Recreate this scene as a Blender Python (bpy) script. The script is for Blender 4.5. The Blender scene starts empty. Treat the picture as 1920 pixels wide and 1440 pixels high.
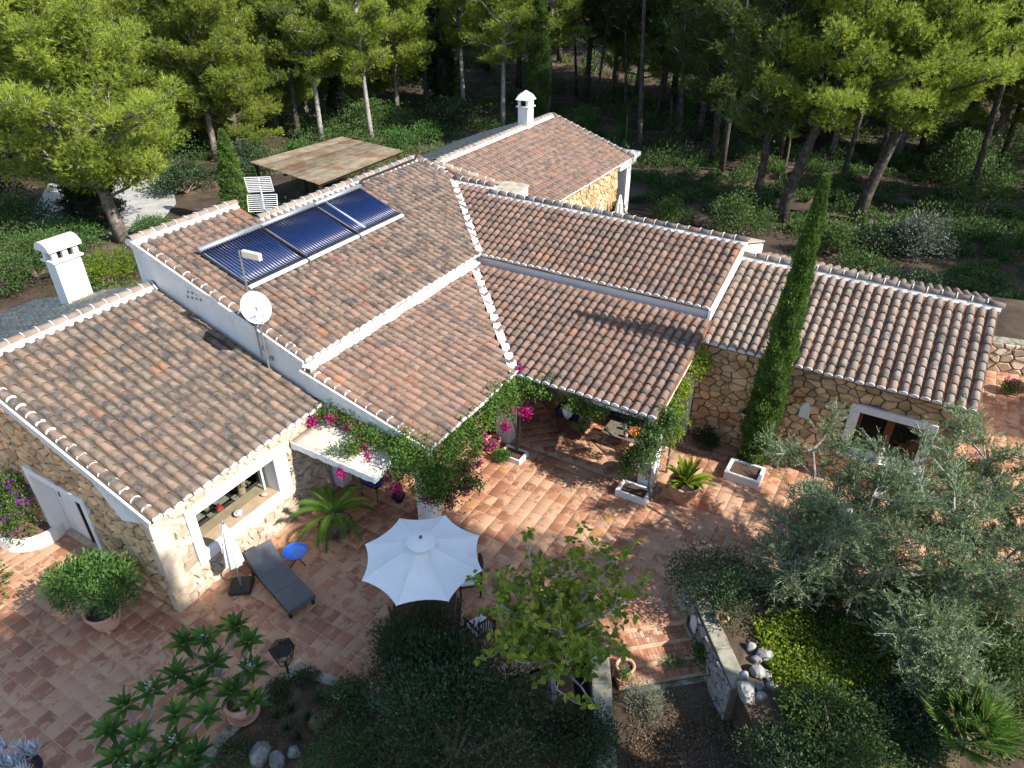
import bpy, math, random
import numpy as np
from mathutils import Vector, Matrix
R = math.radians
scene = bpy.context.scene
col = scene.collection

# ------------------------------------------------------------------ camera, sky, sun, exposure
CAM_H, CAM_D, CAM_F = 12.8, R(32.7), 1340.0          # metres above the terrace, depression, focal length in photo pixels (1920 wide)
cd = bpy.data.cameras.new('camera')
cam = bpy.data.objects.new('camera', cd); col.objects.link(cam)
cam.location = (0, 0, CAM_H); cam.rotation_euler = (math.pi / 2 - CAM_D, 0, 0)
cd.sensor_width = 36.0; cd.lens = 36.0 * CAM_F / 1920.0; cd.clip_end = 600.0; cd.clip_start = 0.1
scene.camera = cam
SUN_AZ, SUN_EL = R(-28.3), R(39.5)
world = bpy.data.worlds.new('World'); scene.world = world; world.use_nodes = True
wn = world.node_tree
sky = wn.nodes.new('ShaderNodeTexSky'); sky.sky_type = 'NISHITA'; sky.sun_disc = False
sky.sun_elevation = SUN_EL; sky.sun_rotation = math.pi / 2 - SUN_AZ
sky.air_density = 1.0; sky.dust_density = 0.6; sky.ozone_density = 1.0
bg = wn.nodes['Background']; bg.inputs['Strength'].default_value = 0.15
wn.links.new(sky.outputs[0], bg.inputs['Color'])
sd = bpy.data.lights.new('sun', 'SUN'); sd.energy = 5.0; sd.angle = R(0.53); sd.color = (1.0, 0.945, 0.86)
sun = bpy.data.objects.new('sun', sd); col.objects.link(sun)
SUN = Vector((math.cos(SUN_AZ) * math.cos(SUN_EL), math.sin(SUN_AZ) * math.cos(SUN_EL), math.sin(SUN_EL)))
sun.rotation_euler = SUN.to_track_quat('Z', 'Y').to_euler(); sun.location = (30, -15, 40)
vs = scene.view_settings
vs.view_transform = 'Standard'; vs.look = 'None'; vs.gamma = 1.0; vs.exposure = 0.80; vs.use_curve_mapping = False
scene.render.engine = 'CYCLES'
scene.cycles.max_bounces = 6; scene.cycles.diffuse_bounces = 3; scene.cycles.glossy_bounces = 2
scene.cycles.transmission_bounces = 4; scene.cycles.transparent_max_bounces = 4; scene.cycles.use_denoising = True
scene.cycles.caustics_reflective = False; scene.cycles.caustics_refractive = False

# ------------------------------------------------------------------ photo pixel -> place
def ray(px, py):
    u = (px - 960) / CAM_F; v = (py - 720) / CAM_F
    c, s = math.cos(CAM_D), math.sin(CAM_D)
    return Vector((u, c - v * s, -s - v * c))
EYE = Vector((0, 0, CAM_H))
def at(px, py, z=0.0):
    r = ray(px, py); return EYE + r * ((z - CAM_H) / r.z)
def project(P):
    p = Vector(P) - EYE; c, s = math.cos(CAM_D), math.sin(CAM_D)
    zc = p.y * c - p.z * s; up = p.y * s + p.z * c
    return (960 + CAM_F * p.x / zc, 720 - CAM_F * up / zc, zc)
TH = R(59.3)
AX = Vector((math.cos(TH), math.sin(TH), 0)); BX = Vector((math.sin(TH), -math.cos(TH), 0)); ZX = Vector((0, 0, 1))
ORG = at(965, 702, 2.6); ORG.z = 0
def hab(a, b, z=0.0):
    return ORG + AX * a + BX * b + ZX * z
def toab(P):
    d = Vector(P) - ORG; return (d.dot(AX), d.dot(BX), d.z)
def onvert(px, py, P, D):
    n = Vector(D).cross(ZX); r = ray(px, py)
    return EYE + r * ((Vector(P) - EYE).dot(n) / r.dot(n))
def on_a(px, py, a): return onvert(px, py, hab(a, 0, 0), BX)
def on_b(px, py, b): return onvert(px, py, hab(0, b, 0), AX)

# ------------------------------------------------------------------ objects
def link(o, parent=None):
    col.objects.link(o)
    if parent is not None:
        o.parent = parent
        if parent.type == 'EMPTY':
            o.matrix_parent_inverse = Matrix.Translation(-parent.location) if parent.rotation_euler.z == 0 else parent.matrix_basis.inverted()
    return o
def tag(o, label=None, cat=None, group=None, kind=None):
    if label: o['label'] = label
    if cat: o['category'] = cat
    if group: o['group'] = group
    if kind: o['kind'] = kind
    return o
def thing(name, label, cat, loc=(0, 0, 0), group=None):
    o = bpy.data.objects.new(name, None); o.empty_display_size = 0.2; o.location = loc
    col.objects.link(o); return tag(o, label, cat, group)
def mesh_np(name, V, F=None, T=None, mat=None, v=None, smooth=False):
    """V (n,3); F quads (m,4) and/or T triangles (k,3); v per-vertex float"""
    me = bpy.data.meshes.new(name); V = np.asarray(V, dtype=np.float32)
    me.vertices.add(len(V)); me.vertices.foreach_set('co', V.ravel())
    idx = []; starts = []; tot = 0
    if F is not None and len(F):
        F = np.asarray(F, dtype=np.int32); idx.append(F.ravel()); starts.append(tot + 4 * np.arange(len(F))); tot += F.size
    if T is not None and len(T):
        T = np.asarray(T, dtype=np.int32); idx.append(T.ravel()); starts.append(tot + 3 * np.arange(len(T))); tot += T.size
    idx = np.concatenate(idx); starts = np.concatenate(starts)
    me.loops.add(len(idx)); me.loops.foreach_set('vertex_index', idx.astype(np.int32))
    me.polygons.add(len(starts)); me.polygons.foreach_set('loop_start', starts.astype(np.int32))
    if v is not None:
        at_ = me.attributes.new('v', 'FLOAT', 'POINT'); at_.data.foreach_set('value', np.asarray(v, dtype=np.float32))
    me.update(calc_edges=True)
    if smooth: me.polygons.foreach_set('use_smooth', np.ones(len(starts), dtype=bool))
    if mat: me.materials.append(mat)
    return me
class MB:
    """collects simple shapes; build() links them as one mesh object"""
    def __init__(s): s.V = []; s.F = []; s.val = []; s.cur = 0.0
    def add(s, vs_, fs):
        n = len(s.V); s.V += [tuple(p) for p in vs_]; s.F += [tuple(i + n for i in f) for f in fs]; s.val += [s.cur] * len(vs_); return s
    def box(s, o, u, v, w):
        o, u, v, w = map(Vector, (o, u, v, w))
        if u.cross(v).dot(w) < 0: u, v = v, u
        p = [o, o + u, o + u + v, o + v]; p += [q + w for q in p]
        return s.add(p, [(3, 2, 1, 0), (4, 5, 6, 7), (0, 1, 5, 4), (1, 2, 6, 5), (2, 3, 7, 6), (3, 0, 4, 7)])
    def hbox(s, a0, a1, b0, b1, z0, z1):
        return s.box(hab(a0, b0, z0), AX * (a1 - a0), BX * (b1 - b0), ZX * (z1 - z0))
    def prism(s, pts, d):
        pts = [Vector(p) for p in pts]; d = Vector(d); n = len(pts)
        nrm = sum(((pts[i] - pts[0]).cross(pts[(i + 1) % n] - pts[0]) for i in range(1, n - 1)), Vector())
        if nrm.dot(d) < 0: pts.reverse()
        return s.add(pts + [p + d for p in pts], [tuple(range(n - 1, -1, -1)), tuple(range(n, 2 * n))] + [(i, (i + 1) % n, n + (i + 1) % n, n + i) for i in range(n)])
    def tube(s, pts, rad, n=6, caps=True):
        pts = [Vector(p) for p in pts]; k = len(pts)
        if not hasattr(rad, '__len__'): rad = [rad] * k
        vs_ = []; prev = None
        for i, p in enumerate(pts):
            t = (pts[min(i + 1, k - 1)] - pts[max(i - 1, 0)])
            t = t.normalized() if t.length > 1e-9 else Vector((0, 0, 1))
            if prev is None:
                prev = t.orthogonal().normalized()
            x = prev - t * prev.dot(t); x = x.normalized() if x.length > 1e-6 else t.orthogonal().normalized(); prev = x; y = t.cross(x)
            for j in range(n):
                a = 2 * math.pi * j / n; vs_.append(p + (x * math.cos(a) + y * math.sin(a)) * rad[i])
        fs = [(i * n + j, i * n + (j + 1) % n, (i + 1) * n + (j + 1) % n, (i + 1) * n + j) for i in range(k - 1) for j in range(n)]
        if caps: fs += [tuple(range(n - 1, -1, -1)), tuple((k - 1) * n + j for j in range(n))]
        return s.add(vs_, fs)
    def lathe(s, prof, c=(0, 0, 0), n=20, close=False, sx=1.0, sy=1.0):
        c = Vector(c); vs_ = []; k = len(prof)
        for (r, z) in prof:
            for j in range(n):
                a = 2 * math.pi * j / n; vs_.append(c + Vector((r * math.cos(a) * sx, r * math.sin(a) * sy, z)))
        fs = [(i * n + j, i * n + (j + 1) % n, (i + 1) * n + (j + 1) % n, (i + 1) * n + j) for i in range(k - 1) for j in range(n)]
        if close: fs += [tuple(range(n - 1, -1, -1)), tuple((k - 1) * n + j for j in range(n))]
        return s.add(vs_, fs)
    def ball(s, c, r, n=10, m=7, jit=0.0, rng=None, sz=(1, 1, 1)):
        c = Vector(c); vs_ = []
        for i in range(m + 1):
            ph = math.pi * i / m
            for j in range(n):
                a = 2 * math.pi * j / n; k = 1 + (rng.uniform(-jit, jit) if rng else 0)
                vs_.append(c + Vector((math.sin(ph) * math.cos(a) * sz[0], math.sin(ph) * math.sin(a) * sz[1], math.cos(ph) * sz[2])) * r * k)
        fs = [(i * n + j, (i + 1) * n + j, (i + 1) * n + (j + 1) % n, i * n + (j + 1) % n) for i in range(m) for j in range(n)]
        return s.add(vs_, fs)
    def mesh(s, name, mat, smooth=False):
        me = bpy.data.meshes.new(name); me.from_pydata(s.V, [], s.F); me.update()
        if any(s.val):
            at_ = me.attributes.new('v', 'FLOAT', 'POINT'); at_.data.foreach_set('value', s.val)
        if mat: me.materials.append(mat)
        if smooth: me.polygons.foreach_set('use_smooth', [True] * len(me.polygons))
        return me
    def build(s, name, mat, parent=None, smooth=False, bevel=0.0, kind=None, label=None):
        o = bpy.data.objects.new(name, s.mesh(name, mat, smooth)); link(o, parent)
        if bevel:
            m = o.modifiers.new('bevel', 'BEVEL'); m.width = bevel; m.segments = 2; m.limit_method = 'ANGLE'; m.angle_limit = R(40)
        return tag(o, label, None, None, kind)
def put(name, me, parent=None, mw=None, kind=None):
    o = bpy.data.objects.new(name, me); link(o, parent)
    if mw is not None: o.matrix_local = mw
    if kind: o['kind'] = kind
    return o
def inside(poly, x, y):
    c = False; n = len(poly); j = n - 1
    for i in range(n):
        xi, yi = poly[i]; xj, yj = poly[j]
        if (yi > y) != (yj > y) and x < (xj - xi) * (y - yi) / (yj - yi) + xi: c = not c
        j = i
    return c

# ------------------------------------------------------------------ materials
def _new(name):
    m = bpy.data.materials.new(name); m.use_nodes = True
    return m, m.node_tree, m.node_tree.nodes['Principled BSDF']
def _mix(nt, fac, a, b, mode='MIX'):
    n = nt.nodes.new('ShaderNodeMix'); n.data_type = 'RGBA'; n.blend_type = mode
    for sock, val in ((n.inputs[0], fac), (n.inputs[6], a), (n.inputs[7], b)):
        if isinstance(val, bpy.types.NodeSocket): nt.links.new(val, sock)
        elif isinstance(val, tuple): sock.default_value = val if len(val) == 4 else (*val, 1)
        else: sock.default_value = val
    return n.outputs[2]
def _math(nt, op, a, b=0.0, c=None, clamp=False):
    n = nt.nodes.new('ShaderNodeMath'); n.operation = op; n.use_clamp = clamp
    for i, val in enumerate((a, b, c)):
        if val is None: continue
        if isinstance(val, bpy.types.NodeSocket): nt.links.new(val, n.inputs[i])
        else: n.inputs[i].default_value = val
    return n.outputs[0]
def _pos(nt):
    return nt.nodes.new('ShaderNodeNewGeometry').outputs['Position']
def _noise(nt, scale, detail=4.0, rough=0.55, vec=None, dist=0.0):
    n = nt.nodes.new('ShaderNodeTexNoise'); n.inputs['Scale'].default_value = scale; n.inputs['Detail'].default_value = detail
    n.inputs['Roughness'].default_value = rough; n.inputs['Distortion'].default_value = dist
    nt.links.new(vec or _pos(nt), n.inputs['Vector']); return n.outputs['Fac']
def _range(nt, x, lo, hi, a=0.0, b=1.0):
    n = nt.nodes.new('ShaderNodeMapRange'); n.inputs[1].default_value = lo; n.inputs[2].default_value = hi; n.inputs[3].default_value = a; n.inputs[4].default_value = b
    nt.links.new(x, n.inputs[0]); return n.outputs[0]
def _attr(nt, name='v'):
    n = nt.nodes.new('ShaderNodeAttribute'); n.attribute_name = name; return n.outputs['Fac']
def _rand(nt, attr=True):
    r = nt.nodes.new('ShaderNodeObjectInfo').outputs['Random']
    return _math(nt, 'FRACT', _math(nt, 'ADD', r, _attr(nt))) if attr else r
def _bump(nt, bsdf, h, strength, dist=0.02):
    n = nt.nodes.new('ShaderNodeBump'); n.inputs['Strength'].default_value = strength; n.inputs['Distance'].default_value = dist
    nt.links.new(h, n.inputs['Height']); nt.links.new(n.outputs[0], bsdf.inputs['Normal'])
def mat(name, c1, c2=None, scale=4.0, lo=0.38, hi=0.62, c3=None, s3=1.2, lo3=0.52, hi3=0.68, rough=0.8, bump=0.0, bscale=40.0, rnd=0.0, metal=0.0, spec=0.3, trans=0.0, sat=None, emit=0.0):
    m, nt, b = _new(name); c = (*c1, 1)
    if c2: c = _mix(nt, _range(nt, _noise(nt, scale), lo, hi), (*c1, 1), (*c2, 1))
    if c3: c = _mix(nt, _range(nt, _noise(nt, s3, 5.0), lo3, hi3), c, (*c3, 1))
    if rnd:
        k = _range(nt, _rand(nt), 0, 1, 1 - rnd, 1 + rnd)
        g = nt.nodes.new('ShaderNodeCombineColor')
        for i in range(3): nt.links.new(k, g.inputs[i])
        c = _mix(nt, 1.0, c, g.outputs[0], 'MULTIPLY')
    if isinstance(c, tuple): b.inputs['Base Color'].default_value = c
    else: nt.links.new(c, b.inputs['Base Color'])
    b.inputs['Roughness'].default_value = rough; b.inputs['Metallic'].default_value = metal
    b.inputs['Specular IOR Level'].default_value = spec; b.inputs['Transmission Weight'].default_value = trans
    if emit:
        b.inputs['Emission Color'].default_value = (*c1, 1); b.inputs['Emission Strength'].default_value = emit
    if bump: _bump(nt, b, _noise(nt, bscale, 5.0, 0.6), bump)
    return m
def streaky_white():
    m, nt, b = _new('white_render'); mp = nt.nodes.new('ShaderNodeVectorMath'); mp.operation = 'MULTIPLY'; mp.inputs[1].default_value = (7.0, 7.0, 0.55); nt.links.new(_pos(nt), mp.inputs[0])
    c = _mix(nt, _range(nt, _noise(nt, 1.3, 4.0), 0.35, 0.7), (0.80, 0.79, 0.77, 1), (0.73, 0.72, 0.69, 1))
    c = _mix(nt, _range(nt, _noise(nt, 1.0, 5.0, 0.6, mp.outputs[0]), 0.55, 0.78, 0.0, 0.55), c, (0.52, 0.51, 0.475, 1))
    c = _mix(nt, _range(nt, _noise(nt, 9.0, 5.0, 0.65), 0.62, 0.75, 0.0, 0.35), c, (0.5, 0.48, 0.44, 1))
    nt.links.new(c, b.inputs['Base Color']); b.inputs['Roughness'].default_value = 0.9; b.inputs['Specular IOR Level'].default_value = 0.2
    _bump(nt, b, _noise(nt, 22.0, 5.0), 0.25, 0.02); return m
def leafmat(name, dark, light, trans=0.4, rough=0.55, tip=None, spec=0.25):
    m, nt, b = _new(name)
    c = _mix(nt, _attr(nt), (*dark, 1), (*light, 1))
    if tip: c = _mix(nt, _range(nt, _attr(nt), 0.82, 0.95), c, (*tip, 1))
    k = _range(nt, nt.nodes.new('ShaderNodeObjectInfo').outputs['Random'], 0, 1, 0.82, 1.12)
    hsv = nt.nodes.new('ShaderNodeHueSaturation'); nt.links.new(k, hsv.inputs['Value']); nt.links.new(c, hsv.inputs['Color']); c = hsv.outputs[0]
    nt.links.new(c, b.inputs['Base Color']); b.inputs['Roughness'].default_value = rough; b.inputs['Specular IOR Level'].default_value = spec
    t = nt.nodes.new('ShaderNodeBsdfTranslucent'); nt.links.new(c, t.inputs['Color'])
    x = nt.nodes.new('ShaderNodeMixShader'); x.inputs[0].default_value = trans
    nt.links.new(b.outputs[0], x.inputs[1]); nt.links.new(t.outputs[0], x.inputs[2])
    nt.links.new(x.outputs[0], nt.nodes['Material Output'].inputs['Surface'])
    return m

def tile_mat(name, base, grey, orange, moss, gfac=(0.44, 0.62), ofac=0.9, mossf=(0.60, 0.8)):
    m, nt, b = _new(name)
    r = _rand(nt)
    n1 = _noise(nt, 4.2, 3.0, 0.5)
    k = _math(nt, 'ADD', n1, _range(nt, r, 0, 1, -0.06, 0.06))
    c = _mix(nt, _range(nt, _noise(nt, 2.2, 3.0), 0.35, 0.65), (*base, 1), tuple(x * y for x, y in zip(base, (1.10, 0.92, 0.86))))
    c = _mix(nt, _range(nt, k, *gfac), c, (*grey, 1))
    c = _mix(nt, _math(nt, 'MULTIPLY', _range(nt, r, ofac - 0.02, ofac + 0.02), 0.75), c, (*orange, 1))
    c = _mix(nt, _range(nt, _noise(nt, 0.9, 5.0, 0.65), *mossf, 0, 0.7), c, (*moss, 1))
    pale = _range(nt, _noise(nt, 17.0, 4.0, 0.6), 0.58, 0.74, 0, 0.5)
    c = _mix(nt, pale, c, tuple(min(0.7, x * 1.5 + 0.03) for x in base))
    r2 = _math(nt, 'FRACT', _math(nt, 'MULTIPLY', r, 7.31))
    hs = nt.nodes.new('ShaderNodeHueSaturation'); nt.links.new(c, hs.inputs['Color']); nt.links.new(_range(nt, r2, 0, 1, 0.84, 1.12), hs.inputs['Value'])
    nt.links.new(hs.outputs[0], b.inputs['Base Color']); b.inputs['Roughness'].default_value = 0.86; b.inputs['Specular IOR Level'].default_value = 0.2
    _bump(nt, b, _noise(nt, 70.0, 4.0), 0.35, 0.01)
    return m
MT = dict(
    tile=tile_mat('aged_clay_tile', (0.205, 0.160, 0.126), (0.072, 0.068, 0.067), (0.42, 0.17, 0.08), (0.165, 0.148, 0.10), (0.40, 0.66), 0.993),
    tile2=tile_mat('rosy_clay_tile', (0.228, 0.163, 0.128), (0.098, 0.087, 0.083), (0.42, 0.19, 0.10), (0.20, 0.165, 0.125), (0.44, 0.70), 0.985),
    tileback=tile_mat('mossy_clay_tile', (0.50, 0.46, 0.355), (0.34, 0.32, 0.25), (0.42, 0.34, 0.24), (0.36, 0.36, 0.24)),
    tilepale=tile_mat('dusty_clay_tile', (0.285, 0.24, 0.197), (0.135, 0.126, 0.118), (0.33, 0.22, 0.16), (0.22, 0.21, 0.17), (0.5, 0.7), 0.97),
    ridge=tile_mat('ridge_clay_tile', (0.265, 0.225, 0.185), (0.13, 0.118, 0.107), (0.38, 0.2, 0.12), (0.2, 0.19, 0.15), (0.5, 0.7), 0.97),
    channel=mat('channel_clay', (0.30, 0.125, 0.06), (0.16, 0.08, 0.05), 3.5, c3=(0.09, 0.075, 0.055), s3=1.6, rough=0.9, bump=0.3),
    channeldark=mat('shade_darkened_channel_clay', (0.115, 0.085, 0.06), (0.085, 0.075, 0.05), 3.5, c3=(0.28, 0.13, 0.07), s3=1.3, lo3=0.63, hi3=0.72, rough=0.95, bump=0.3),  # dark olive clay, deepened to stand in for shadow gaps between tile columns
    white=streaky_white(),
    mortar=mat('lime_mortar', (0.80, 0.785, 0.75), (0.66, 0.64, 0.6), 9.0, c3=(0.5, 0.48, 0.44), s3=6.0, lo3=0.62, hi3=0.78, rough=0.92, bump=0.4, bscale=45),
    stone=mat('tosca_stone', (0.64, 0.455, 0.265), (0.53, 0.34, 0.18), 3.0, c3=(0.46, 0.21, 0.095), s3=1.6, lo3=0.55, hi3=0.7, rough=0.93, bump=0.7, bscale=22, rnd=0.34),
    stoneL=mat('pale_tosca_stone', (0.56, 0.48, 0.375), (0.50, 0.39, 0.28), 4.0, c3=(0.40, 0.26, 0.15), s3=2.0, lo3=0.58, hi3=0.72, rough=0.93, bump=0.8, bscale=22, rnd=0.24),
    joint=mat('dark_stone_joint', (0.19, 0.145, 0.10), (0.12, 0.09, 0.065), 8.0, rough=0.95, bump=0.5),
    jointL=mat('pale_stone_joint', (0.46, 0.38, 0.28), (0.30, 0.235, 0.165), 5.0, rough=0.95, bump=0.5),
    grout=mat('sandy_grout', (0.60, 0.47, 0.33), (0.50, 0.36, 0.245), 6.0, rough=0.95),
    clay=mat('terracotta_pot', (0.50, 0.235, 0.135), (0.56, 0.33, 0.225), 5.0, c3=(0.55, 0.42, 0.33), s3=9.0, lo3=0.6, hi3=0.75, rough=0.8, bump=0.15),
    clay2=mat('pink_terracotta_pot', (0.56, 0.30, 0.215), (0.58, 0.36, 0.28), 5.0, rough=0.7, bump=0.08),
    soil=mat('potting_soil', (0.075, 0.048, 0.036), (0.12, 0.07, 0.055), 40.0, rough=1.0, bump=1.0, bscale=60),
    redsoil=mat('reddish_soil', (0.24, 0.12, 0.085), (0.15, 0.075, 0.055), 14.0, c3=(0.3, 0.2, 0.15), s3=30.0, rough=1.0, bump=0.9, bscale=50),
    concrete=mat('old_concrete', (0.36, 0.335, 0.27), (0.24, 0.225, 0.17), 4.0, c3=(0.13, 0.135, 0.075), s3=5.0, lo3=0.5, hi3=0.62, rough=0.95, bump=0.5, bscale=30),
    rockdark=mat('weathered_grey_rock', (0.20, 0.20, 0.205), (0.10, 0.10, 0.105), 6.0, c3=(0.30, 0.30, 0.29), s3=5.0, rough=0.95, bump=1.0, bscale=9),
    rock=mat('grey_limestone', (0.38, 0.365, 0.345), (0.22, 0.21, 0.205), 6.0, c3=(0.46, 0.43, 0.38), s3=12.0, rough=0.92, bump=0.9, bscale=14, rnd=0.2),
    darkwood=mat('dark_stained_wood', (0.05, 0.026, 0.017), (0.085, 0.045, 0.028), 12.0, rough=0.55, bump=0.2),
    brown=mat('brown_window_wood', (0.13, 0.05, 0.022), (0.17, 0.075, 0.035), 9.0, rough=0.5),
    planks=mat('weathered_planks', (0.255, 0.205, 0.14), (0.175, 0.14, 0.095), 2.0, c3=(0.17, 0.10, 0.055), s3=0.8, lo3=0.52, hi3=0.62, rough=0.95, bump=0.4, rnd=0.32),
    black=mat('unlit_interior_black', (0.012, 0.011, 0.01), rough=0.9),  # near-black colour stands in for the shade of unlit rooms and hollows
    canvas=mat('white_canvas', (0.80, 0.80, 0.79), (0.75, 0.75, 0.735), 1.5, c3=(0.62, 0.61, 0.57), s3=2.6, lo3=0.6, hi3=0.8, rough=0.85, bump=0.25, bscale=5),
    dirtycanvas=mat('dusty_awning_canvas', (0.66, 0.60, 0.52), (0.54, 0.465, 0.375), 2.2, c3=(0.36, 0.29, 0.215), s3=1.8, lo3=0.55, hi3=0.75, rough=0.9, bump=0.1, bscale=6),
    greycloth=mat('charcoal_sling', (0.085, 0.09, 0.10), (0.12, 0.125, 0.135), 3.0, lo=0.3, hi=0.7, rough=0.75, bump=0.25, bscale=220),
    darkplastic=mat('black_plastic', (0.02, 0.02, 0.022), (0.035, 0.035, 0.035), 20, rough=0.45),
    iron=mat('wrought_iron', (0.018, 0.016, 0.015), (0.045, 0.032, 0.026), 22.0, rough=0.6, metal=0.4),
    steel=mat('galvanised_steel', (0.42, 0.43, 0.44), (0.33, 0.34, 0.35), 15, rough=0.45, metal=0.8),
    whitemetal=mat('white_painted_metal', (0.78, 0.78, 0.78), (0.70, 0.70, 0.69), 9.0, rough=0.4),
    cream=mat('cream_plastic', (0.66, 0.62, 0.48), (0.6, 0.56, 0.42), 4, rough=0.5),
    blue=mat('bright_blue_enamel', (0.012, 0.11, 0.55), (0.018, 0.14, 0.60), 6, rough=0.3, spec=0.5),
    bluecloth=mat('deep_blue_cushion', (0.03, 0.055, 0.20), (0.045, 0.075, 0.24), 10, rough=0.9, bump=0.2),
    navy=mat('navy_cloth', (0.012, 0.016, 0.045), (0.02, 0.026, 0.07), 12, rough=0.95),
    redcloth=mat('coral_red_cushion', (0.45, 0.10, 0.07), (0.5, 0.16, 0.12), 7, rough=0.9, bump=0.2),
    orange=mat('orange_fruit', (0.85, 0.30, 0.015), (0.8, 0.42, 0.02), 9, rough=0.5),
    bowl=mat('glazed_bowl', (0.50, 0.15, 0.05), (0.45, 0.11, 0.04), 9, rough=0.2, spec=0.6),
    tube=mat('evacuated_tube', (0.006, 0.019, 0.085), (0.009, 0.026, 0.11), 3, rough=0.25, spec=0.6),
    tubepale=mat('failed_pale_tube', (0.42, 0.52, 0.68), (0.5, 0.58, 0.7), 3, rough=0.25, spec=0.6),
    alu=mat('brushed_aluminium', (0.62, 0.63, 0.65), (0.55, 0.56, 0.58), 10, rough=0.35, metal=0.75),
    brass=mat('aged_brass', (0.45, 0.30, 0.08), (0.35, 0.22, 0.06), 9, rough=0.3, metal=0.9),
    redglass=mat('red_glass', (0.35, 0.02, 0.02), rough=0.1, spec=0.6),
    driftwood=mat('pale_driftwood', (0.42, 0.31, 0.19), (0.33, 0.22, 0.12), 14, rough=0.9, bump=0.5),
    sandstone=mat('tan_sill_tile', (0.44, 0.33, 0.22), (0.37, 0.265, 0.17), 5, rough=0.7),
    bark=mat('pine_bark', (0.20, 0.165, 0.14), (0.10, 0.078, 0.065), 7.0, c3=(0.30, 0.265, 0.235), s3=4.0, rough=0.97, bump=1.0, bscale=16),
    barkdark=mat('dark_pine_bark', (0.085, 0.068, 0.058), (0.045, 0.036, 0.03), 7.0, c3=(0.15, 0.13, 0.115), s3=4.0, rough=0.97, bump=1.0, bscale=16),
    barkpale=mat('pale_grey_bark', (0.40, 0.375, 0.35), (0.28, 0.26, 0.24), 9.0, c3=(0.17, 0.15, 0.13), s3=5.0, rough=0.95, bump=0.8, bscale=20),
    twig=mat('bleached_twig', (0.56, 0.54, 0.51), (0.42, 0.40, 0.37), 3.0, rough=0.95),
    stem=mat('grey_brown_stem', (0.21, 0.165, 0.125), (0.13, 0.10, 0.075), 12.0, rough=0.95, bump=0.5),
)
def glass_mat(name, tint=(0.02, 0.025, 0.025)):
    m, nt, b = _new(name)
    b.inputs['Base Color'].default_value = (*tint, 1); b.inputs['Roughness'].default_value = 0.03; b.inputs['Specular IOR Level'].default_value = 0.6
    t = nt.nodes.new('ShaderNodeBsdfTransparent'); t.inputs['Color'].default_value = (0.9, 0.93, 0.92, 1)
    g = nt.nodes.new('ShaderNodeBsdfGlossy'); g.inputs['Roughness'].default_value = 0.02
    lw_ = nt.nodes.new('ShaderNodeLayerWeight'); lw_.inputs['Blend'].default_value = 0.5; fr_ = _math(nt, 'ADD', _math(nt, 'MULTIPLY', _math(nt, 'POWER', lw_.outputs['Facing'], 4.0), 0.55), 0.03)
    x = nt.nodes.new('ShaderNodeMixShader'); nt.links.new(fr_, x.inputs[0]); nt.links.new(t.outputs[0], x.inputs[1]); nt.links.new(g.outputs[0], x.inputs[2])
    nt.links.new(x.outputs[0], nt.nodes['Material Output'].inputs['Surface'])
    return m
MT['glass'] = glass_mat('window_glass')

def floor_tile_mat():
    m, nt, b = _new('terracotta_floor_tile')
    r = _rand(nt)
    pos = _pos(nt)
    base = _mix(nt, _range(nt, r, 0.0, 1.0), (0.32, 0.14, 0.08, 1), (0.40, 0.185, 0.105, 1))
    r3 = _math(nt, 'FRACT', _math(nt, 'MULTIPLY', r, 13.7))
    base = _mix(nt, _math(nt, 'MULTIPLY', _range(nt, r3, 0.96, 0.98), 0.5), base, (0.42, 0.235, 0.06, 1))
    # pale lime film that has worn off in patches, differently on every tile
    r2 = _math(nt, 'FRACT', _math(nt, 'MULTIPLY', r, 5.77))
    off = nt.nodes.new('ShaderNodeVectorMath'); off.operation = 'ADD'
    cmb = nt.nodes.new('ShaderNodeCombineXYZ'); nt.links.new(_math(nt, 'MULTIPLY', r, 40.0), cmb.inputs[2])
    nt.links.new(pos, off.inputs[0]); nt.links.new(cmb.outputs[0], off.inputs[1])
    n = _noise(nt, 4.2, 4.0, 0.55, off.outputs[0], 0.6)
    big = _noise(nt, 0.55, 3.0, 0.5)
    thr = _math(nt, 'ADD', _math(nt, 'ADD', n, _range(nt, r2, 0, 1, -0.15, 0.11)), _range(nt, big, 0.3, 0.7, -0.10, 0.10))
    film = _range(nt, thr, 0.435, 0.475)
    c = _mix(nt, _math(nt, 'MULTIPLY', film, 0.78), base, (0.51, 0.312, 0.195, 1))
    c = _mix(nt, _range(nt, _noise(nt, 26.0, 3.0), 0.6, 0.72, 0, 0.45), c, (0.30, 0.15, 0.10, 1))
    hs = nt.nodes.new('ShaderNodeHueSaturation'); nt.links.new(c, hs.inputs['Color']); nt.links.new(_range(nt, r, 0, 1, 0.88, 1.07), hs.inputs['Value'])
    nt.links.new(hs.outputs[0], b.inputs['Base Color'])
    nt.links.new(_range(nt, film, 0, 1, 0.55, 0.8), b.inputs['Roughness']); b.inputs['Specular IOR Level'].default_value = 0.3
    _bump(nt, b, _noise(nt, 18.0, 4.0), 0.15, 0.01)
    return m
MT['floor'] = floor_tile_mat()
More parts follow.
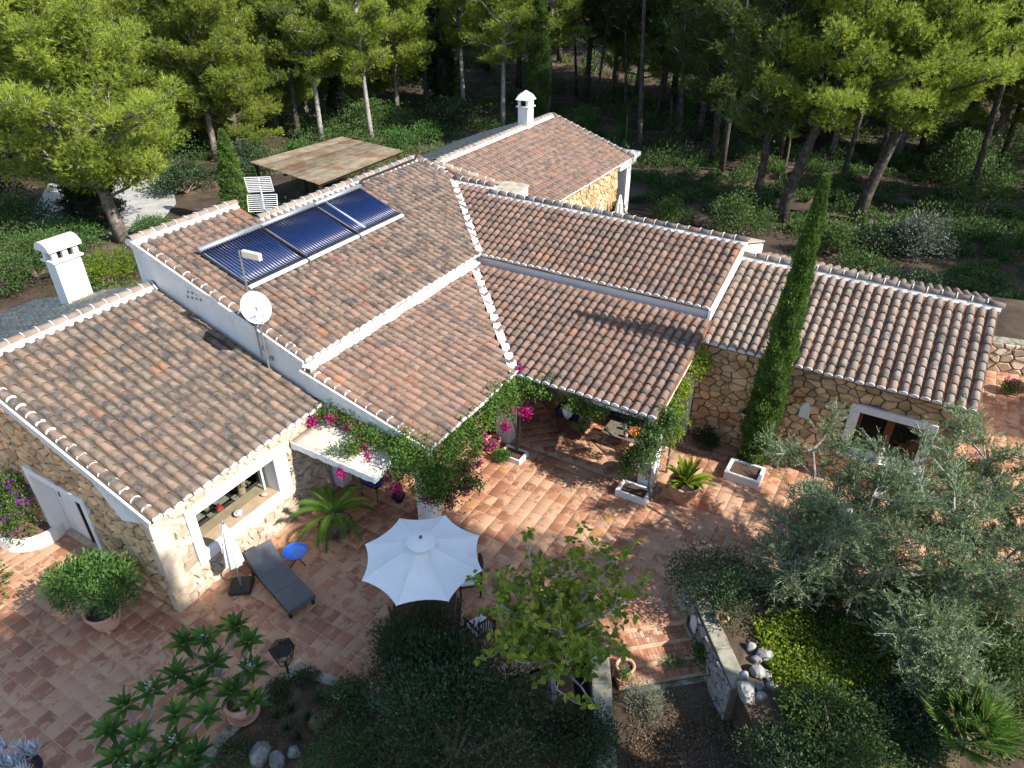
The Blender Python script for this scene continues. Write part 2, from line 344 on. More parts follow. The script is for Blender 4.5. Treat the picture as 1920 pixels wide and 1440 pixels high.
# ------------------------------------------------------------------ the setting
rng = random.Random(7)
def gz(x, y):
    z = -0.07
    if 1.25 < x < 4.75 and y < 10.7: z = -0.56
    if y > 70: z += (y - 70) * 0.06
    return z + 0.03 * math.sin(x * 1.7) * math.cos(y * 1.3) * (1 if abs(x) > 14 or y > 24 else 0.2)
xs = sorted(set([-300, -200, -140, -100, -70, -50, 50, 70, 100, 140, 200, 300] + [x * 2.0 for x in range(-20, 21)] + [x * 0.5 for x in range(0, 24)] + [1.24, 1.26, 4.74, 4.76]))
ys = sorted(set([-80, -40, -20, 60, 70, 80, 90, 100, 120, 150, 200, 260, 320] + [y * 2.0 for y in range(-4, 28)] + [y * 0.5 for y in range(6, 24)] + [10.69, 10.71]))
gV = [(x, y, gz(x, y)) for y in ys for x in xs]; nx = len(xs)
gF = [(j * nx + i, j * nx + i + 1, (j + 1) * nx + i + 1, (j + 1) * nx + i) for j in range(len(ys) - 1) for i in range(nx - 1)]
MT['earth'] = mat('forest_floor', (0.075, 0.052, 0.035), (0.045, 0.032, 0.022), 0.8, c3=(0.15, 0.105, 0.07), s3=0.35, lo3=0.5, hi3=0.66, rough=1.0, bump=1.0, bscale=7)
MT['gravel'] = mat('pale_gravel', (0.42, 0.405, 0.385), (0.31, 0.30, 0.285), 1.5, c3=(0.5, 0.48, 0.45), s3=30, rough=1.0, bump=0.8, bscale=30)
g = put('ground', mesh_np('ground', gV, gF, mat=MT['earth'])); g['kind'] = 'structure'
m = MB(); m.prism([at(*p, 0.0) + ZX * -0.05 for p in ((40, 440), (90, 345), (180, 325), (320, 330), (330, 380), (290, 425), (200, 440), (100, 455))], (0, 0, 0.06)); m.build('gravel_drive', MT['gravel'], kind='structure')

TERR = [at(*p) for p in ((-420, 960), (-900, 1520), (330, 1480), (505, 1275), (565, 1243), (640, 1275), (740, 1306), (900, 1285), (1090, 1225), (1140, 1182), (1285, 1160), (1287, 1090), (1420, 1082), (1640, 1078), (1990, 1052), (2300, 900), (2150, 690), (1850, 640), (1300, 640), (500, 700), (-200, 840))]
TERR2 = [(p.x, p.y) for p in TERR]
m = MB(); m.prism([p + ZX * -0.3 for p in TERR], (0, 0, 0.288)); terr = m.build('terrace', MT['grout'], kind='structure')
def floor_tile(w):
    h = w / 2; i = h - 0.006; t = 0.0
    V = [(-h, -h, -0.03), (h, -h, -0.03), (h, h, -0.03), (-h, h, -0.03), (-h, -h, t - 0.004), (h, -h, t - 0.004), (h, h, t - 0.004), (-h, h, t - 0.004), (-i, -i, t), (i, -i, t), (i, i, t), (-i, i, t)]
    F = [(0, 1, 5, 4), (1, 2, 6, 5), (2, 3, 7, 6), (3, 0, 4, 7), (4, 5, 9, 8), (5, 6, 10, 9), (6, 7, 11, 10), (7, 4, 8, 11), (8, 9, 10, 11)]
    return V, F
TP = 0.331
tV, tF = floor_tile(TP - 0.017)
tm = mesh_np('terrace_tile', tV, tF, mat=MT['floor'])
PORCH = lambda a, b: (a > 0.42 and -3.7 < b < 3.75 and a < 4.1) or (b < -0.62 and a > -3.4 and b > -3.8 and a < 4.1)
def in_house(a, b):
    return (-8.7 < a < -3.9 and b < -3.5) or (a > -3.8 and b < -3.9) or (a > 4.2 and b < 4.0) or (a > 3.55 and 4.0 < b < 10.5)
spots = []
for i in range(-70, 50):
    for j in range(-50, 60):
        a, b = (i + 0.5) * TP, (j + 0.5) * TP
        if PORCH(a, b) or in_house(a, b): continue
        P = hab(a, b)
        if inside(TERR2, P.x, P.y): spots.append((P, TH))
for i in range(-40, 40):
    for j in range(-40, 40):
        a, b = 0.1 + (i + j) * TP * 0.7071, -0.1 + (i - j) * TP * 0.7071
        if PORCH(a, b) and not in_house(a, b): spots.append((hab(a, b), TH + math.pi / 4))
def frame_mw(P, ang, dz=0.0, tx=0.0, ty=0.0):
    return Matrix.Translation((P.x, P.y, P.z + dz)) @ Matrix.Rotation(ang, 4, 'Z') @ Matrix.Rotation(tx, 4, 'X') @ Matrix.Rotation(ty, 4, 'Y')
def joined(name, items, V, F, material, parent, kind='stuff'):
    """items: matrices; one mesh with all copies"""
    V = np.array(V); F = [tuple(f) for f in F]; n = len(V); k = len(items)
    if not k: return None
    M4 = np.array([[list(r) for r in mm] for mm in items])
    W = np.einsum('kij,nj->kni', M4[:, :3, :3], V) + M4[:, None, :3, 3]
    r_ = np.random.RandomState(k); v = np.repeat(r_.rand(k), n)
    F4 = np.array([f for f in F if len(f) == 4]).reshape(-1, 4); F3 = np.array([f for f in F if len(f) == 3], dtype=int).reshape(-1, 3)
    o = (np.arange(k) * n)[:, None, None]
    me = mesh_np(name, W.reshape(-1, 3), (F4[None] + o).reshape(-1, 4), (F3[None] + o).reshape(-1, 3) if len(F3) else None, material, v)
    return put(name, me, parent, kind=kind)
def in_view(P, mrg=20):
    x, y, d = project(P); return d > 0 and -mrg < x < 1920 + mrg and -mrg < y < 1440 + mrg
vis = [s for s in spots if in_view(s[0])]; vis.sort(key=lambda s: (s[0] - EYE).length)
# the tiles that the photograph shows (not those hidden under the planting at the bottom)
HID = [(560, 1250, 1130, 1440), (1180, 960, 1920, 1440), (1340, 860, 1800, 1000), (380, 1440, 700, 1460)]
def shown(P):
    x, y, d = project(P); return not any(x0 < x < x1 and y0 < y < y1 for x0, y0, x1, y1 in HID)
big = [s for s in vis if shown(s[0])][:300]; bigset = set(id(s) for s in big)
for P, an in big:
    put('terrace_tile', tm, terr, frame_mw(P, an + rng.choice((0, 1, 2, 3)) * math.pi / 2 + rng.uniform(-.006, .006), rng.uniform(-.002, .0025), rng.uniform(-.006, .006), rng.uniform(-.006, .006)))
joined('terrace_tile', [frame_mw(P, an + rng.uniform(-.006, .006), rng.uniform(-.002, .0025), rng.uniform(-.006, .006), rng.uniform(-.006, .006)) for s in spots for (P, an) in [s] if id(s) not in bigset], tV, tF, MT['floor'], terr)

# ------------------------------------------------------------------ the villa
villa = thing('villa', 'sprawling white and stone villa with terracotta tiled roofs around a sunny terrace', 'house', hab(0, 0, 0))
def tile_geo(L=0.41, r0=0.108, r1=0.088, lift=0.03, th=0.014, n=7, zs=0.82):
    V = []; F = []
    for (y, r, dz) in ((0.0, r0, lift), (L, r1, 0.0), (0.0, r0 - th, lift)):
        for k in range(n + 1):
            t = math.pi * k / n; V.append((r * math.cos(t), y, dz - 0.02 + r * math.sin(t) * zs))
    m_ = n + 1
    for k in range(n):
        F.append((k, k + 1, m_ + k + 1, m_ + k)); F.append((k + 1, k, 2 * m_ + k, 2 * m_ + k + 1))
    F = [tuple(reversed(f)) for f in F]
    return V, F
TV, TF = tile_geo(0.41, 0.098, 0.082, 0.034, 0.014, 7, 0.98)
EXPO, SPC = 0.325, 0.245
TILE_MESH = {}
def tile_mesh(key):
    if key not in TILE_MESH: TILE_MESH[key] = mesh_np('roof_tile', TV, TF, mat=MT[key], smooth=True)
    return TILE_MESH[key]
def roof(p0, u, v, ulen, slope, outline, key='tile', cap=300, eave_mortar=True, chan='channel'):
    """p0 eave start (a,b,z); u along the eave, v uphill (both in house axes); outline [(u,v)...]"""
    P0 = hab(*p0); U = AX * u[0] + BX * u[1]; Vh = AX * v[0] + BX * v[1]
    Vs = (Vh + ZX * slope); k = Vs.length; Vs = Vs / k; N = U.cross(Vs).normalized()
    m = MB(); m.prism([P0 + U * x + (Vh + ZX * slope) * y - N * 0.13 for x, y in outline], N * 0.125)
    rf = m.build('roof', MT[chan], villa)
    n = max(1, round(ulen / SPC)); sp = ulen / n; items = []; ends = []
    vmax = max(y for x, y in outline) * k
    for c in range(n):
        x = (c + 0.5) * sp; wob = rng.uniform(-.006, .006)
        for r_ in range(int(vmax / EXPO) + 1):
            y = r_ * EXPO - 0.05
            yc = (y + 0.2) / k
            if y + 0.36 > vmax + 0.05: continue
            if not (inside(outline, x, max(0.02, yc)) and inside(outline, x - 0.09, max(0.02, yc)) and inside(outline, x + 0.09, max(0.02, yc))): continue
            slip = rng.random() < .02; ang = rng.uniform(-.014, .014) + (rng.uniform(-.05, .05) if slip else 0)
            Um = U * math.cos(ang) + Vs * math.sin(ang); Vm = Vs * math.cos(ang) - U * math.sin(ang)
            O = P0 + U * (x + wob) + Vs * (y + rng.uniform(-.012, .012) - (.045 if slip and r_ else 0)) + N * (rng.uniform(-.003, .005) + .012 * math.sin(x * 1.4 + p0[0]) * math.sin(y * 1.1 + p0[1]) + .006 * math.sin(c * 2.7))
            mw = Matrix(((Um.x, Vm.x, N.x, O.x), (Um.y, Vm.y, N.y, O.y), (Um.z, Vm.z, N.z, O.z), (0, 0, 0, 1)))
            items.append(mw)
            if r_ == 0: ends.append(O)
    order = sorted(items, key=lambda q: (q.translation - EYE).length if in_view(q.translation) else 1e6 + (q.translation - EYE).length)
    me = tile_mesh(key)
    for mw in order[:cap]: put('roof_tile', me, rf, mw)
    joined('roof_tile', order[cap:], TV, TF, MT[key], rf)
    if eave_mortar and ends:
        m = MB()
        for O in ends:
            pts = [O - Vs * 0.022 + U * (0.108 * math.cos(math.pi * t / 7)) + N * (-0.012 + 0.108 * math.sin(math.pi * t / 7)) for t in range(8)]
            m.prism(pts, Vs * 0.05)
        m.build('eave_mortar', MT['mortar'], rf, kind='stuff')
    return rf, P0, U, Vh + ZX * slope, Vs, N
RV, RF = tile_geo(0.42, 0.135, 0.115, 0.022, 0.016, 7, 0.8)
ridge_me = mesh_np('ridge_tile', RV, RF, mat=MT['ridge'], smooth=True)
def ridge(p, q, rf, w=0.17, band=True, drop=0.0, key=None):
    P, Q = hab(*p), hab(*q); D = Q - P; L = D.length; D.normalize(); n = max(1, round(L / 0.36)); sp = L / n
    X = D.cross(ZX).normalized(); N = X.cross(D)
    for i in range(n):
        O = P + D * (i * sp) + N * (0.045 + rng.uniform(-.004, .004)) + X * rng.uniform(-.006, .006)
        put('ridge_tile', ridge_me, rf, Matrix(((X.x, D.x, N.x, O.x), (X.y, D.y, N.y, O.y), (X.z, D.z, N.z, O.z), (0, 0, 0, 1))))
    m = MB(); m.prism([P + X * s + N * h for s, h in ((-w * 1.35, -0.06), (-0.1, 0.06), (0.1, 0.06), (w * 1.35, -0.06), (w, -0.15), (-w, -0.15))], D * L)
    for i in range(1, n):
        O = P + D * (i * sp); pts = [O + X * (0.139 * math.cos(math.pi * t / 6)) + N * (0.05 + 0.112 * math.sin(math.pi * t / 6)) for t in range(7)]
        m.prism(pts, D * 0.022)
    m.build('ridge_mortar', MT['mortar'], rf)
def band(pts, w, th, rf, name='valley_mortar', lift=0.0):
    """white mortar strip along a line on the roof"""
    P, Q = Vector(pts[0]), Vector(pts[1]); D = (Q - P).normalized(); X = D.cross(ZX).normalized(); N = X.cross(D)
    m = MB(); L = (Q - P).length; n = max(2, int(L / 0.18)); r_ = random.Random(int(L * 100))
    top = []; 
    for i in range(n + 1):
        O = P + D * (L * i / n)
        for s in (-1, 1):
            top.append(O + X * s * w * (0.5 + r_.uniform(-.10, .16)) + N * (th + lift))
        top.append(O + N * (th * 0.8 + lift))
    low = [p - N * (th + 0.03) for p in top]; k = len(top)
    F = []
    for i in range(n):
        a0, b0, c0 = 3 * i, 3 * i + 1, 3 * i + 2; a1, b1, c1 = a0 + 3, b0 + 3, c0 + 3
        F += [(a0, c0, c1, a1), (c0, b0, b1, c1), (a0, a1, k + a1, k + a0), (b1, b0, k + b0, k + b1)]
    m.add(top + low, F); return m.build(name, MT['mortar'], rf)
def verge(rf, P0, U, V3, Vs, N, run, side):
    """white collars at the tile joints and a mortar fillet along a gable edge"""
    L = run * V3.length; m = MB(); off = U * (side * 0.13)
    m.box(P0 + U * (side * 0.03) - N * 0.16 + Vs * -0.04, U * (side * 0.05), Vs * (L + 0.04), N * 0.19)
    n = int(L / EXPO)
    for i in range(n + 1):
        O = P0 - U * (side * 0.125) + Vs * (i * EXPO - 0.045) + N * (0.008)
        pts = [O + U * (0.116 * math.cos(math.pi * t / 7)) + N * (0.097 * math.sin(math.pi * t / 7)) for t in range(8)]
        m.prism(pts, Vs * 0.03)
    m.build('verge_mortar', MT['mortar'], rf, kind='stuff')

SL, SM, SP_, SR, SK = 0.32, 0.335, 0.244, 0.333, 0.333
# stone wing at the left
rL, *fL = roof((-8.72, -3.32, 2.75), (1, 0), (0, -1), 4.86, SL, [(0, 0), (4.86, 0), (4.86, 5.72), (0, 5.72)], 'tile', chan='channeldark')
ridge((-8.74, -9.1, 4.62), (-3.86, -9.1, 4.62), rL)
verge(rL, *fL, 5.75, -1)
rLb, *f = roof((-3.86, -15.7, 4.60 - 6.6 * SL), (-1, 0), (0, 1), 4.86, SL, [(0, 0), (4.86, 0), (4.86, 6.52), (0, 6.52)], 'tileback', 60, False)
# main block
VM = [(0, 0), (7.87, 0), (11.12, 3.25), (11.12, 4.84), (3.42, 4.84), (3.42, 5.76), (0, 5.76)]
rM, *fM = roof((-3.84, -3.70, 3.86), (1, 0), (0, -1), 11.12, SM, VM, 'tile')
ridge((-3.9, -9.47, 5.80), (-0.42, -9.47, 5.80), rM); ridge((-0.44, -8.56, 5.50), (7.28, -8.56, 5.50), rM)
verge(rM, *fM, 5.75, -1)
ridge((7.30, -8.5, 5.47), (7.30, -6.95, 4.96), rM, 0.12)
m = MB(); m.hbox(-3.8, -0.45, -9.62, -9.40, 0, 5.62); m.hbox(-0.45, 7.2, -8.72, -8.50, 0, 5.34); m.build('rear_wall', MT['white'], villa)
# upper right block
VU = [(3.3, 0), (0.08, 3.22), (1.85, 3.22), (1.85, 2.86), (10.92, 2.86), (10.92, 0)]
rU, *fU = roof((4.05, -7.0, 3.85), (0, 1), (1, 0), 10.92, SM, VU, 'tile2')
ridge((6.92, -5.1, 4.83), (6.92, 3.98, 4.83), rU, 0.13); ridge((7.27, -6.85, 4.95), (7.27, -5.15, 4.95), rU, 0.13)
m = MB(); m.prism([hab(6.95, -5.1, 4.74), hab(6.95, 3.9, 4.74), hab(10.2, 3.9, 3.7), hab(10.2, -5.1, 3.7)], (0, 0, 0.05)); m.build('rear_roof_slope', MT['tileback'], villa)
band((hab(4.02, -3.70, 3.87), hab(7.25, -6.93, 4.94)), 0.21, 0.085, rU)
# porch
rPA, *fPA = roof((-3.84, -0.02, 2.62), (1, 0), (0, -1), 7.70, SP_, [(0, 0), (3.84, 0), (7.70, 3.86), (0, 3.86)], 'tile2')
verge(rPA, *fPA, 3.86, -1)
rPB, *fPB = roof((0.03, -3.9, 2.62), (0, 1), (1, 0), 7.96, SP_, [(3.9, 0), (0.03, 3.87), (7.96, 3.87), (7.96, 0)], 'tile2')
band((hab(0.0, 0.0, 2.62), hab(3.95, -3.95, 3.59)), 0.22, 0.085, rPB)
band((hab(-3.80, -3.76, 3.585), hab(3.90, -3.76, 3.585)), 0.30, 0.06, rPA, 'top_mortar')
# right wing
rR, *fR = roof((3.3, 4.0, 3.2), (0, 1), (1, 0), 6.68, SR, [(0, 0), (6.68, 0), (6.68, 3.5), (0, 3.5)], 'tilepale')
ridge((6.86, 3.96, 4.40), (6.86, 10.72, 4.40), rR, 0.13)
roof((10.2, 10.68, 4.38 - 3.35 * SR), (0, -1), (-1, 0), 6.68, SR, [(0, 0), (6.68, 0), (6.68, 3.27), (0, 3.27)], 'tilepale', 60, False)
# rear wing
rK, *fK = roof((9.9, -5.05, 3.0), (1, 0), (0, -1), 10.22, SK, [(1.3, 0), (10.22, 0), (10.22, 4.55), (0, 4.55), (0, 2.95), (1.3, 1.65)], 'tile2', 300)
ridge((9.9, -9.65, 4.55), (20.1, -9.65, 4.55), rK, 0.15)
roof((20.1, -13.9, 4.53 - 4.25 * SK), (-1, 0), (0, 1), 10.2, SK, [(0, 0), (10.2, 0), (10.2, 4.17), (0, 4.17)], 'tileback', 0, False)
ridge((20.15, -9.6, 4.53), (20.15, -5.0, 3.03), rK, 0.1); ridge((11.16, -6.8, 3.58), (9.86, -9.6, 4.53), rK, 0.1)

# ---- walls
def clip(poly, nx_, ny_, d):
    out = []
    for i in range(len(poly)):
        p, q = poly[i], poly[(i + 1) % len(poly)]; sp_, sq = p[0] * nx_ + p[1] * ny_ - d, q[0] * nx_ + q[1] * ny_ - d
        if sp_ <= 0: out.append(p)
        if (sp_ < 0 < sq) or (sq < 0 < sp_):
            t = sp_ / (sp_ - sq); out.append((p[0] + (q[0] - p[0]) * t, p[1] + (q[1] - p[1]) * t))
    return out
def stones(parent, O, U, Vv, N, region, holes, size, material, cap=300, seed=1, joint=0.008, depth=0.05, asp=1.45, kindjoin=False):
    """irregular dressed stones laid over a wall face; region: convex polygon in (u, v) metres"""
    r_ = random.Random(seed); O, U, Vv, N = map(Vector, (O, U, Vv, N))
    x0, x1 = min(p[0] for p in region), max(p[0] for p in region); y0, y1 = min(p[1] for p in region), max(p[1] for p in region)
    sw, sh = size * asp ** 0.5, size / asp ** 0.5
    seeds = []
    ny = int((y1 - y0) / sh) + 2; nxx = int((x1 - x0) / sw) + 2
    for j in range(-1, ny + 1):
        for i in range(-1, nxx + 1):
            if r_.random() < 0.22: continue
            seeds.append((x0 + (i + 0.5 * (j % 2) + r_.uniform(-.42, .42)) * sw, y0 + (j + 0.5 + r_.uniform(-.40, .40)) * sh))
            if r_.random() < 0.24: seeds.append((x0 + (i + r_.uniform(-.5, .5)) * sw, y0 + (j + r_.uniform(0, 1)) * sh))
    k = asp; todo = []
    for (sx, sy) in seeds:
        cell = [(sx - 2 * sw, sy - 2 * sh), (sx + 2 * sw, sy - 2 * sh), (sx + 2 * sw, sy + 2 * sh), (sx - 2 * sw, sy + 2 * sh)]
        for (tx, ty) in seeds:
            dx, dy = tx - sx, ty - sy
            if (dx == 0 and dy == 0) or abs(dx) > 3 * sw or abs(dy) > 3 * sh: continue
            ax, ay = dx / k, dy * k       # wider than tall
            cell = clip(cell, ax, ay, ax * (sx + dx / 2) + ay * (sy + dy / 2))
            if len(cell) < 3: break
        if len(cell) < 3: continue
        for i in range(len(region)):
            p, q = region[i], region[(i + 1) % len(region)]; ex, ey = q[0] - p[0], q[1] - p[1]; L = math.hypot(ex, ey)
            cell = clip(cell, ey / L, -ex / L, (ey * p[0] - ex * p[1]) / L)
            if len(cell) < 3: break
        if len(cell) < 3: continue
        cx = sum(p[0] for p in cell) / len(cell); cy = sum(p[1] for p in cell) / len(cell)
        if any(h[0] + .04 < cx < h[1] - .04 and h[2] + .04 < cy < h[3] - .04 for h in holes): continue
        if any(h[0] + .16 < p[0] < h[1] - .16 and h[2] + .16 < p[1] < h[3] - .16 for h in holes for p in cell): continue
        area = abs(sum(cell[i][0] * cell[(i + 1) % len(cell)][1] - cell[(i + 1) % len(cell)][0] * cell[i][1] for i in range(len(cell)))) / 2
        if area < 0.003: continue
        todo.append((area, cx, cy, cell))
    todo.sort(key=lambda t: -t[0]); acc = MB()
    for n_, (area, cx, cy, cell) in enumerate(todo):
        rad = max(0.04, math.sqrt(area) / 2); f0 = 1 - joint / rad; f1 = f0 * r_.uniform(0.80, 0.90); d = depth * r_.uniform(0.35, 1.35)
        tu, tv = r_.uniform(-.14, .14), r_.uniform(-.14, .14); C0 = O + U * cx + Vv * cy
        ring = lambda f, h: [U * ((p[0] - cx) * f) + Vv * ((p[1] - cy) * f) + N * (h + ((p[0] - cx) * tu + (p[1] - cy) * tv if h > 0 else 0) + (r_.uniform(-.006, .006) if h > 0 else 0)) for p in cell]
        rough = []
        for i_ in range(len(cell)):
            p_, q_ = cell[i_], cell[(i_ + 1) % len(cell)]; el_ = math.hypot(q_[0] - p_[0], q_[1] - p_[1]); rough.append((p_[0] + (cx - p_[0]) * r_.uniform(0, .10), p_[1] + (cy - p_[1]) * r_.uniform(0, .10)))
            if el_ > 0.09: k_ = r_.uniform(.35, .65); s_ = r_.uniform(-.01, .10); mx, my = p_[0] + (q_[0] - p_[0]) * k_, p_[1] + (q_[1] - p_[1]) * k_; rough.append((mx + (cx - mx) * s_, my + (cy - my) * s_))
        cell = rough
        n = len(cell); vs_ = ring(f0, -0.01) + ring(f0 * 0.99, d * 0.6) + ring(f1, d)
        fs = [(i, (i + 1) % n, n + (i + 1) % n, n + i) for i in range(n)] + [(n + i, n + (i + 1) % n, 2 * n + (i + 1) % n, 2 * n + i) for i in range(n)] + [tuple(range(2 * n, 3 * n))]
        if U.cross(Vv).dot(N) < 0: fs = [tuple(reversed(f)) for f in fs]
        if n_ < cap and not kindjoin:
            mm = MB(); mm.add(vs_, fs); put('stone', mm.mesh('stone', material), parent, Matrix.Translation(C0))
        else:
            acc.cur = r_.random(); acc.add([C0 + p for p in vs_], fs)
    if acc.V: acc.build('stone', material, parent, kind='stuff')

# left stone wing: front wall with the wide window, gable wall with the doorway
m = MB()
fb0, fb1 = -3.80, -3.46
WA0, WA1, WZ0, WZ1 = -7.78, -5.56, 1.08, 2.12
m.hbox(-8.70, WA0, fb0, fb1, -0.05, 2.74); m.hbox(WA1, -3.84, fb0, fb1, -0.05, 2.74); m.hbox(WA0, WA1, fb0, fb1, -0.05, WZ0); m.hbox(WA0, WA1, fb0, fb1, WZ1, 2.74)
wLf = m.build('stone_wall', MT['jointL'], villa)
stones(wLf, hab(-8.70, fb1, 0), AX, ZX, BX, [(0, 0), (4.84, 0), (4.84, 2.73), (0, 2.73)], [(WA0 - .22 + 8.7, WA1 + .42 + 8.7, WZ0 - .3, WZ1 + .22)], 0.20, MT['stoneL'], seed=3, depth=0.045, joint=.005, asp=1.7)
m = MB(); D0, D1 = -8.16, -5.86
top = lambda b: 2.72 + (-3.32 - b) * SL - 0.10
m.prism([hab(-8.70, -3.80, 0), hab(-8.70, D1, 0), hab(-8.70, D1, 2.16), hab(-8.70, D1, top(D1)), hab(-8.70, -3.80, top(-3.8))], AX * 0.34)
m.prism([hab(-8.70, D1, 2.16), hab(-8.70, D0, 2.16), hab(-8.70, D0, top(D0)), hab(-8.70, D1, top(D1))], AX * 0.34)
m.prism([hab(-8.70, D0, 0), hab(-8.70, -15.2, 0), hab(-8.70, -15.2, 2.4), hab(-8.70, -9.1, top(-9.1)), hab(-8.70, D0, top(D0))], AX * 0.34)
wLg = m.build('stone_wall', MT['joint'], villa)
reg = [(0, 0), (11.7, 0), (11.7, 2.35), (5.64, top(-9.1)), (0, top(-3.46))]
stones(wLg, hab(-8.70, -3.46, 0), -BX, ZX, -AX, reg, [(-3.46 - D1, -3.46 - D0, -1, 2.16)], 0.215, MT['stone'], seed=5, depth=0.05, joint=.007, asp=1.7)
m = MB()   # pale quoin at the corner
for k in range(5): m.hbox(-8.775 - .012 * (k % 2), -8.46 + 0.08 * (k % 2), -3.52 - .1 * ((k + 1) % 2), -3.385 + .008 * (k % 2), 0.54 * k + .006, 0.54 * k + 0.53)
m.build('corner_stone', MT['stoneL'], wLf, bevel=0.02)
m = MB(); m.prism([hab(-8.80, -3.5, top(-3.5) - .02), hab(-8.80, -5.0, top(-5.0) - .02), hab(-8.80, -4.3, 2.36)], AX * 0.2); m.build('verge_plaster', MT['white'], wLg)
m = MB()   # window surround
for (a0, a1, z0, z1) in ((WA0 - .22, WA1 + .40, WZ1, WZ1 + .24), (WA0 - .22, WA1 + .40, WZ0 - .30, WZ0), (WA0 - .22, WA0, WZ0, WZ1), (WA1, WA1 + .40, WZ0, WZ1)):
    m.hbox(a0, a1, fb1 - 0.02, fb1 + 0.085, z0, z1)
wd = m.build('window', MT['white'], villa, bevel=0.012)
m = MB(); m.hbox(WA0, WA1, -4.10, -3.475, WZ0 - 0.04, WZ0 + 0.012); m.build('window_sill', MT['sandstone'], wd)
m = MB(); m.hbox(WA1 - 0.004, WA1 + 0.05, -4.08, -3.48, WZ0 + .013, WZ1); m.hbox(WA0 - .05, WA0 + .004, -4.08, -3.48, WZ0 + .013, WZ1); m.build('window_reveal', MT['white'], wd)
m = MB(); m.hbox(WA0, WA1, -3.80, -3.794, WZ0 + .013, WZ1); m.build('pane', MT['glass'], wd)
m = MB(); m.hbox(WA1 - .14, WA1 - .09, -3.83, -3.78, WZ0 + .02, WZ1); m.build('window_frame', MT['whitemetal'], wd)
m = MB()   # room seen through the window: walls coloured near black for its shade, a bench of pale tiles
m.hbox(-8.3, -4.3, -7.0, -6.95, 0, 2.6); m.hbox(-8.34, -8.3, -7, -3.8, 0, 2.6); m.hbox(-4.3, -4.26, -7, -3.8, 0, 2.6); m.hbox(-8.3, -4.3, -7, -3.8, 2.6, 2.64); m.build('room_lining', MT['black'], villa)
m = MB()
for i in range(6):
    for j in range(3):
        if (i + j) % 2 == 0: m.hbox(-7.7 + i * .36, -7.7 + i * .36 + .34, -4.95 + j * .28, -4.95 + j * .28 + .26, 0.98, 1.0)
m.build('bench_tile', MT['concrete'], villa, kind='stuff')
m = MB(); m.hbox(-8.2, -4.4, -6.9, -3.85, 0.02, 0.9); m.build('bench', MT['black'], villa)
# doorway in the gable
m = MB()
m.hbox(-8.79, -8.42, D0 - .02, D0 + .14, 0, 2.2); m.hbox(-8.79, -8.42, D1 - .14, D1 + .02, 0, 2.2); m.hbox(-8.79, -8.42, D0 + .14, D1 - .14, 2.02, 2.2)
dr = m.build('door', MT['white'], villa, bevel=0.01)
m = MB(); m.hbox(-8.42, -8.36, D0 + .14, D0 + 1.1, 0.01, 2.02); m.build('door_panel', MT['white'], dr)
m = MB(); m.hbox(-8.40, -8.34, D0 + 1.12, D1 - .14, 0.01, 2.02); m.build('door_leaf', MT['brown'], dr)
m = MB(); m.hbox(-8.45, -8.41, D0 + 1.06, D0 + 1.12, 0.01, 2.02); m.build('door_frame', MT['darkwood'], dr)
m = MB(); m.tube([hab(-8.46, D0 + .45, 1.45), hab(-8.47, D0 + .45, 1.3), hab(-8.49, D0 + .5, 1.25)], 0.014); m.ball(hab(-8.47, D0 + .45, 1.48), 0.035); m.build('door_hook', MT['iron'], dr)
# main block walls
rM_ = lambda b: 3.86 + (-3.70 - b) * SM - 0.13
m = MB(); m.prism([hab(-3.80, -3.86, 0), hab(-3.80, -3.86, rM_(-3.86)), hab(-3.80, -9.39, rM_(-9.39)), hab(-3.80, -9.39, 0)], AX * 0.3); wMg = m.build('white_wall', MT['white'], villa)
m = MB(); m.hbox(-3.5, 4.3, -4.15, -3.85, 0, 3.80); m.build('white_wall', MT['white'], villa)
rU_ = lambda a: 3.85 + (a - 4.05) * SM - 0.13
m = MB(); m.hbox(4.14, 4.44, -3.85, 3.84, 0, 3.79); m.build('white_wall', MT['white'], villa)
m = MB(); m.prism([hab(4.14, 3.82, 0), hab(4.14, 3.82, rU_(4.14)), hab(6.92, 3.82, rU_(6.92)), hab(10.0, 3.82, 3.7), hab(10.0, 3.82, 0)], BX * 0.08); m.build('white_wall', MT['white'], villa)
m = MB(); m.prism([hab(3.9, 3.905, 3.3), hab(4.0, 3.905, rU_(4.0) + .10), hab(6.9, 3.905, rU_(6.9) + .10), hab(6.9, 3.905, 4.2)], BX * 0.07); m.build('white_fascia', MT['white'], villa)
m = MB(); m.hbox(3.44, 4.13, 3.25, 3.98, 0, 3.28); m.build('white_pier', MT['white'], villa)
m = MB(); m.hbox(4.45, 9.9, -8.4, -4.2, 0, 3.6); m.hbox(-3.4, 4.4, -8.4, -4.2, 0, 3.5); m.build('wall_core', MT['black'], villa)
# porch pillars and beams
def pillar(a, b, w=0.44, d=0.5, h=2.52):
    m = MB(); m.hbox(a, a + w, b, b + d, -0.01, h); return m.build('pillar', MT['white'], villa, bevel=0.03)
pillar(-3.78, -0.62, 0.42, 0.45); pillar(0.14, -0.72, 0.5, 0.44); pillar(0.36, 3.62, 0.40, 0.44); pillar(-3.78, -3.55, 0.4, 0.4, 3.1)
m = MB(); m.hbox(-3.76, 0.5, -0.55, -0.25, 2.30, 2.50); m.hbox(0.2, 0.5, -0.25, 3.98, 2.30, 2.50); m.build('porch_beam', MT['white'], villa)
m = MB(); m.prism([hab(0.1, 3.80, 2.34), hab(0.06, 3.80, 2.56), hab(4.0, 3.80, 3.50), hab(4.0, 3.80, 3.28)], BX * 0.235); m.build('porch_fascia', MT['white'], villa)
m = MB(); m.prism([hab(-3.83, -0.08, 2.34), hab(-3.83, -0.06, 2.58), hab(-3.83, -3.84, 3.46), hab(-3.83, -3.84, 2.9)], AX * 0.16); m.build('porch_fascia', MT['white'], villa)
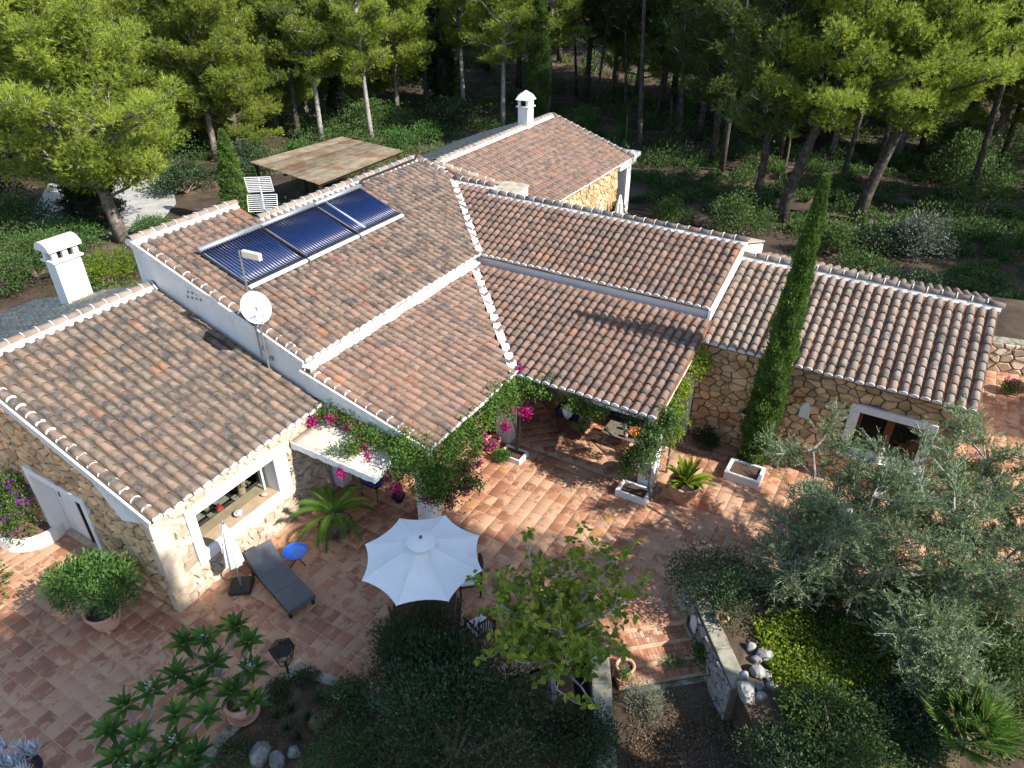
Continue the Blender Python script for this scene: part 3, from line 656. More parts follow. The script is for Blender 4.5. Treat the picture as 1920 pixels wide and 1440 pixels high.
# right stone wing
m = MB(); RB0, RB1, RZ0, RZ1 = 8.30, 9.82, 1.16, 2.26
m.hbox(3.50, 3.84, 4.0, RB0, -0.05, 3.16); m.hbox(3.50, 3.84, RB1, 10.55, -0.05, 3.16); m.hbox(3.50, 3.84, RB0, RB1, -0.05, RZ0); m.hbox(3.50, 3.84, RB0, RB1, RZ1, 3.16)
wR = m.build('stone_wall', MT['joint'], villa)
stones(wR, hab(3.50, 4.0, 0), BX, ZX, -AX, [(0, 0), (6.55, 0), (6.55, 3.15), (0, 3.15)], [(RB0 - .24 - 4, RB1 + .24 - 4, RZ0 - .2, RZ1 + .2)], 0.245, MT['stone'], seed=11, depth=0.06, asp=1.5, joint=.007)
m = MB(); m.prism([hab(3.50, 10.25, 0), hab(3.50, 10.25, 3.1), hab(6.86, 10.25, 4.2), hab(10.1, 10.25, 3.1), hab(10.1, 10.25, 0)], BX * 0.3); wRg = m.build('stone_wall', MT['joint'], villa)
stones(wRg, hab(3.44, 10.55, 0), AX, ZX, BX, [(0, 0), (6.6, 0), (6.6, 3.1), (3.4, 4.15), (0, 3.1)], [], 0.3, MT['stone'], seed=12, cap=60)
m = MB(); m.hbox(9.8, 10.1, 4.0, 10.2, 0, 3.0); m.build('white_wall', MT['white'], villa)
m = MB()
for (b0, b1, z0, z1) in ((RB0 - .24, RB1 + .24, RZ1, RZ1 + .2), (RB0 - .24, RB1 + .24, RZ0 - .2, RZ0), (RB0 - .24, RB0, RZ0, RZ1), (RB1, RB1 + .24, RZ0, RZ1)): m.hbox(3.40, 3.53, b0, b1, z0, z1)
wd = m.build('window', MT['white'], villa, bevel=0.012)
for k in (0, 1):
    b0 = RB0 + k * (RB1 - RB0) / 2; b1 = b0 + (RB1 - RB0) / 2; m = MB()
    m.hbox(3.62, 3.68, b0 + .004, b0 + .09, RZ0, RZ1); m.hbox(3.62, 3.68, b1 - .09, b1 - .004, RZ0, RZ1); m.hbox(3.62, 3.68, b0 + .09, b1 - .09, RZ0, RZ0 + .09); m.hbox(3.62, 3.68, b0 + .09, b1 - .09, RZ1 - .09, RZ1)
    m.build('window_sash', MT['brown'], wd)
    m = MB(); m.hbox(3.645, 3.651, b0 + .09, b1 - .09, RZ0 + .09, RZ1 - .09); m.build('pane', MT['glass'], wd)
m = MB(); m.hbox(3.30, 3.615, RB0 - .24, RB1 + .24, RZ0 - .28, RZ0 - .20); m.build('window_sill', MT['white'], wd)
m = MB(); m.hbox(3.86, 9.7, 4.3, 10.2, 0, 3.0); m.build('wall_core', MT['black'], villa)
for (b, z, w, h) in ((7.02, 1.62, .26, .5),):     # small arched niche
    m = MB(); m.prism([hab(3.415, b - w / 2, z), hab(3.415, b + w / 2, z), hab(3.415, b + w / 2, z + h * .55), hab(3.415, b + w * .33, z + h * .85), hab(3.415, b, z + h), hab(3.415, b - w * .33, z + h * .85), hab(3.415, b - w / 2, z + h * .55)], AX * 0.06); m.build('arched_niche', MT['white'], wR)
# rear wing walls, column and beam
m = MB(); m.hbox(11.3, 18.9, -5.6, -5.25, 0, 2.95); wK = m.build('stone_wall', MT['joint'], villa)
stones(wK, hab(11.3, -5.25, 0), AX, ZX, BX, [(0, 0), (7.6, 0), (7.6, 2.95), (0, 2.95)], [], 0.24, MT['stone'], seed=21, cap=160)
m = MB(); m.hbox(9.9, 18.9, -13.6, -5.65, 0, 2.7); m.build('wall_core', MT['black'], villa)
m = MB(); m.hbox(19.62, 20.14, -5.55, -5.03, 0, 2.98); m.build('pillar', MT['white'], villa, bevel=0.03)
m = MB(); m.hbox(18.85, 20.9, -5.5, -5.08, 2.62, 2.9); m.build('porch_beam', MT['white'], villa)
m = MB(); m.hbox(20.14, 21.1, -9.4, -4.95, 2.9, 3.12); m.build('porch_slab', MT['white'], villa, bevel=0.02)
m = MB(); m.prism([hab(20.0, -9.6, 2.8), hab(20.0, -9.6, 4.38), hab(20.0, -5.2, 2.92), hab(20.0, -5.2, 2.8)], AX * 0.1); m.build('white_wall', MT['white'], villa)
# small white gable that rises between the blocks
g0, g1, g2 = on_b(946, 378, -4.6), on_b(990, 350, -4.6), on_b(990, 388, -4.6)
m = MB(); g0.z -= .1; m.prism([g0, g1, g2], -BX * 0.22); wS = m.build('white_wall', MT['white'], villa)
m = MB(); e = (g1 - g0); m.prism([g0 + e * -.1 + ZX * .02 + BX * .05, g1 + ZX * .02 + BX * .05, g1 - BX * 1.0 + ZX * .02, g0 + e * -.1 - BX * 1.0 + ZX * .02], ZX * 0.06); m.build('roof_slope', MT['tileback'], villa)
# chimney on the left wing
L_back = lambda a, b: 4.6 + SL * (b + 9.1)
def chimney(c0, w, d, z0, z1, kind):
    """c0 (a,b) of the near corner; w along A, d along -B"""
    a, b = c0; m = MB(); m.hbox(a, a + w, b - d, b, z0, z1); ch = m.build('chimney', MT['white'], villa, bevel=0.02)
    m = MB(); m.hbox(a - .07, a + w + .07, b - d - .07, b + .07, z1, z1 + .06); m.build('chimney_ledge', MT['white'], ch, bevel=0.012)
    zc = z1 + .06; n = 3
    for i in range(n):
        for (bb) in (b - .12, b - d):
            m = MB(); aa = a + i * (w - .14) / (n - 1); m.hbox(aa, aa + .14, bb, bb + .12, zc, zc + .28); m.build('chimney_post', MT['white'], ch)
    m = MB(); m.hbox(a + .1, a + w - .1, b - d + .12, b - .12, zc, zc + .28); m.build('flue', MT['black'], ch)
    zt = zc + .28; m = MB(); pts = []
    if kind == 'arch':
        for t in range(9):
            an = math.pi * t / 8; pts.append(hab(a - .1, b - d / 2 + (d / 2 + .1) * math.cos(an), zt + .26 * math.sin(an)))
        m.prism(pts, AX * (w + .2))
    else:
        lo = [hab(a - .09, b + .09, zt), hab(a + w + .09, b + .09, zt), hab(a + w + .09, b - d - .09, zt), hab(a - .09, b - d - .09, zt)]
        mid = [hab(a + .04, b - .02, zt + .22), hab(a + w - .04, b - .02, zt + .22), hab(a + w - .04, b - d + .02, zt + .22), hab(a + .04, b - d + .02, zt + .22)]
        m.add(lo + mid + [hab(a + w / 2, b - d / 2, zt + .42)], [(3, 2, 1, 0), (0, 1, 5, 4), (1, 2, 6, 5), (2, 3, 7, 6), (3, 0, 4, 7), (4, 5, 8), (5, 6, 8), (6, 7, 8), (7, 4, 8)])
    m.build('chimney_cap', MT['white'], ch)
    return ch
chimney((-4.85, -11.72), 0.74, 0.48, 3.3, 5.02, 'arch')
chimney((17.15, -9.38), 0.56, 0.56, 4.2, 5.42, 'hip')
# vent grille on the white gable
m = MB()
for i in range(4):
    for j in range(3): m.box(on_a(352 + i * 8, 540 + j * 9 + i * 2, -3.81) - AX * .004, BX * .05, ZX * .07, AX * -.012)
m.build('vent_grille', MT['concrete'], wMg, kind='stuff')
# ------------------------------------------------------------------ garden walls, steps, kerbs
ra = random.Random(21)
def kerb(pts, w, z0, z1, label, material='concrete', name='garden_kerb'):
    m = MB()
    for i in range(len(pts) - 1):
        p, q = Vector(pts[i]), Vector(pts[i + 1]); d = (q - p); d.z = 0; L = d.length; d.normalize(); x = Vector((d.y, -d.x, 0)); n = max(1, int(L / .35))
        for k in range(n):
            a0 = p + d * (L * k / n + (0 if k == 0 else .004)); a1 = p + d * (L * (k + 1) / n); j = ra.uniform(-.015, .015)
            m.prism([a0 + ZX * z0, a1 + ZX * z0, a1 + x * (w + j) + ZX * z0, a0 + x * (w + ra.uniform(-.015, .015)) + ZX * z0], (0, 0, z1 - z0 + ra.uniform(-.012, .012)))
    return tag(m.build(name, MT[material], bevel=0.015), label, 'kerb')
K0, K1, K2, K3, K4 = at(300, 1500), at(503, 1278), at(565, 1243), at(640, 1275), at(745, 1308)
kerb([K0, K1, K2], 0.26, -0.2, 0.05, 'lichened concrete kerb along the shaded planting bed by the lantern')
kerb([K2, K3, K4], 0.22, -0.2, 0.045, 'mossy kerb running right from the iron lantern')
# low wall left of the steps
def garden_wall(p, q, w, z0, z1, label, seed, face=1, cap=0.05):
    p, q = Vector((p[0], p[1], 0)), Vector((q[0], q[1], 0)); d = (q - p); L = d.length; d.normalize(); x = Vector((d.y, -d.x, 0))
    t = thing('garden_wall', label, 'wall', p.lerp(q, .5) + x * (w / 2) + ZX * z0)
    m = MB(); m.box(p + ZX * z0, d * L, x * w, ZX * (z1 - z0 - cap)); core = m.build('wall_core', MT['joint'], t)
    m = MB(); n = max(1, int(L / .8))
    for k in range(n): m.box(p - x * .02 + d * (L * k / n + .003) + ZX * (z1 - cap + ra.uniform(-.006, .006)), d * (L / n - .006), x * (w + .04), ZX * (cap))
    m.build('coping', MT['concrete'], t, bevel=0.018)
    if face >= 1: stones(core, p + ZX * z0, d, ZX, -x, [(0, 0), (L, 0), (L, z1 - z0 - cap), (0, z1 - z0 - cap)], [], 0.2, MT['rock'], seed=seed, depth=.03)
    if face == 2: stones(core, p + x * w + ZX * z0, d, ZX, x, [(0, 0), (L, 0), (L, z1 - z0 - cap), (0, z1 - z0 - cap)], [], 0.2, MT['rock'], seed=seed + 1, depth=.03)
    return t, core, p, d, x, L
garden_wall((1.62, 9.75, 0), (1.42, 5.8, 0), -0.42, -0.6, 0.10, 'lichen covered low wall left of the garden steps', 31, 0)
wr = garden_wall(at(1284, 1092, .5), at(1372, 1290, .5) - Vector((0, 0.0, 0)), -0.38, -0.6, 0.5, 'stone retaining wall with a small white niche right of the steps', 33, 0)
_, wcore, wp, wdir, wx, wL = wr
stones(wcore, wp + ZX * (-.6 - wp.z), wdir, ZX, wx * 1.0 if wx.dot(Vector((-1, -.2, 0))) > 0 else -wx, [(0, 0), (wL, 0), (wL, 1.05), (0, 1.05)], [], 0.2, MT['rock'], seed=34, depth=.04)
fx = wx if wx.dot(Vector((-1, -.2, 0))) > 0 else -wx
m = MB(); c = wp + wdir * (wL * .32) + fx * .045; c.z = 0; m.prism([c + wdir * (-.13), c + wdir * .13, c + wdir * .13 + ZX * .26, c + wdir * .07 + ZX * .37, c + ZX * .41, c - wdir * .07 + ZX * .37, c - wdir * .13 + ZX * .26], fx * .03); m.build('niche', MT['white'], wcore)
# steps down into the lower garden
S0, S1 = at(1128, 1186), at(1288, 1160); sdv = (S1 - S0); sL = sdv.length; sdv.normalize(); sdn = Vector((sdv.y, -sdv.x, 0)); sdn = sdn if sdn.y < 0 else -sdn
st = thing('garden_steps', 'brick paved steps leading down from the terrace', 'steps', S0 + sdn * .6 + ZX * -.5)
MT['brick'] = mat('step_brick', (0.44, 0.22, 0.13), (0.36, 0.16, 0.09), 5, c3=(0.5, 0.34, 0.24), s3=4, rough=0.9, bump=0.4, rnd=0.25)
for k in range(-2, 3):
    m = MB(); O = S0 + sdn * (0.02 + k * .34) + sdv * (max(0, k) * .05); z = -0.14 * (k + 1) if k >= 0 else 0.006; m.box(O + ZX * (z - .3), sdv * (sL + .1 * k if k > 0 else sL), sdn * .34, ZX * .275); m.build('step', MT['grout'], st)
    nb = int((sL + .1 * max(0, k)) / .085); bm_ = MB(); bm_.box((0, 0, 0), sdv * .078, sdn * .155, ZX * .025); bme = bm_.mesh('brick', MT['brick'])
    for i in range(nb):
        for j in range(2): put('brick', bme, st, Matrix.Translation(O - st.location + sdv * (i * .085 + .003) + sdn * (.005 + j * .168) + ZX * (z - .0245 + ra.uniform(-.003, .003))))
m = MB(); m.box(S0 + sdn * 1.06 + sdv * .3 + ZX * -.75, sdv * (sL - .1), sdn * .12, ZX * .22); m.build('kerb_edge', MT['concrete'], st, bevel=.03)
# raised bed that carries the olives
BED = [at(1290, 1098, .45), at(1420, 1088, .45), at(1640, 1082, .45), at(1990, 1056, .45), Vector((15, 9, .45)), Vector((15, 2, .45)), Vector((4.9, 2, .45)), at(1385, 1290, .45)]
m = MB(); m.prism([Vector((p.x, p.y, -0.5)) for p in BED], (0, 0, 0.92)); m.build('raised_bed', mat('bed_soil', (0.10, 0.068, 0.045), (0.065, 0.045, 0.03), 3, c3=(0.17, 0.12, 0.075), s3=2, rough=1, bump=1, bscale=18), kind='structure')
BED2 = [at(505, 1282), at(565, 1250), at(640, 1282), at(745, 1315), at(900, 1290), at(1090, 1235), Vector((1.18, 9.4, 0)), Vector((1.0, 3, 0)), Vector((-6.5, 3, 0)), at(330, 1490)]
m = MB(); m.prism([Vector((p.x, p.y, -0.3)) for p in BED2], (0, 0, 0.29)); m.build('planting_bed', bpy.data.materials['bed_soil'], kind='structure')
kerb([at(1292, 1094, .45), at(1420, 1084, .45), at(1640, 1078, .45), at(1960, 1054, .45)], 0.18, -.9, 0.05, 'grey stone edging between the terrace and the olive bed', name='bed_edging')
# dry stone wall at the right
p0, p1 = at(1838, 690), at(2010, 716)
garden_wall(p0, p1, -0.5, 0, 1.05, 'pale dry stone retaining wall right of the villa', 41, 0, 0.02)
dsw = [o for o in bpy.data.objects if o.name.startswith('wall_core')][-1]
d = (p1 - p0); d.z = 0; L = d.length; d.normalize(); xx = Vector((d.y, -d.x, 0)); xx = xx if xx.y < 0 else -xx
stones(dsw, Vector((p0.x, p0.y, 0)), d, ZX, xx, [(0, 0), (L, 0), (L, 1.05), (0, 1.05)], [], 0.33, MT['stoneL'], seed=43, depth=.08, joint=.014, asp=1.25)
m = MB(); m.prism([Vector((p0.x, p0.y, .0)) + d * -2 - xx * .3, Vector((p0.x, p0.y, 0)) + d * (L + 6) - xx * .3, Vector((p0.x, p0.y, 0)) + d * (L + 6) - xx * 4, Vector((p0.x, p0.y, 0)) + d * -2 - xx * 4], (0, 0, 1.0)); m.build('back_garden_bank', MT['earth'], kind='structure')
# pale rocks heaped beside the retaining wall
def rock(P, r, seed, label, sz=(1, .8, .7), group=None, name='rock', mt_='rock'):
    rr = random.Random(seed); m = MB(); m.ball((0, 0, 0), r, 14, 9, 0.05, rr, sz); ax_ = [(Vector((rr.uniform(-1, 1), rr.uniform(-1, 1), rr.uniform(-.6, 1))).normalized(), rr.uniform(.55, .85)) for _ in range(7)]; cut = []
    for p_ in m.V:
        v_ = Vector(p_)
        for n_, d_ in ax_:
            e_ = v_.dot(n_) - d_ * r * .9
            if e_ > 0: v_ = v_ - n_ * e_ * .9
        cut.append(tuple(v_))
    m.V = cut; o = m.build(name, MT[mt_], None); o.location = P + ZX * r * sz[2] * .55; o.rotation_euler = (rr.uniform(-.4, .4), rr.uniform(-.4, .4), rr.uniform(0, 6)); return tag(o, label, 'rock', group)
for i, (x, y, r, lab) in enumerate(((1407, 1215, .13, 'small pale rock at the top of the heap by the retaining wall'), (1432, 1232, .20, 'long pale slab of rock in the heap by the retaining wall'), (1418, 1240, .12, 'pale rock against the long slab in the heap'), (1420, 1262, .19, 'square grey rock in the middle of the heap'), (1395, 1270, .12, 'brownish rock touching the wall in the heap'), (1438, 1268, .11, 'small grey rock right of the square one'), (1422, 1290, .13, 'rounded grey rock below the square one'), (1398, 1300, .27, 'largest grey boulder at the foot of the heap'), (1426, 1308, .13, 'small boulder right of the largest one'), (1447, 1290, .14, 'pale rock apart at the right of the heap'))):
    rock(at(x, y, .43 if i < 7 else .4), r, 50 + i, lab, group='rocks heaped by the retaining wall')
rock(at(492, 1425), .25, 71, 'tall weathered grey rock with hollows in the planting bed', (.7, .8, 1.25), mt_='rockdark'); rock(at(520, 1432), .2, 72, 'grey rock leaning right of the tall weathered one', (.8, .7, 1.1), mt_='rockdark'); rock(at(552, 1412), .16, 73, 'low grey rock behind the leaning one in the bed', mt_='rockdark')
rock(at(705, 1312), .16, 74, 'pale rounded rock in the bed near the dark bush')

# ------------------------------------------------------------------ roof equipment
def onM(px, py, h=0.0):
    """point on the main roof plane, raised by h"""
    r = ray(px, py); lo, hi = 5.0, 80.0
    for _ in range(50):
        t = (lo + hi) / 2; q = EYE + r * t; a, b, z = toab(q)
        if z > 3.86 - SM * (b + 3.70) + h: lo = t
        else: hi = t
    return EYE + r * lo
SN = (BX * SM + ZX).normalized(); SU = (-BX + ZX * SM).normalized()
MT['backsheet'] = mat('collector_reflector', (0.20, 0.23, 0.31), (0.16, 0.18, 0.25), 8, rough=.6)
def solar_panel(a0, a1, label, nt, pale=()):
    lo_b, hi_b = -6.38, -8.02; base = lambda a, b, h: hab(a, b, 3.86 - SM * (b + 3.70)) + SN * h
    t = thing('solar_collector', label, 'solar panel', base((a0 + a1) / 2, -7.2, .1), 'solar collectors on the main roof')
    L = (base(0, hi_b, 0) - base(0, lo_b, 0)).length
    m = MB(); m.tube([base(a0 + .01, hi_b, .27), base(a1 - .01, hi_b, .27)], .075, 10); m.build('header_pipe', MT['alu'], t, smooth=True)
    m = MB(); m.box(base(a0 + .02, lo_b + .05, .14), AX * (a1 - a0 - .04), SU * -.10, SN * .05); m.build('bottom_rail', MT['whitemetal'], t)
    m = MB()
    for a in (a0 + .03, a1 - .06): m.box(base(a, lo_b, .13), AX * .03, SU * L, SN * .035)
    m.build('side_rail', MT['darkplastic'], t, kind='stuff')
    m = MB(); m.box(base(a0 + .06, lo_b, .10), AX * (a1 - a0 - .12), SU * L, SN * .008); m.build('back_sheet', MT['backsheet'], t)
    sp = (a1 - a0 - .16) / nt
    for i in range(nt):
        a = a0 + .08 + sp * (i + .5); m = MB(); m.tube([base(a, lo_b + .0, .20), base(a, hi_b + .05, .235)], sp * .31, 8); tb = m.build('glass_tube', MT['tubepale' if i in pale else 'tube'], t, smooth=True)
        m = MB(); m.tube([base(a, lo_b + .04, .20), base(a, lo_b - .03, .20)], sp * .44, 8); m.build('tube_cap', MT['darkplastic'], tb)
    for a in (a0 + .1, a1 - .1):
        for b in (lo_b - .1, hi_b + .1): m = MB(); m.tube([base(a, b, 0), base(a, b, .16)], .02, 5); m.build('foot', MT['iron'], t)
solar_panel(-3.02, -0.90, 'left solar collector with rows of dark blue glass tubes', 20); solar_panel(-0.86, 1.27, 'middle solar collector with rows of dark blue glass tubes', 20, ())
solar_panel(1.31, 3.44, 'right solar collector with one pale failed glass tube', 20, (3,))
m = MB(); pz = lambda a, b, h: hab(a, b, 3.86 - SM * (b + 3.70)) + SN * h
m.tube([pz(3.42, -8.02, .27), pz(3.62, -8.05, .26), pz(3.72, -8.25, .17), pz(4.0, -8.38, .13), pz(7.0, -8.40, .13), pz(7.15, -8.5, .2)], .04, 8)
tag(m.build('insulated_pipe', MT['darkplastic'], smooth=True), 'black insulated pipe running from the solar collectors along the ridge', 'pipe')
# mast with a box antenna, on the white gable
aW = -3.83
b0 = on_a(492, 672, aW - .12); mast_a, mast_b, mast_z = toab(b0)
topz = toab(onvert(405, 458, b0, BX))[2]
t = thing('antenna_mast', 'thin steel mast with a cream box antenna fixed to the white gable', 'antenna', b0)
tp = b0.copy(); tp.z = topz; m = MB(); m.tube([b0, tp], .026, 8); m.build('mast', MT['steel'], t)
for z in (.25, .75):
    m = MB(); q = b0 + ZX * z; m.box(q - BX * .02 - ZX * .02, AX * .14, BX * .04, ZX * .04); m.box(q + AX * .10 - BX * .06 - ZX * .05, AX * .02, BX * .12, ZX * .10); m.build('bracket', MT['steel'], t)
m = MB(); m.prism([tp + ZX * .02 + BX * .06, tp + ZX * -.16 + BX * .06, tp - ZX * .20 + BX * .52 + AX * .1, tp - ZX * .02 + BX * .52 + AX * .1], AX * .10); m.build('antenna_box', MT['cream'], t, bevel=.015)
# satellite dish
d0 = on_a(505, 692, aW - .14); t = thing('satellite_dish', 'white satellite dish on a short pole against the gable wall', 'satellite dish', d0)
dc = onvert(478, 578, d0, BX); m = MB(); m.tube([d0, Vector((d0.x, d0.y, dc.z - .25)), Vector((d0.x, d0.y, dc.z + .05))], .03, 8); m.build('pole', MT['steel'], t)
for z in (.25, .8):
    m = MB(); q = d0 + ZX * z; m.box(q - BX * .02 - ZX * .02, AX * .15, BX * .04, ZX * .04); m.box(q + AX * .12 - BX * .06 - ZX * .05, AX * .02, BX * .12, ZX * .10); m.build('bracket', MT['steel'], t)
face = Vector((math.cos(R(-48)) * .85, math.sin(R(-48)) * .85, .52)).normalized(); fx_ = face.cross(ZX).normalized(); fy_ = fx_.cross(face)
m = MB(); vs_ = [dc + face * .0]; fs = []; n = 24
for k in range(1, 5):
    for j in range(n):
        an = 2 * math.pi * j / n; rr = .40 * k / 4; vs_.append(dc + fx_ * (math.cos(an) * rr * .92) + fy_ * (math.sin(an) * rr * 1.02) + face * (.085 * (k / 4) ** 2))
for j in range(n): fs.append((0, 1 + j, 1 + (j + 1) % n))
for k in range(3):
    for j in range(n): fs.append((1 + k * n + j, 1 + (k + 1) * n + j, 1 + (k + 1) * n + (j + 1) % n, 1 + k * n + (j + 1) % n))
m.add(vs_, fs); o = m.build('reflector', MT['whitemetal'], t, smooth=True); sol = o.modifiers.new('t', 'SOLIDIFY'); sol.thickness = .02
foc = dc + face * .48 - fy_ * .12; m = MB(); m.tube([dc - fy_ * .40 + face * .08, foc - fy_ * .1], .016, 6); m.build('feed_arm', MT['whitemetal'], t)
m = MB(); m.tube([foc - face * .10, foc + face * .06], .04, 10); m.tube([foc + face * .02, foc + face * .02 - ZX * .14], .022, 8); m.box(foc + fx_ * .03 - ZX * .03, fx_ * .1, ZX * .06, face * .05); m.build('receiver_head', MT['whitemetal'], t)
# slatted grid antenna behind the ridge
q0 = hab(0.9, -9.2, 5.2)
g0 = onvert(497, 398, q0, BX); t = thing('grid_antenna', 'white slatted grid antenna standing behind the main ridge', 'antenna', Vector((g0.x, g0.y, 4.9)))
up = onvert(490, 338, q0, BX); m = MB(); m.tube([Vector((g0.x, g0.y, 4.9)), Vector((g0.x, g0.y, up.z + .05))], .025, 8); m.build('mast', MT['whitemetal'], t)
cpx = Vector((1, 0.12, 0)).normalized()
for (zc, hh, ww, tilt) in ((up.z - .13, .50, .78, 0.25), (up.z - .72, .50, .90, -.35)):
    m = MB(); c = Vector((g0.x, g0.y, zc)) + Vector((0, -.06, 0)); dn = Vector((0, -tilt, 1)).normalized()
    for s in (-1, 1): m.tube([c + cpx * (s * ww / 2) - dn * hh / 2, c + cpx * (s * ww / 2) + dn * hh / 2], .014, 5)
    m.build('antenna_frame', MT['whitemetal'], t, kind='stuff')
    for k in range(9): m = MB(); z = -hh / 2 + hh * k / 8; m.tube([c - cpx * (ww / 2) + dn * z, c + cpx * (ww / 2) + dn * z], .013, 5); m.build('slat', MT['whitemetal'], t)
# downpipe on the gable
m = MB(); q = on_a(552, 648, aW - .03); m.tube([q, on_a(538, 658, aW - .05)], .03, 6); tag(m.build('downpipe', MT['whitemetal']), 'short white pipe stub at the foot of the white gable', 'pipe')

# ------------------------------------------------------------------ carport behind the villa
c4 = [at(470, 305, 2.6), at(640, 258, 2.6), at(755, 285, 2.6), at(600, 347, 2.6)]
cc = sum(c4, Vector()) / 4; t = thing('carport', 'open carport with a weathered plank roof behind the villa', 'carport', Vector((cc.x, cc.y, 0)))
e1 = c4[1] - c4[0]; e2 = c4[3] - c4[0]; nP = 24
for k in range(nP):
    m = MB(); f0, f1 = k / nP + .003, (k + 1) / nP - .003; z = ra.uniform(0, .03)
    P = lambda u, v: c4[0] * ((1 - u) * (1 - v)) + c4[1] * (u * (1 - v)) + c4[2] * (u * v) + c4[3] * ((1 - u) * v)
    m.prism([P(-.01, f0) + ZX * z, P(1.01, f0) + ZX * z, P(1.01, f1) + ZX * z, P(-.01, f1) + ZX * z], (0, 0, .035)); m.build('plank', MT['planks'], t)
for (u, v) in ((.03, .04), (.03, .96), (.97, .04), (.97, .96), (.5, .96), (.5, .04)):
    q = P(u, v); m = MB(); m.box(Vector((q.x - .07, q.y - .07, -.05)), (.14, 0, 0), (0, .14, 0), (0, 0, 2.62)); m.build('post', MT['darkwood'], t)
m = MB()
for v in (.04, .5, .96): a_, b_ = P(0, v), P(1, v); m.tube([a_ - ZX * .09, b_ - ZX * .09], .07, 4)
m.build('roof_beam', MT['darkwood'], t, kind='stuff')

# ------------------------------------------------------------------ pots and planters
def pot_mesh(r, h, rim=0.03, belly=1.0, n=22, material='clay'):
    m = MB(); m.lathe([(r * .62, 0), (r * .70, h * .12), (r * .90 * belly, h * .55), (r * .97 * belly, h * .82), (r, h * .90), (r + rim, h * .92), (r + rim, h), (r - .02, h), (r - .035, h * .86)], n=n); return m
def pot(px, py, r, h, label, material='clay', belly=1.0, group='terracotta pots on the terrace', feet=False, P=None, z=0.0, saucer=False):
    P = Vector(P) if P is not None else at(px, py, z); t = thing('plant_pot', label, 'pot', P, group)
    o = pot_mesh(r, h, belly=belly).build('bowl', MT[material], None, smooth=True); o.parent = t; o.location = (0, 0, .03 if (feet or saucer) else .0)
    m = MB(); m.lathe([(0.001, h * .88), (r * .5, h * .885), (r - .03, h * .87)], n=20); o = m.build('soil', MT['soil'], None); o.parent = t
    if feet:
        for k in range(3): m = MB(); an = k * 2.1 + .4 - math.pi / 2; m.box((math.cos(an) * r * .66 - .03, math.sin(an) * r * .66 - .03, 0), (.07, 0, 0), (0, .06, 0), (0, 0, .05)); o = m.build('pot_foot', MT[material], None, bevel=.01); o.parent = t
    if saucer: m = MB(); m.lathe([(.001, 0.0), (r * .95, 0), (r * 1.08, .045), (r * 1.02, .045), (r * .9, .02), (.001, .02)], n=22); o = m.build('saucer', MT[material], None, smooth=True); o.parent = t
    return t
pot(206, 1172, .36, .50, 'large pink terracotta pot under the bushy shrub by the stone corner', 'clay2', feet=True)
pot(925, 845, .20, .40, 'ribbed terracotta pot on a saucer beside the middle pillar', saucer=True)
pot(1279, 938, .40, .62, 'big round terracotta pot holding the lime green cycad', belly=1.06, feet=True)
pot(1190, 892, .32, .52, 'terracotta pot with a leafy plant hidden behind the right pillar', belly=1.05)
pot(458, 1338, .28, .42, 'glazed greyish pot with the plumeria at the edge of the bed', 'clay2', belly=1.05, saucer=True, z=.04)
pot(1170, 1268, .18, .34, 'slim terracotta pot on a saucer at the side of the steps', saucer=True, z=-.42)
pot(1897, 738, .28, .38, 'terracotta pot of magenta flowers by the dry stone wall', saucer=True)
pot(1349, 1168, .12, .16, 'tiny terracotta pot on top of the retaining wall', P=at(1352, 1165, .5))
pot(748, 940, .15, .2, 'small dark pot on a tiled base beside the front pillar', 'iron')
pot(1150, 398, .28, .42, 'terracotta pot beside the white column of the rear porch', P=hab(18.6, -4.9, 0))
pot(95, 1432, .30, .40, 'dark blue pot holding the silvery spiky plant', 'navy', P=at(55, 1470, 0))
pot(330, 1470, .26, .4, 'terracotta pot at the lower edge under the second plumeria', P=at(300, 1468, 0))
def planter(corners, h, w, label, material='white', soil='soil', z=0.0, name='planter'):
    C_ = [Vector(c) for c in corners]; cen = sum(C_, Vector()) / len(C_); t = thing(name, label, 'planter', Vector((cen.x, cen.y, z)))
    I_ = [c + (cen - c).normalized() * w * 1.4 for c in C_]; n = len(C_); m = MB()
    vs_ = [Vector((c.x, c.y, z)) for c in C_] + [Vector((c.x, c.y, z + h)) for c in C_] + [Vector((c.x, c.y, z + h)) for c in I_] + [Vector((c.x, c.y, z + h - .08)) for c in I_]; fs = []
    for i in range(n):
        j = (i + 1) % n; fs += [(i, j, n + j, n + i), (n + i, n + j, 2 * n + j, 2 * n + i), (2 * n + i, 2 * n + j, 3 * n + j, 3 * n + i)]
    m.add(vs_, fs); m.build('rim', MT[material], t, bevel=.02)
    m = MB(); m.prism([Vector((c.x, c.y, z + h - .12)) for c in I_], (0, 0, .05)); m.build('soil', MT[soil], t); return t
def hrect(a0, a1, b0, b1): return [hab(a0, b0), hab(a0, b1), hab(a1, b1), hab(a1, b0)]
pl = toab(at(1152, 928)); pr = toab(at(1215, 955)); pk = toab(at(1168, 905))
planter(hrect(pl[0], pl[0] + .52, pl[1], pl[1] + .88), .20, .085, 'low white planter of bare soil in front of the right pillar')
pl = toab(at(1357, 893)); planter(hrect(pl[0] - .1, pl[0] + .62, pl[1], pl[1] + .95), .26, .085, 'low white planter beneath the slim cypress')
pl = toab(at(958, 866)); planter(hrect(pl[0] - .02, pl[0] + .5, pl[1] - .42, pl[1] + .30), .16, .06, 'small white kerbed planter at the foot of the middle pillar')
ov = [at(62 + 0, 1000) + Vector((math.cos(k * math.pi / 12) * 0.80, math.sin(k * math.pi / 12) * 0.66, 0)) for k in range(24)]
planter(ov, .34, .10, 'oval white planter of reddish soil by the doorway', soil='redsoil')
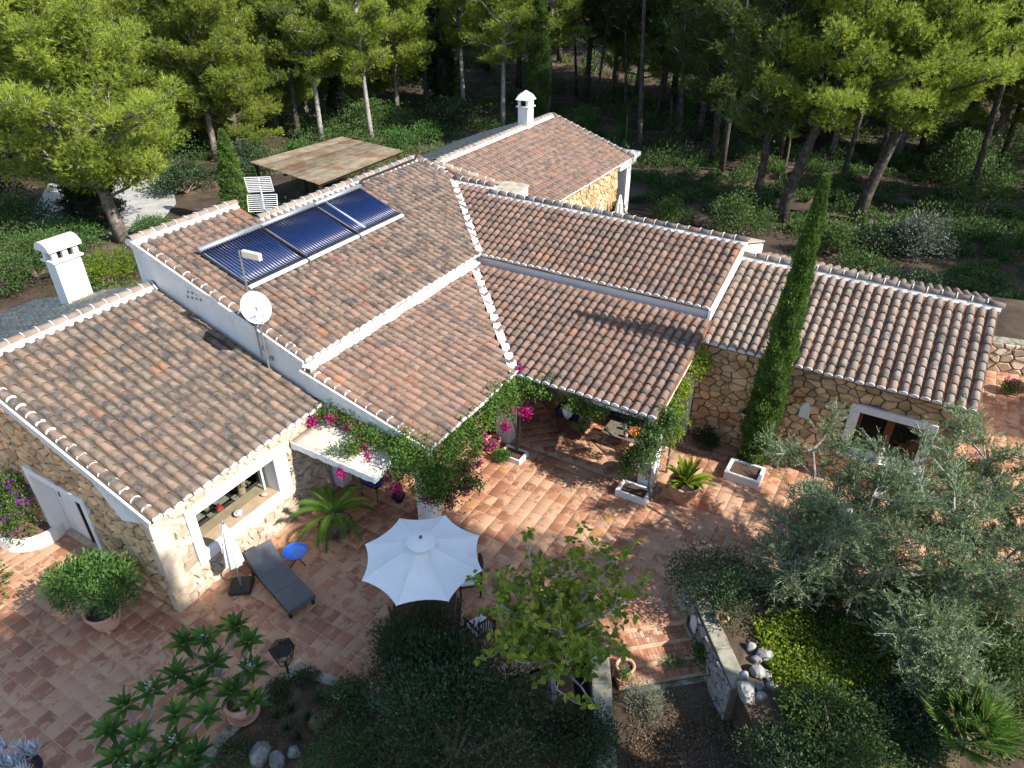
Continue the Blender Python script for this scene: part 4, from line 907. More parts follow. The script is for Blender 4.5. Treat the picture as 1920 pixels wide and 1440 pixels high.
m = MB(); q = at(30, 1012); m.box(q + Vector((-2.6, 0, 0)), (2.3, 1.6, 0), (-.16, .24, 0), (0, 0, .95)); tag(m.build('garden_wall', MT['white'], bevel=.02), 'low bluish white wall behind the oval planter at the left edge', 'wall')

# ------------------------------------------------------------------ terrace furniture
# large open parasol
pc = at(792, 1042, 2.16); pc.z = 0
t = thing('parasol', 'large open white octagonal parasol shading the dining table', 'parasol', pc)
RAD = 1.27; ZE, ZT = 2.12, 2.60; ph0 = R(22.5 + 6)
cor = [pc + Vector((math.cos(ph0 + k * math.pi / 4) * RAD, math.sin(ph0 + k * math.pi / 4) * RAD, ZE)) for k in range(8)]
apex = pc + ZX * ZT
for k in range(8):
    A_, B_ = cor[k], cor[(k + 1) % 8]; vs_ = []; n = 7
    for i in range(n + 1):
        s = i / n
        for j in range(n + 1):
            u = j / n; p = apex.lerp(A_.lerp(B_, u), .05 + .95 * s); mid = 4 * u * (1 - u)
            p = p + ZX * (-.055 * s * (1 - s) * 2 - .04 * mid * s) + (apex - A_.lerp(B_, .5)) * (.075 * mid * s ** 3); vs_.append(p)
    fs = [(i * (n + 1) + j, (i + 1) * (n + 1) + j, (i + 1) * (n + 1) + j + 1, i * (n + 1) + j + 1) for i in range(n) for j in range(n)]
    m = MB(); m.add(vs_, fs); o = m.build('canopy_panel', MT['canvas'], t, smooth=True)
    m = MB(); m.tube([apex - ZX * .03, A_ - ZX * .012], .011, 5); m.build('rib', MT['whitemetal'], t)
m = MB(); m.lathe([(.30, ZT - .035), (.20, ZT + .005), (.08, ZT + .045), (.001, ZT + .05)], pc, 16); m.build('vent_cap', MT['canvas'], t, smooth=True)
m = MB(); m.ball(apex + ZX * .08, .035); m.build('finial', MT['brown'], t)
m = MB(); m.tube([pc, pc + ZX * (ZT - .02)], .03, 10); m.build('pole', MT['darkwood'], t); m = MB(); m.lathe([(.30, 0), (.30, .05), (.1, .09), (.05, .25), (.001, .25)], pc, 20); m.build('base', MT['iron'], t)
# dining table and chairs below it
tc = at(795, 1150, .74); tc = Vector((tc.x + .05, tc.y - .05, 0)); t = thing('dining_table', 'dark wooden slatted table under the large parasol', 'table', tc)
for k in range(11):
    x = -.72 + k * .132; h = math.sqrt(max(.05, .80 ** 2 - (x + .06) ** 2)); m = MB(); m.box(tc + Vector((x, -h, .72)), (.124, 0, 0), (0, 2 * h, 0), (0, 0, .028)); m.build('slat', MT['darkwood'], t)
for sx in (-1, 1):
    for sy in (-1, 1): m = MB(); m.box(tc + Vector((sx * .45 - .035, sy * .45 - .035, 0)), (.07, 0, 0), (0, .07, 0), (0, 0, .72)); m.build('leg', MT['darkwood'], t)
m = MB(); m.box(tc + Vector((-.5, -.5, .64)), (1.0, 0, 0), (0, .06, 0), (0, 0, .07)); m.box(tc + Vector((-.5, .44, .64)), (1.0, 0, 0), (0, .06, 0), (0, 0, .07)); m.build('apron', MT['darkwood'], t, kind='stuff')
def chair(P, rz, label):
    t = thing('garden_chair', label, 'chair', P, 'wooden chairs round the dining table'); t.rotation_euler = (0, 0, rz)
    def part(nm, m, mt_, **k): o = m.build(nm, MT[mt_], None, **k); o.parent = t; return o
    part('seat', MB().box((-.24, -.24, .40), (.48, 0, 0), (0, .48, 0), (0, 0, .035)), 'darkwood'); part('cushion', MB().box((-.225, -.22, .436), (.45, 0, 0), (0, .44, 0), (0, 0, .06)), 'canvas', bevel=.025)
    for sx in (-.22, .18):
        part('leg', MB().box((sx, .19, 0), (.04, 0, 0), (0, .04, 0), (0, 0, .40)), 'darkwood'); part('leg', MB().box((sx, -.25, 0), (.04, 0, 0), (0, .04, 0), (0, -.05, .98)), 'darkwood')
        part('armrest', MB().tube([(sx + .02, .24, .62), (sx + .02, 0, .655), (sx + .02, -.26, .64)], .026, 6), 'darkwood'); part('arm_post', MB().box((sx, .20, .40), (.036, 0, 0), (0, .036, 0), (0, 0, .215)), 'darkwood')
    for k in range(5): part('back_slat', MB().box((-.15 + k * .065, -.255, .46), (.036, 0, 0), (0, .015, 0), (0, -.05, .46)), 'darkwood')
    part('top_rail', MB().tube([(-.22, -.29, .96), (-.1, -.315, .985), (.1, -.315, .985), (.22, -.29, .96)], .026, 6), 'darkwood')
chair(at(768, 1195, .0), R(-50), 'wooden armchair with white cushion at the near left of the dining table')
chair(at(880, 1110, .0), R(100), 'wooden armchair showing at the right edge of the parasol')
chair(at(900, 1200, .0), R(40), 'wooden armchair half hidden by the mulberry leaves')
# closed parasol with base
bp = at(455, 1104); t = thing('closed_parasol', 'furled white parasol standing in a black base beside the window', 'parasol', bp)
tilt = Vector((-.02, .03, 1)).normalized()
m = MB(); m.box(bp + Vector((-.26, -.24, 0)), (.52, .06, 0), (-.06, .5, 0), (0, 0, .12)); m.build('base', MT['darkplastic'], t, bevel=.05)
m = MB(); m.tube([bp + ZX * .1, bp + tilt * .45], .032, 10); m.tube([bp + tilt * .44, bp + tilt * 2.02], .02, 8); m.build('pole', MT['steel'], t)
m = MB(); n = 20; vs_ = []
for i, (z, r_) in enumerate(((.80, .17), (1.1, .15), (1.4, .12), (1.75, .075), (1.95, .03))):
    for j in range(n): an = 2 * math.pi * j / n; rr = r_ * (1 + (.22 if j % 2 else -.16) * (1 if i < 4 else 0)); vs_.append(bp + tilt * z + Vector((math.cos(an) * rr, math.sin(an) * rr, .03 * (j % 2) if i == 0 else 0)))
m.add(vs_, [(i * n + j, i * n + (j + 1) % n, (i + 1) * n + (j + 1) % n, (i + 1) * n + j) for i in range(4) for j in range(n)] + [tuple(4 * n + j for j in range(n))]); m.build('folded_canopy', MT['canvas'], t)
m = MB(); m.ball(bp + tilt * 2.03, .04); m.build('finial', MT['steel'], t)
# sun lounger
H0, H1 = at(456, 1042, .62), at(510, 1014, .62); F0, F1 = at(540, 1150, .30), at(589, 1113, .30)
lw = ((F1 - F0)); lw.z = 0; wv = lw.normalized() * .66; fm = (F0 + F1) / 2; hm = (H0 + H1) / 2; ld = Vector((fm.x - hm.x, fm.y - hm.y, 0)).normalized(); wv = Vector((-ld.y, ld.x, 0)) * .66
t = thing('sun_lounger', 'charcoal sun lounger with raised back in front of the window', 'sun lounger', Vector((fm.x, fm.y, 0)) - ld * 1.0)
foot = Vector((fm.x, fm.y, .31)); hinge = foot - ld * 1.22; head = hinge - ld * .68 + ZX * .34; mid = foot - ld * .62
def slab(p, q, nm, th=.035):
    d = (q - p); m = MB(); nn = d.cross(wv).normalized(); nn = nn if nn.z > 0 else -nn; m.box(p - wv / 2 + d * .006, d * .988, wv, nn * th); return m.build(nm, MT['greycloth'], t, bevel=.008)
slab(mid, foot, 'foot_panel'); slab(hinge, mid, 'seat_panel'); slab(head, hinge, 'back_panel')
m = MB()
for s in (-.5, .5): m.box(foot + wv * s - wv.normalized() * (.045 if s > 0 else 0) - ZX * .07, -ld * 1.95, wv.normalized() * .045, ZX * .06)
m.build('side_rail', MT['darkplastic'], t, kind='stuff')
m = MB(); m.box(foot - wv * .5 + ld * .004 - ZX * .07, wv, ld * .035, ZX * .1); m.build('end_board', MT['greycloth'], t)
for s in (-.46, .40):
    for d_ in (.04, 1.75): m = MB(); m.box(Vector((foot.x, foot.y, 0)) - ld * d_ + wv * s, wv * .09, -ld * .07, ZX * .25); m.build('leg', MT['darkplastic'], t)
m = MB(); m.tube([head.lerp(hinge, .3) - wv * .35 - ZX * .01, head.lerp(hinge, .3) - wv * .35 - ZX * .24 + ld * .1], .014, 6); m.tube([head.lerp(hinge, .3) + wv * .35 - ZX * .01, head.lerp(hinge, .3) + wv * .35 - ZX * .24 + ld * .1], .014, 6); m.build('back_strut', MT['steel'], t, kind='stuff')
# blue tray table
bt = at(553, 1034, .42); t = thing('side_table', 'small round bright blue side table by the lounger', 'table', Vector((bt.x, bt.y, 0)))
m = MB(); m.lathe([(.001, .405), (.255, .405), (.275, .44), (.285, .44), (.265, .395), (.001, .395)], Vector((bt.x, bt.y, 0)), 28); m.build('table_top', MT['blue'], t, smooth=False)
for k in range(3):
    an = k * 2.094 + .5; m = MB(); m.tube([Vector((bt.x + math.cos(an) * .17, bt.y + math.sin(an) * .17, .395)), Vector((bt.x - math.cos(an + .3) * .20, bt.y - math.sin(an + .3) * .20, 0.0))], .012, 6); m.build('leg', MT['iron'], t)
# awning beside the porch
w0 = at(548, 828, 2.24); w1 = at(700, 897, 2.24); wa = (toab(w0)[0] + toab(w1)[0]) / 2; wb0, wb1 = -3.40, toab(w1)[1]
t = thing('awning', 'flat dusty canvas awning with white valance between the wing and the porch', 'awning', hab(wa + .6, -2.2, 2.2))
m = MB(); n = 10; vs_ = []
for i in range(n + 1):
    for j in range(5):
        u, v = i / n, j / 4; sag = -.05 * math.sin(math.pi * ((u * 3) % 1)) - .04 * math.sin(math.pi * v); vs_.append(hab(wa + v * (-3.9 - wa), wb0 + u * (wb1 - wb0), 2.24 + .14 * v + sag))
m.add(vs_, [(i * 5 + j, i * 5 + j + 1, (i + 1) * 5 + j + 1, (i + 1) * 5 + j) for i in range(n) for j in range(4)]); o = m.build('canopy', MT['dirtycanvas'], t, smooth=True); sol = o.modifiers.new('t', 'SOLIDIFY'); sol.thickness = .01
m = MB(); vs_ = []
path = [(wa - .012, wb0 + (wb1 - wb0) * i / 24) for i in range(25)] + [(wa + (-3.95 - wa) * i / 10, wb1 + .012) for i in range(1, 11)]
for i, (a, b) in enumerate(path):
    for z in (2.255 + (0.14 * (i - 24) / 10 if i > 24 else 0), 2.06 + (0.14 * (i - 24) / 10 if i > 24 else 0) - .012 * math.sin(i * 1.3)): vs_.append(hab(a - (.012 * math.sin(i * 2.1)), b, z))
m.add(vs_, [(2 * i, 2 * i + 1, 2 * i + 3, 2 * i + 2) for i in range(len(path) - 1)]); o = m.build('valance', MT['canvas'], t); sol = o.modifiers.new('t', 'SOLIDIFY'); sol.thickness = .008
m = MB(); m.tube([hab(wa, wb0, 2.23), hab(wa, wb1, 2.23)], .02, 6); m.tube([hab(wa, wb1, 2.23), hab(-3.9, wb1, 2.37)], .02, 6); m.build('awning_frame', MT['whitemetal'], t, kind='stuff')
# wall of the main block below the awning, stone faced
m = MB(); m.hbox(-5.2, -3.9, -3.75, -3.52, 0, 2.7); wl2 = m.build('stone_wall', MT['joint'], villa)
# iron armchair
P = at(706, 925); t = thing('iron_armchair', 'wrought iron armchair with blue seat and coral cushion under the awning', 'chair', P); t.rotation_euler = (0, 0, R(150))
def part(nm, m, mt_, **k): o = m.build(nm, MT[mt_], None, **k); o.parent = t; return o
part('seat', MB().box((-.26, -.26, .42), (.52, 0, 0), (0, .52, 0), (0, 0, .02)), 'iron'); part('seat_cushion', MB().box((-.25, -.25, .44), (.5, 0, 0), (0, .5, 0), (0, 0, .08)), 'bluecloth', bevel=.03); part('pillow', MB().box((-.2, -.24, .53), (.4, 0, 0), (0, .13, .03), (0, -.1, .34)), 'redcloth', bevel=.05)
for sx in (-.25, .25):
    for sy in (-.25, .25): part('leg', MB().tube([(sx, sy, .43), (sx * 1.08, sy * 1.1, .2), (sx * 1.02, sy * 1.05, 0)], .012, 6), 'iron')
    part('arm', MB().tube([(sx, -.27, .66), (sx * 1.08, 0, .70), (sx * 1.05, .24, .66), (sx, .25, .43)], .013, 6), 'iron')
part('back', MB().tube([(-.26, -.26, .43), (-.26, -.34, .92), (0, -.38, 1.0), (.26, -.34, .92), (.26, -.26, .43)], .014, 6), 'iron')
# seating under the porch
P = at(1160, 845); ca, cb_, _ = toab(P); ca, cb_ = 1.55, 2.0
t = thing('coffee_table', 'low grey slatted table under the porch roof', 'table', hab(ca + .35, cb_ + .6))
MT['greywood'] = mat('weathered_grey_wood', (0.20, 0.17, 0.14), (0.13, 0.11, 0.09), 12, rough=.7, bump=.2)
for k in range(8): m = MB(); m.hbox(ca + k * .088, ca + k * .088 + .08, cb_, cb_ + 1.25, .42, .445); m.build('slat', MT['greywood'], t)
for (x, y) in ((.03, .05), (.60, .05), (.03, 1.14), (.60, 1.14)): m = MB(); m.hbox(ca + x, ca + x + .05, cb_ + y, cb_ + y + .05, 0, .419); m.build('leg', MT['greywood'], t)
m = MB(); m.hbox(ca + .04, ca + .64, cb_ + .06, cb_ + .10, .12, .15); m.hbox(ca + .04, ca + .64, cb_ + 1.15, cb_ + 1.19, .12, .15); m.build('stretcher', MT['greywood'], t, kind='stuff')
P = hab(ca + .38, cb_ + .95, .446); t = thing('fruit_bowl', 'glazed orange brown bowl on the porch table', 'bowl', P); m = MB(); m.lathe([(.06, 0), (.12, .02), (.22, .10), (.25, .12), (.24, .125), (.12, .04), (.001, .03)], P, 24); m.build('bowl', MT['bowl'], t, smooth=True)
for i, (dx, dy, lab) in enumerate(((.05, -.04, 'yellow orange fruit at the right in the glazed bowl'), (-.05, -.06, 'orange fruit at the left in the glazed bowl'), (.01, .05, 'orange fruit at the back of the glazed bowl'))):
    m = MB(); m.ball((0, 0, 0), .045, 12, 8); o = m.build('orange', MT['orange'], None, smooth=True); o.location = P + Vector((dx, dy, .092)); tag(o, lab, 'fruit', 'oranges in the bowl')
P = hab(ca + .12, cb_ + .72, .446); t = thing('candle_jar', 'pinkish glass jar on the near edge of the porch table', 'jar', P); m = MB(); m.lathe([(.001, 0), (.05, 0), (.055, .12), (.04, .14), (.001, .14)], P, 14); m.build('jar', MT['clay2'], t, smooth=True); m = MB(); m.lathe([(.045, .14), (.045, .165), (.001, .165)], P, 14); m.build('lid', MT['steel'], t)
P = hab(ca + .45, cb_ + .55, .446); t = thing('glass_vase', 'small pale blue glass on the porch table', 'vase', P); m = MB(); m.lathe([(.001, 0), (.05, 0), (.06, .1), (.045, .16), (.05, .18)], P, 14); m.build('vase', MT['tubepale'], t, smooth=True)
def armchair(a, b, rz, label, w=.8, pil=('canvas',), pos=(0,)):
    P = hab(a, b); t = thing('porch_seat', label, 'armchair', P); t.rotation_euler = (0, 0, rz)
    def part(nm, m, mt_, **k): o = m.build(nm, MT[mt_], None, **k); o.parent = t; return o
    part('frame', MB().box((-w / 2, -.4, .16), (w, 0, 0), (0, .8, 0), (0, 0, .1)), 'darkwood'); part('seat_cushion', MB().box((-w / 2 + .06, -.3, .26), (w - .12, 0, 0), (0, .68, 0), (0, 0, .15)), 'navy', bevel=.04)
    part('backrest', MB().box((-w / 2 + .05, -.42, .3), (w - .1, 0, 0), (0, .16, 0), (0, -.12, .52)), 'navy', bevel=.05)
    for s in (-w / 2, w / 2 - .07): part('armrest', MB().box((s, -.4, .26), (.07, 0, 0), (0, .78, 0), (0, 0, .34)), 'darkwood', bevel=.015)
    for sx in (-w / 2 + .03, w / 2 - .09):
        for sy in (-.36, .3): part('leg', MB().box((sx, sy, 0), (.06, 0, 0), (0, .06, 0), (0, 0, .16)), 'darkwood')
    for c_, x in zip(pil, pos): part('pillow', MB().box((x - .2, -.26, .42), (.4, 0, 0), (0, .12, 0), (0, -.12, .38)), c_, bevel=.05)
armchair(1.75, 1.05, TH - math.pi, 'dark armchair with white pillow left of the porch table', .78)
armchair(3.0, 2.5, TH + math.pi / 2, 'navy sofa with pale blue pillows behind the porch table', 1.7, ('tubepale', 'canvas', 'tubepale'), (-.5, .05, .55))
# wall lantern on an iron scroll bracket
P = hab(3.42, 5.6, 1.35); t = thing('wall_lantern', 'glass globe lantern on a scrolled iron bracket on the right stone wall', 'lamp', P)
sp_ = [P + BX * .25 - ZX * 1.3 - AX * .04, P + BX * .25 + ZX * .25 - AX * .04] + [P + BX * (.13 + .12 * math.cos(k * .5)) + ZX * (.25 + .12 * math.sin(k * .5)) - AX * (.04 + .02 * k) for k in range(1, 9)]
m = MB(); m.tube(sp_, .013, 6); m.build('bracket', MT['iron'], t)
lc = P - AX * .22 - BX * .02 + ZX * -.02; m = MB(); m.ball(lc, .12, 16, 10); m.build('globe', mat('glint_white_glass', (.72, .75, .80), rough=.08, spec=.8), t, smooth=True); m = MB(); m.lathe([(.06, .1), (.13, .09), (.05, .17), (.001, .19)], lc, 14); m.build('cap', MT['iron'], t); m = MB(); m.tube([lc + ZX * .18, lc + ZX * .26, P - AX * .2 + BX * .02 + ZX * .3], .008, 5); m.build('chain', MT['iron'], t)  # the globe's bluish white stands in for a bright reflection on its glass
# lantern on a post at the corner of the bed
P = at(541, 1263, .04); lz = .42; G_ = 1.45; t = thing('post_lantern', 'six sided iron lantern on a post at the kerb corner', 'lamp', P)
m = MB(); m.tube([P, P + ZX * lz], .022, 8); m.build('post', MT['iron'], t)
hexp = lambda r, z, k: P + Vector((math.cos(k * math.pi / 3 + .2) * r * G_, math.sin(k * math.pi / 3 + .2) * r * G_, lz + (z - lz) * G_))
for k in range(6):
    m = MB(); m.tube([hexp(.10, lz, k), hexp(.165, lz + .26, k)], .009, 4); m.tube([hexp(.10, lz, k), hexp(.10, lz, k + 1)], .009, 4); m.tube([hexp(.165, lz + .26, k), hexp(.165, lz + .26, k + 1)], .009, 4); m.tube([hexp(.132, lz + .13, k), hexp(.132, lz + .13, k + 1)], .006, 4); m.tube([hexp(.10, lz, k).lerp(hexp(.10, lz, k + 1), .5), hexp(.165, lz + .26, k).lerp(hexp(.165, lz + .26, k + 1), .5)], .005, 4); m.build('lantern_frame', MT['iron'], t)
    m = MB(); m.prism([hexp(.097, lz + .01, k), hexp(.097, lz + .01, k + 1), hexp(.16, lz + .25, k + 1), hexp(.16, lz + .25, k)], Vector((0, 0, .003))); m.build('pane', MT['glass'], t)
    m = MB(); m.add([hexp(.18, lz + .265, k), hexp(.18, lz + .265, k + 1), P + ZX * (lz + .37 * G_)], [(0, 1, 2)]); m.build('roof_panel', MT['iron'], t)
m = MB(); m.lathe([(.03, .52), (.025, .57), (.001, .6)], P + ZX * lz, 8); m.build('finial', MT['iron'], t)
m = MB(); m.tube([P + ZX * (lz + .01), P + ZX * (lz + .14)], .03, 10); m.build('candle', MT['cream'], t)
# things behind the wide window and on the sills
def driftwood(P, s, label, seed):
    rr = random.Random(seed); t = thing('driftwood', label, 'sculpture', P); m = MB()
    m.tube([P, P + Vector((.02, 0, .12)) * s, P + Vector((0, .02, .3)) * s, P + Vector((.06, 0, .5)) * s], [.12 * s, .1 * s, .06 * s, .02 * s], 7)
    for k in range(4): an = rr.uniform(0, 6); q = P + ZX * rr.uniform(.1, .25) * s; m.tube([q, q + Vector((math.cos(an) * .1, math.sin(an) * .05, .1)) * s, q + Vector((math.cos(an) * .14, math.sin(an) * .08, .26)) * s], [.05 * s, .035 * s, .012 * s], 6)
    m.build('branch', MT['driftwood'], t, smooth=True)
driftwood(hab(-6.02, -4.25, 1.0), 1.0, 'pale branching driftwood behind the wide window', 4); driftwood(hab(-6.85, -4.55, 1.0), .7, 'smaller piece of driftwood behind the red lamp in the window', 5)
P = hab(-6.75, -4.15, .92); t = thing('oil_lamp', 'red glass oil lamp on a brass foot in the wide window', 'lamp', P); m = MB(); m.lathe([(.11, 0), (.11, .02), (.03, .06), (.03, .14)], P, 16); m.build('base', MT['brass'], t); m = MB(); m.lathe([(.03, .14), (.09, .2), (.09, .27), (.04, .31), (.035, .36), (.001, .37)], P, 16); m.build('shade', MT['redglass'], t, smooth=True)
P = hab(-6.62, -3.62, WZ0 + .013); t = thing('sill_bowl', 'grey bowl of white pebbles on the wide window sill', 'bowl', P); m = MB(); m.lathe([(.06, 0), (.12, .05), (.14, .07), (.12, .07), (.05, .03), (.001, .03)], P, 18); m.build('bowl', MT['rock'], t, smooth=True); m = MB(); m.ball(P + ZX * .055, .055, 8, 5, .2, random.Random(3), (1.2, 1.2, .6)); m.build('pebbles', MT['white'], t)
P = hab(-5.85, -3.62, WZ0 + .013); t = thing('shell', 'pale shell at the right end of the wide window sill', 'shell', P); m = MB(); m.ball(P + ZX * .05, .07, 9, 6, .18, random.Random(8), (1.2, .8, .7)); m.build('shell_body', MT['stoneL'], t, smooth=True)
P = hab(3.36, 9.05, RZ0 - .20); t = thing('bust', 'small white plaster bust on the right window sill', 'statue', P); m = MB(); m.lathe([(.07, 0), (.07, .04), (.05, .06), (.10, .14), (.11, .2), (.045, .26), (.04, .3), (.075, .36), (.08, .42), (.05, .49), (.001, .5)], P, 14, sy=.8); m.build('figure', MT['white'], t, smooth=True)
# rear wing: furled parasols against the stone wall
for i, (a, b, lab, lean) in enumerate(((16.6, -4.95, 'slumped white furled parasol against the rear stone wall', .10), (17.9, -4.6, 'upright white furled parasol near the rear porch column', 0.0))):
    P = hab(a, b); t = thing('closed_parasol', lab, 'parasol', P, 'furled parasols by the rear wing'); tl = (ZX - AX * lean).normalized(); m = MB(); n = 14; vs_ = []
    for k, (z, r_) in enumerate(((.25, .24 - .04 * i), (.8, .2), (1.4, .13), (1.8, .04))):
        for j in range(n): an = 2 * math.pi * j / n; q = r_ * (1.2 if j % 2 else .8); vs_.append(P + tl * z + Vector((math.cos(an) * q, math.sin(an) * q, 0)))
    m.add(vs_, [(k * n + j, k * n + (j + 1) % n, (k + 1) * n + (j + 1) % n, (k + 1) * n + j) for k in range(3) for j in range(n)] + [tuple(3 * n + j for j in range(n))]); m.build('folded_canopy', MT['canvas'], t); m = MB(); m.tube([P, P + tl * 1.95], .02, 6); m.build('pole', MT['steel'], t)
    m = MB(); m.lathe([(.2, 0), (.2, .05), (.04, .08), (.001, .08)], P, 12); m.build('base', MT['concrete'], t)
# ------------------------------------------------------------------ vegetation
NR = np.random.RandomState(11)
def nrm(x): return x / np.maximum(1e-9, np.linalg.norm(x, axis=1, keepdims=True))
class Fol:
    """many leaf-sized faces in one mesh"""
    def __init__(s, seed=0): s.V = []; s.F = []; s.T = []; s.v = []; s.n = 0; s.r = np.random.RandomState(seed)
    def _side(s, D):
        return nrm(np.cross(D, s.r.normal(size=D.shape)))
    def quads(s, P, D, L, W, v, cup=0.0, wide=0.45):
        n = len(P); D = nrm(D); S = s._side(D); N = np.cross(D, S); L = np.broadcast_to(L, n)[:, None]; W = np.broadcast_to(W, n)[:, None]
        M = P + D * L * wide
        V = np.stack([P, M + S * W / 2 + N * (cup * L), P + D * L, M - S * W / 2 + N * (cup * L)], 1).reshape(-1, 3)
        s.V.append(V); s.F.append(s.n + np.arange(4 * n).reshape(-1, 4)); s.v.append(np.repeat(v, 4)); s.n += 4 * n
    def tris(s, P, D, L, W, v):
        n = len(P); D = nrm(D); S = s._side(D); L = np.broadcast_to(L, n)[:, None]; W = np.broadcast_to(W, n)[:, None]
        V = np.stack([P - S * W / 2, P + S * W / 2, P + D * L], 1).reshape(-1, 3)
        s.V.append(V); s.T.append(s.n + np.arange(3 * n).reshape(-1, 3)); s.v.append(np.repeat(v, 3)); s.n += 3 * n
    def broad(s, P, D, L, W, v, up=None, fold=0.12):
        """heart or paddle shaped leaf: two halves folded on the midrib"""
        n = len(P); D = nrm(D); U = np.tile([0, 0, 1.0], (n, 1)) if up is None else up
        S = nrm(np.cross(D, U) + s.r.normal(size=D.shape) * 0.25); N = np.cross(S, D); L = np.broadcast_to(L, n)[:, None]; W = np.broadcast_to(W, n)[:, None]
        pts = [P, P + D * L * .28 + S * W * .5 + N * W * fold, P + D * L * .68 + S * W * .36 + N * W * fold, P + D * L - N * L * .08, P + D * L * .68 - S * W * .36 + N * W * fold, P + D * L * .28 - S * W * .5 + N * W * fold]
        V = np.stack(pts, 1).reshape(-1, 3); o = s.n + 6 * np.arange(n)[:, None]
        s.V.append(V); s.F.append(np.concatenate([o + np.array([0, 1, 2, 3]), o + np.array([0, 3, 4, 5])], 0)); s.v.append(np.repeat(v, 6)); s.n += 6 * n
    def mesh(s, name, material):
        return mesh_np(name, np.concatenate(s.V), np.concatenate(s.F) if s.F else None, np.concatenate(s.T) if s.T else None, material, np.clip(np.concatenate(s.v), 0.001, 1))
LM = dict(
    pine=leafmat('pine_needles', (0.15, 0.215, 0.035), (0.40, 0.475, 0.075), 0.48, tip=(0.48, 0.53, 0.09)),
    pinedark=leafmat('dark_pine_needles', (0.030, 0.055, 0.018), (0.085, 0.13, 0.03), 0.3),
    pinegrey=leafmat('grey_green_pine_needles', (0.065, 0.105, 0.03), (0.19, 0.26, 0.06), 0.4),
    cypress=leafmat('cypress_scales', (0.06, 0.12, 0.025), (0.16, 0.26, 0.055), 0.35),
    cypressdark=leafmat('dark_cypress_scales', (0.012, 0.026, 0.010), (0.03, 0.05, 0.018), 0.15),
    olive=leafmat('olive_leaves', (0.12, 0.18, 0.075), (0.29, 0.36, 0.195), 0.32, tip=(0.40, 0.45, 0.30)),
    bougain=leafmat('bougainvillea_leaves', (0.045, 0.115, 0.02), (0.14, 0.24, 0.04), 0.4, tip=(0.24, 0.27, 0.05)),
    bract=leafmat('magenta_bracts', (0.42, 0.012, 0.16), (0.62, 0.04, 0.30), 0.4),
    bractviolet=leafmat('violet_bracts', (0.26, 0.03, 0.36), (0.42, 0.07, 0.50), 0.4),
    mulberry=leafmat('yellowing_mulberry_leaves', (0.11, 0.20, 0.02), (0.36, 0.42, 0.04), 0.52, tip=(0.56, 0.52, 0.06)),
    bushgreen=leafmat('fresh_green_leaves', (0.045, 0.125, 0.025), (0.13, 0.25, 0.06), 0.35, tip=(0.26, 0.32, 0.06)),
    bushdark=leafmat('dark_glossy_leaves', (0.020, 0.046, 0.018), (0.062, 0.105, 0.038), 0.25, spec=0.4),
    bushmid=leafmat('mid_green_leaves', (0.045, 0.095, 0.028), (0.13, 0.205, 0.055), 0.35),
    bushgrey=leafmat('grey_green_leaves', (0.10, 0.14, 0.10), (0.24, 0.28, 0.21), 0.25),
    yellowgreen=leafmat('lime_green_leaves', (0.10, 0.20, 0.02), (0.30, 0.38, 0.035), 0.45, tip=(0.45, 0.44, 0.05)),
    cycad=leafmat('cycad_fronds', (0.06, 0.15, 0.02), (0.16, 0.28, 0.035), 0.35),
    cycadlime=leafmat('lime_cycad_fronds', (0.16, 0.27, 0.02), (0.34, 0.42, 0.04), 0.4),
    plumeria=leafmat('plumeria_leaves', (0.05, 0.14, 0.028), (0.15, 0.26, 0.05), 0.4, tip=(0.30, 0.34, 0.06)),
    fanpalm=leafmat('fan_palm_blades', (0.05, 0.13, 0.02), (0.17, 0.27, 0.05), 0.35, tip=(0.33, 0.38, 0.12)),
    silver=leafmat('silver_white_leaves', (0.42, 0.46, 0.52), (0.66, 0.70, 0.76), 0.15),
    succulent=leafmat('dull_succulent', (0.05, 0.075, 0.035), (0.11, 0.14, 0.06), 0.2),
    white=leafmat('small_white_flowers', (0.6, 0.6, 0.58), (0.75, 0.72, 0.72), 0.3),
    dry=leafmat('dry_brown_leaves', (0.16, 0.10, 0.06), (0.30, 0.21, 0.12), 0.2),
)
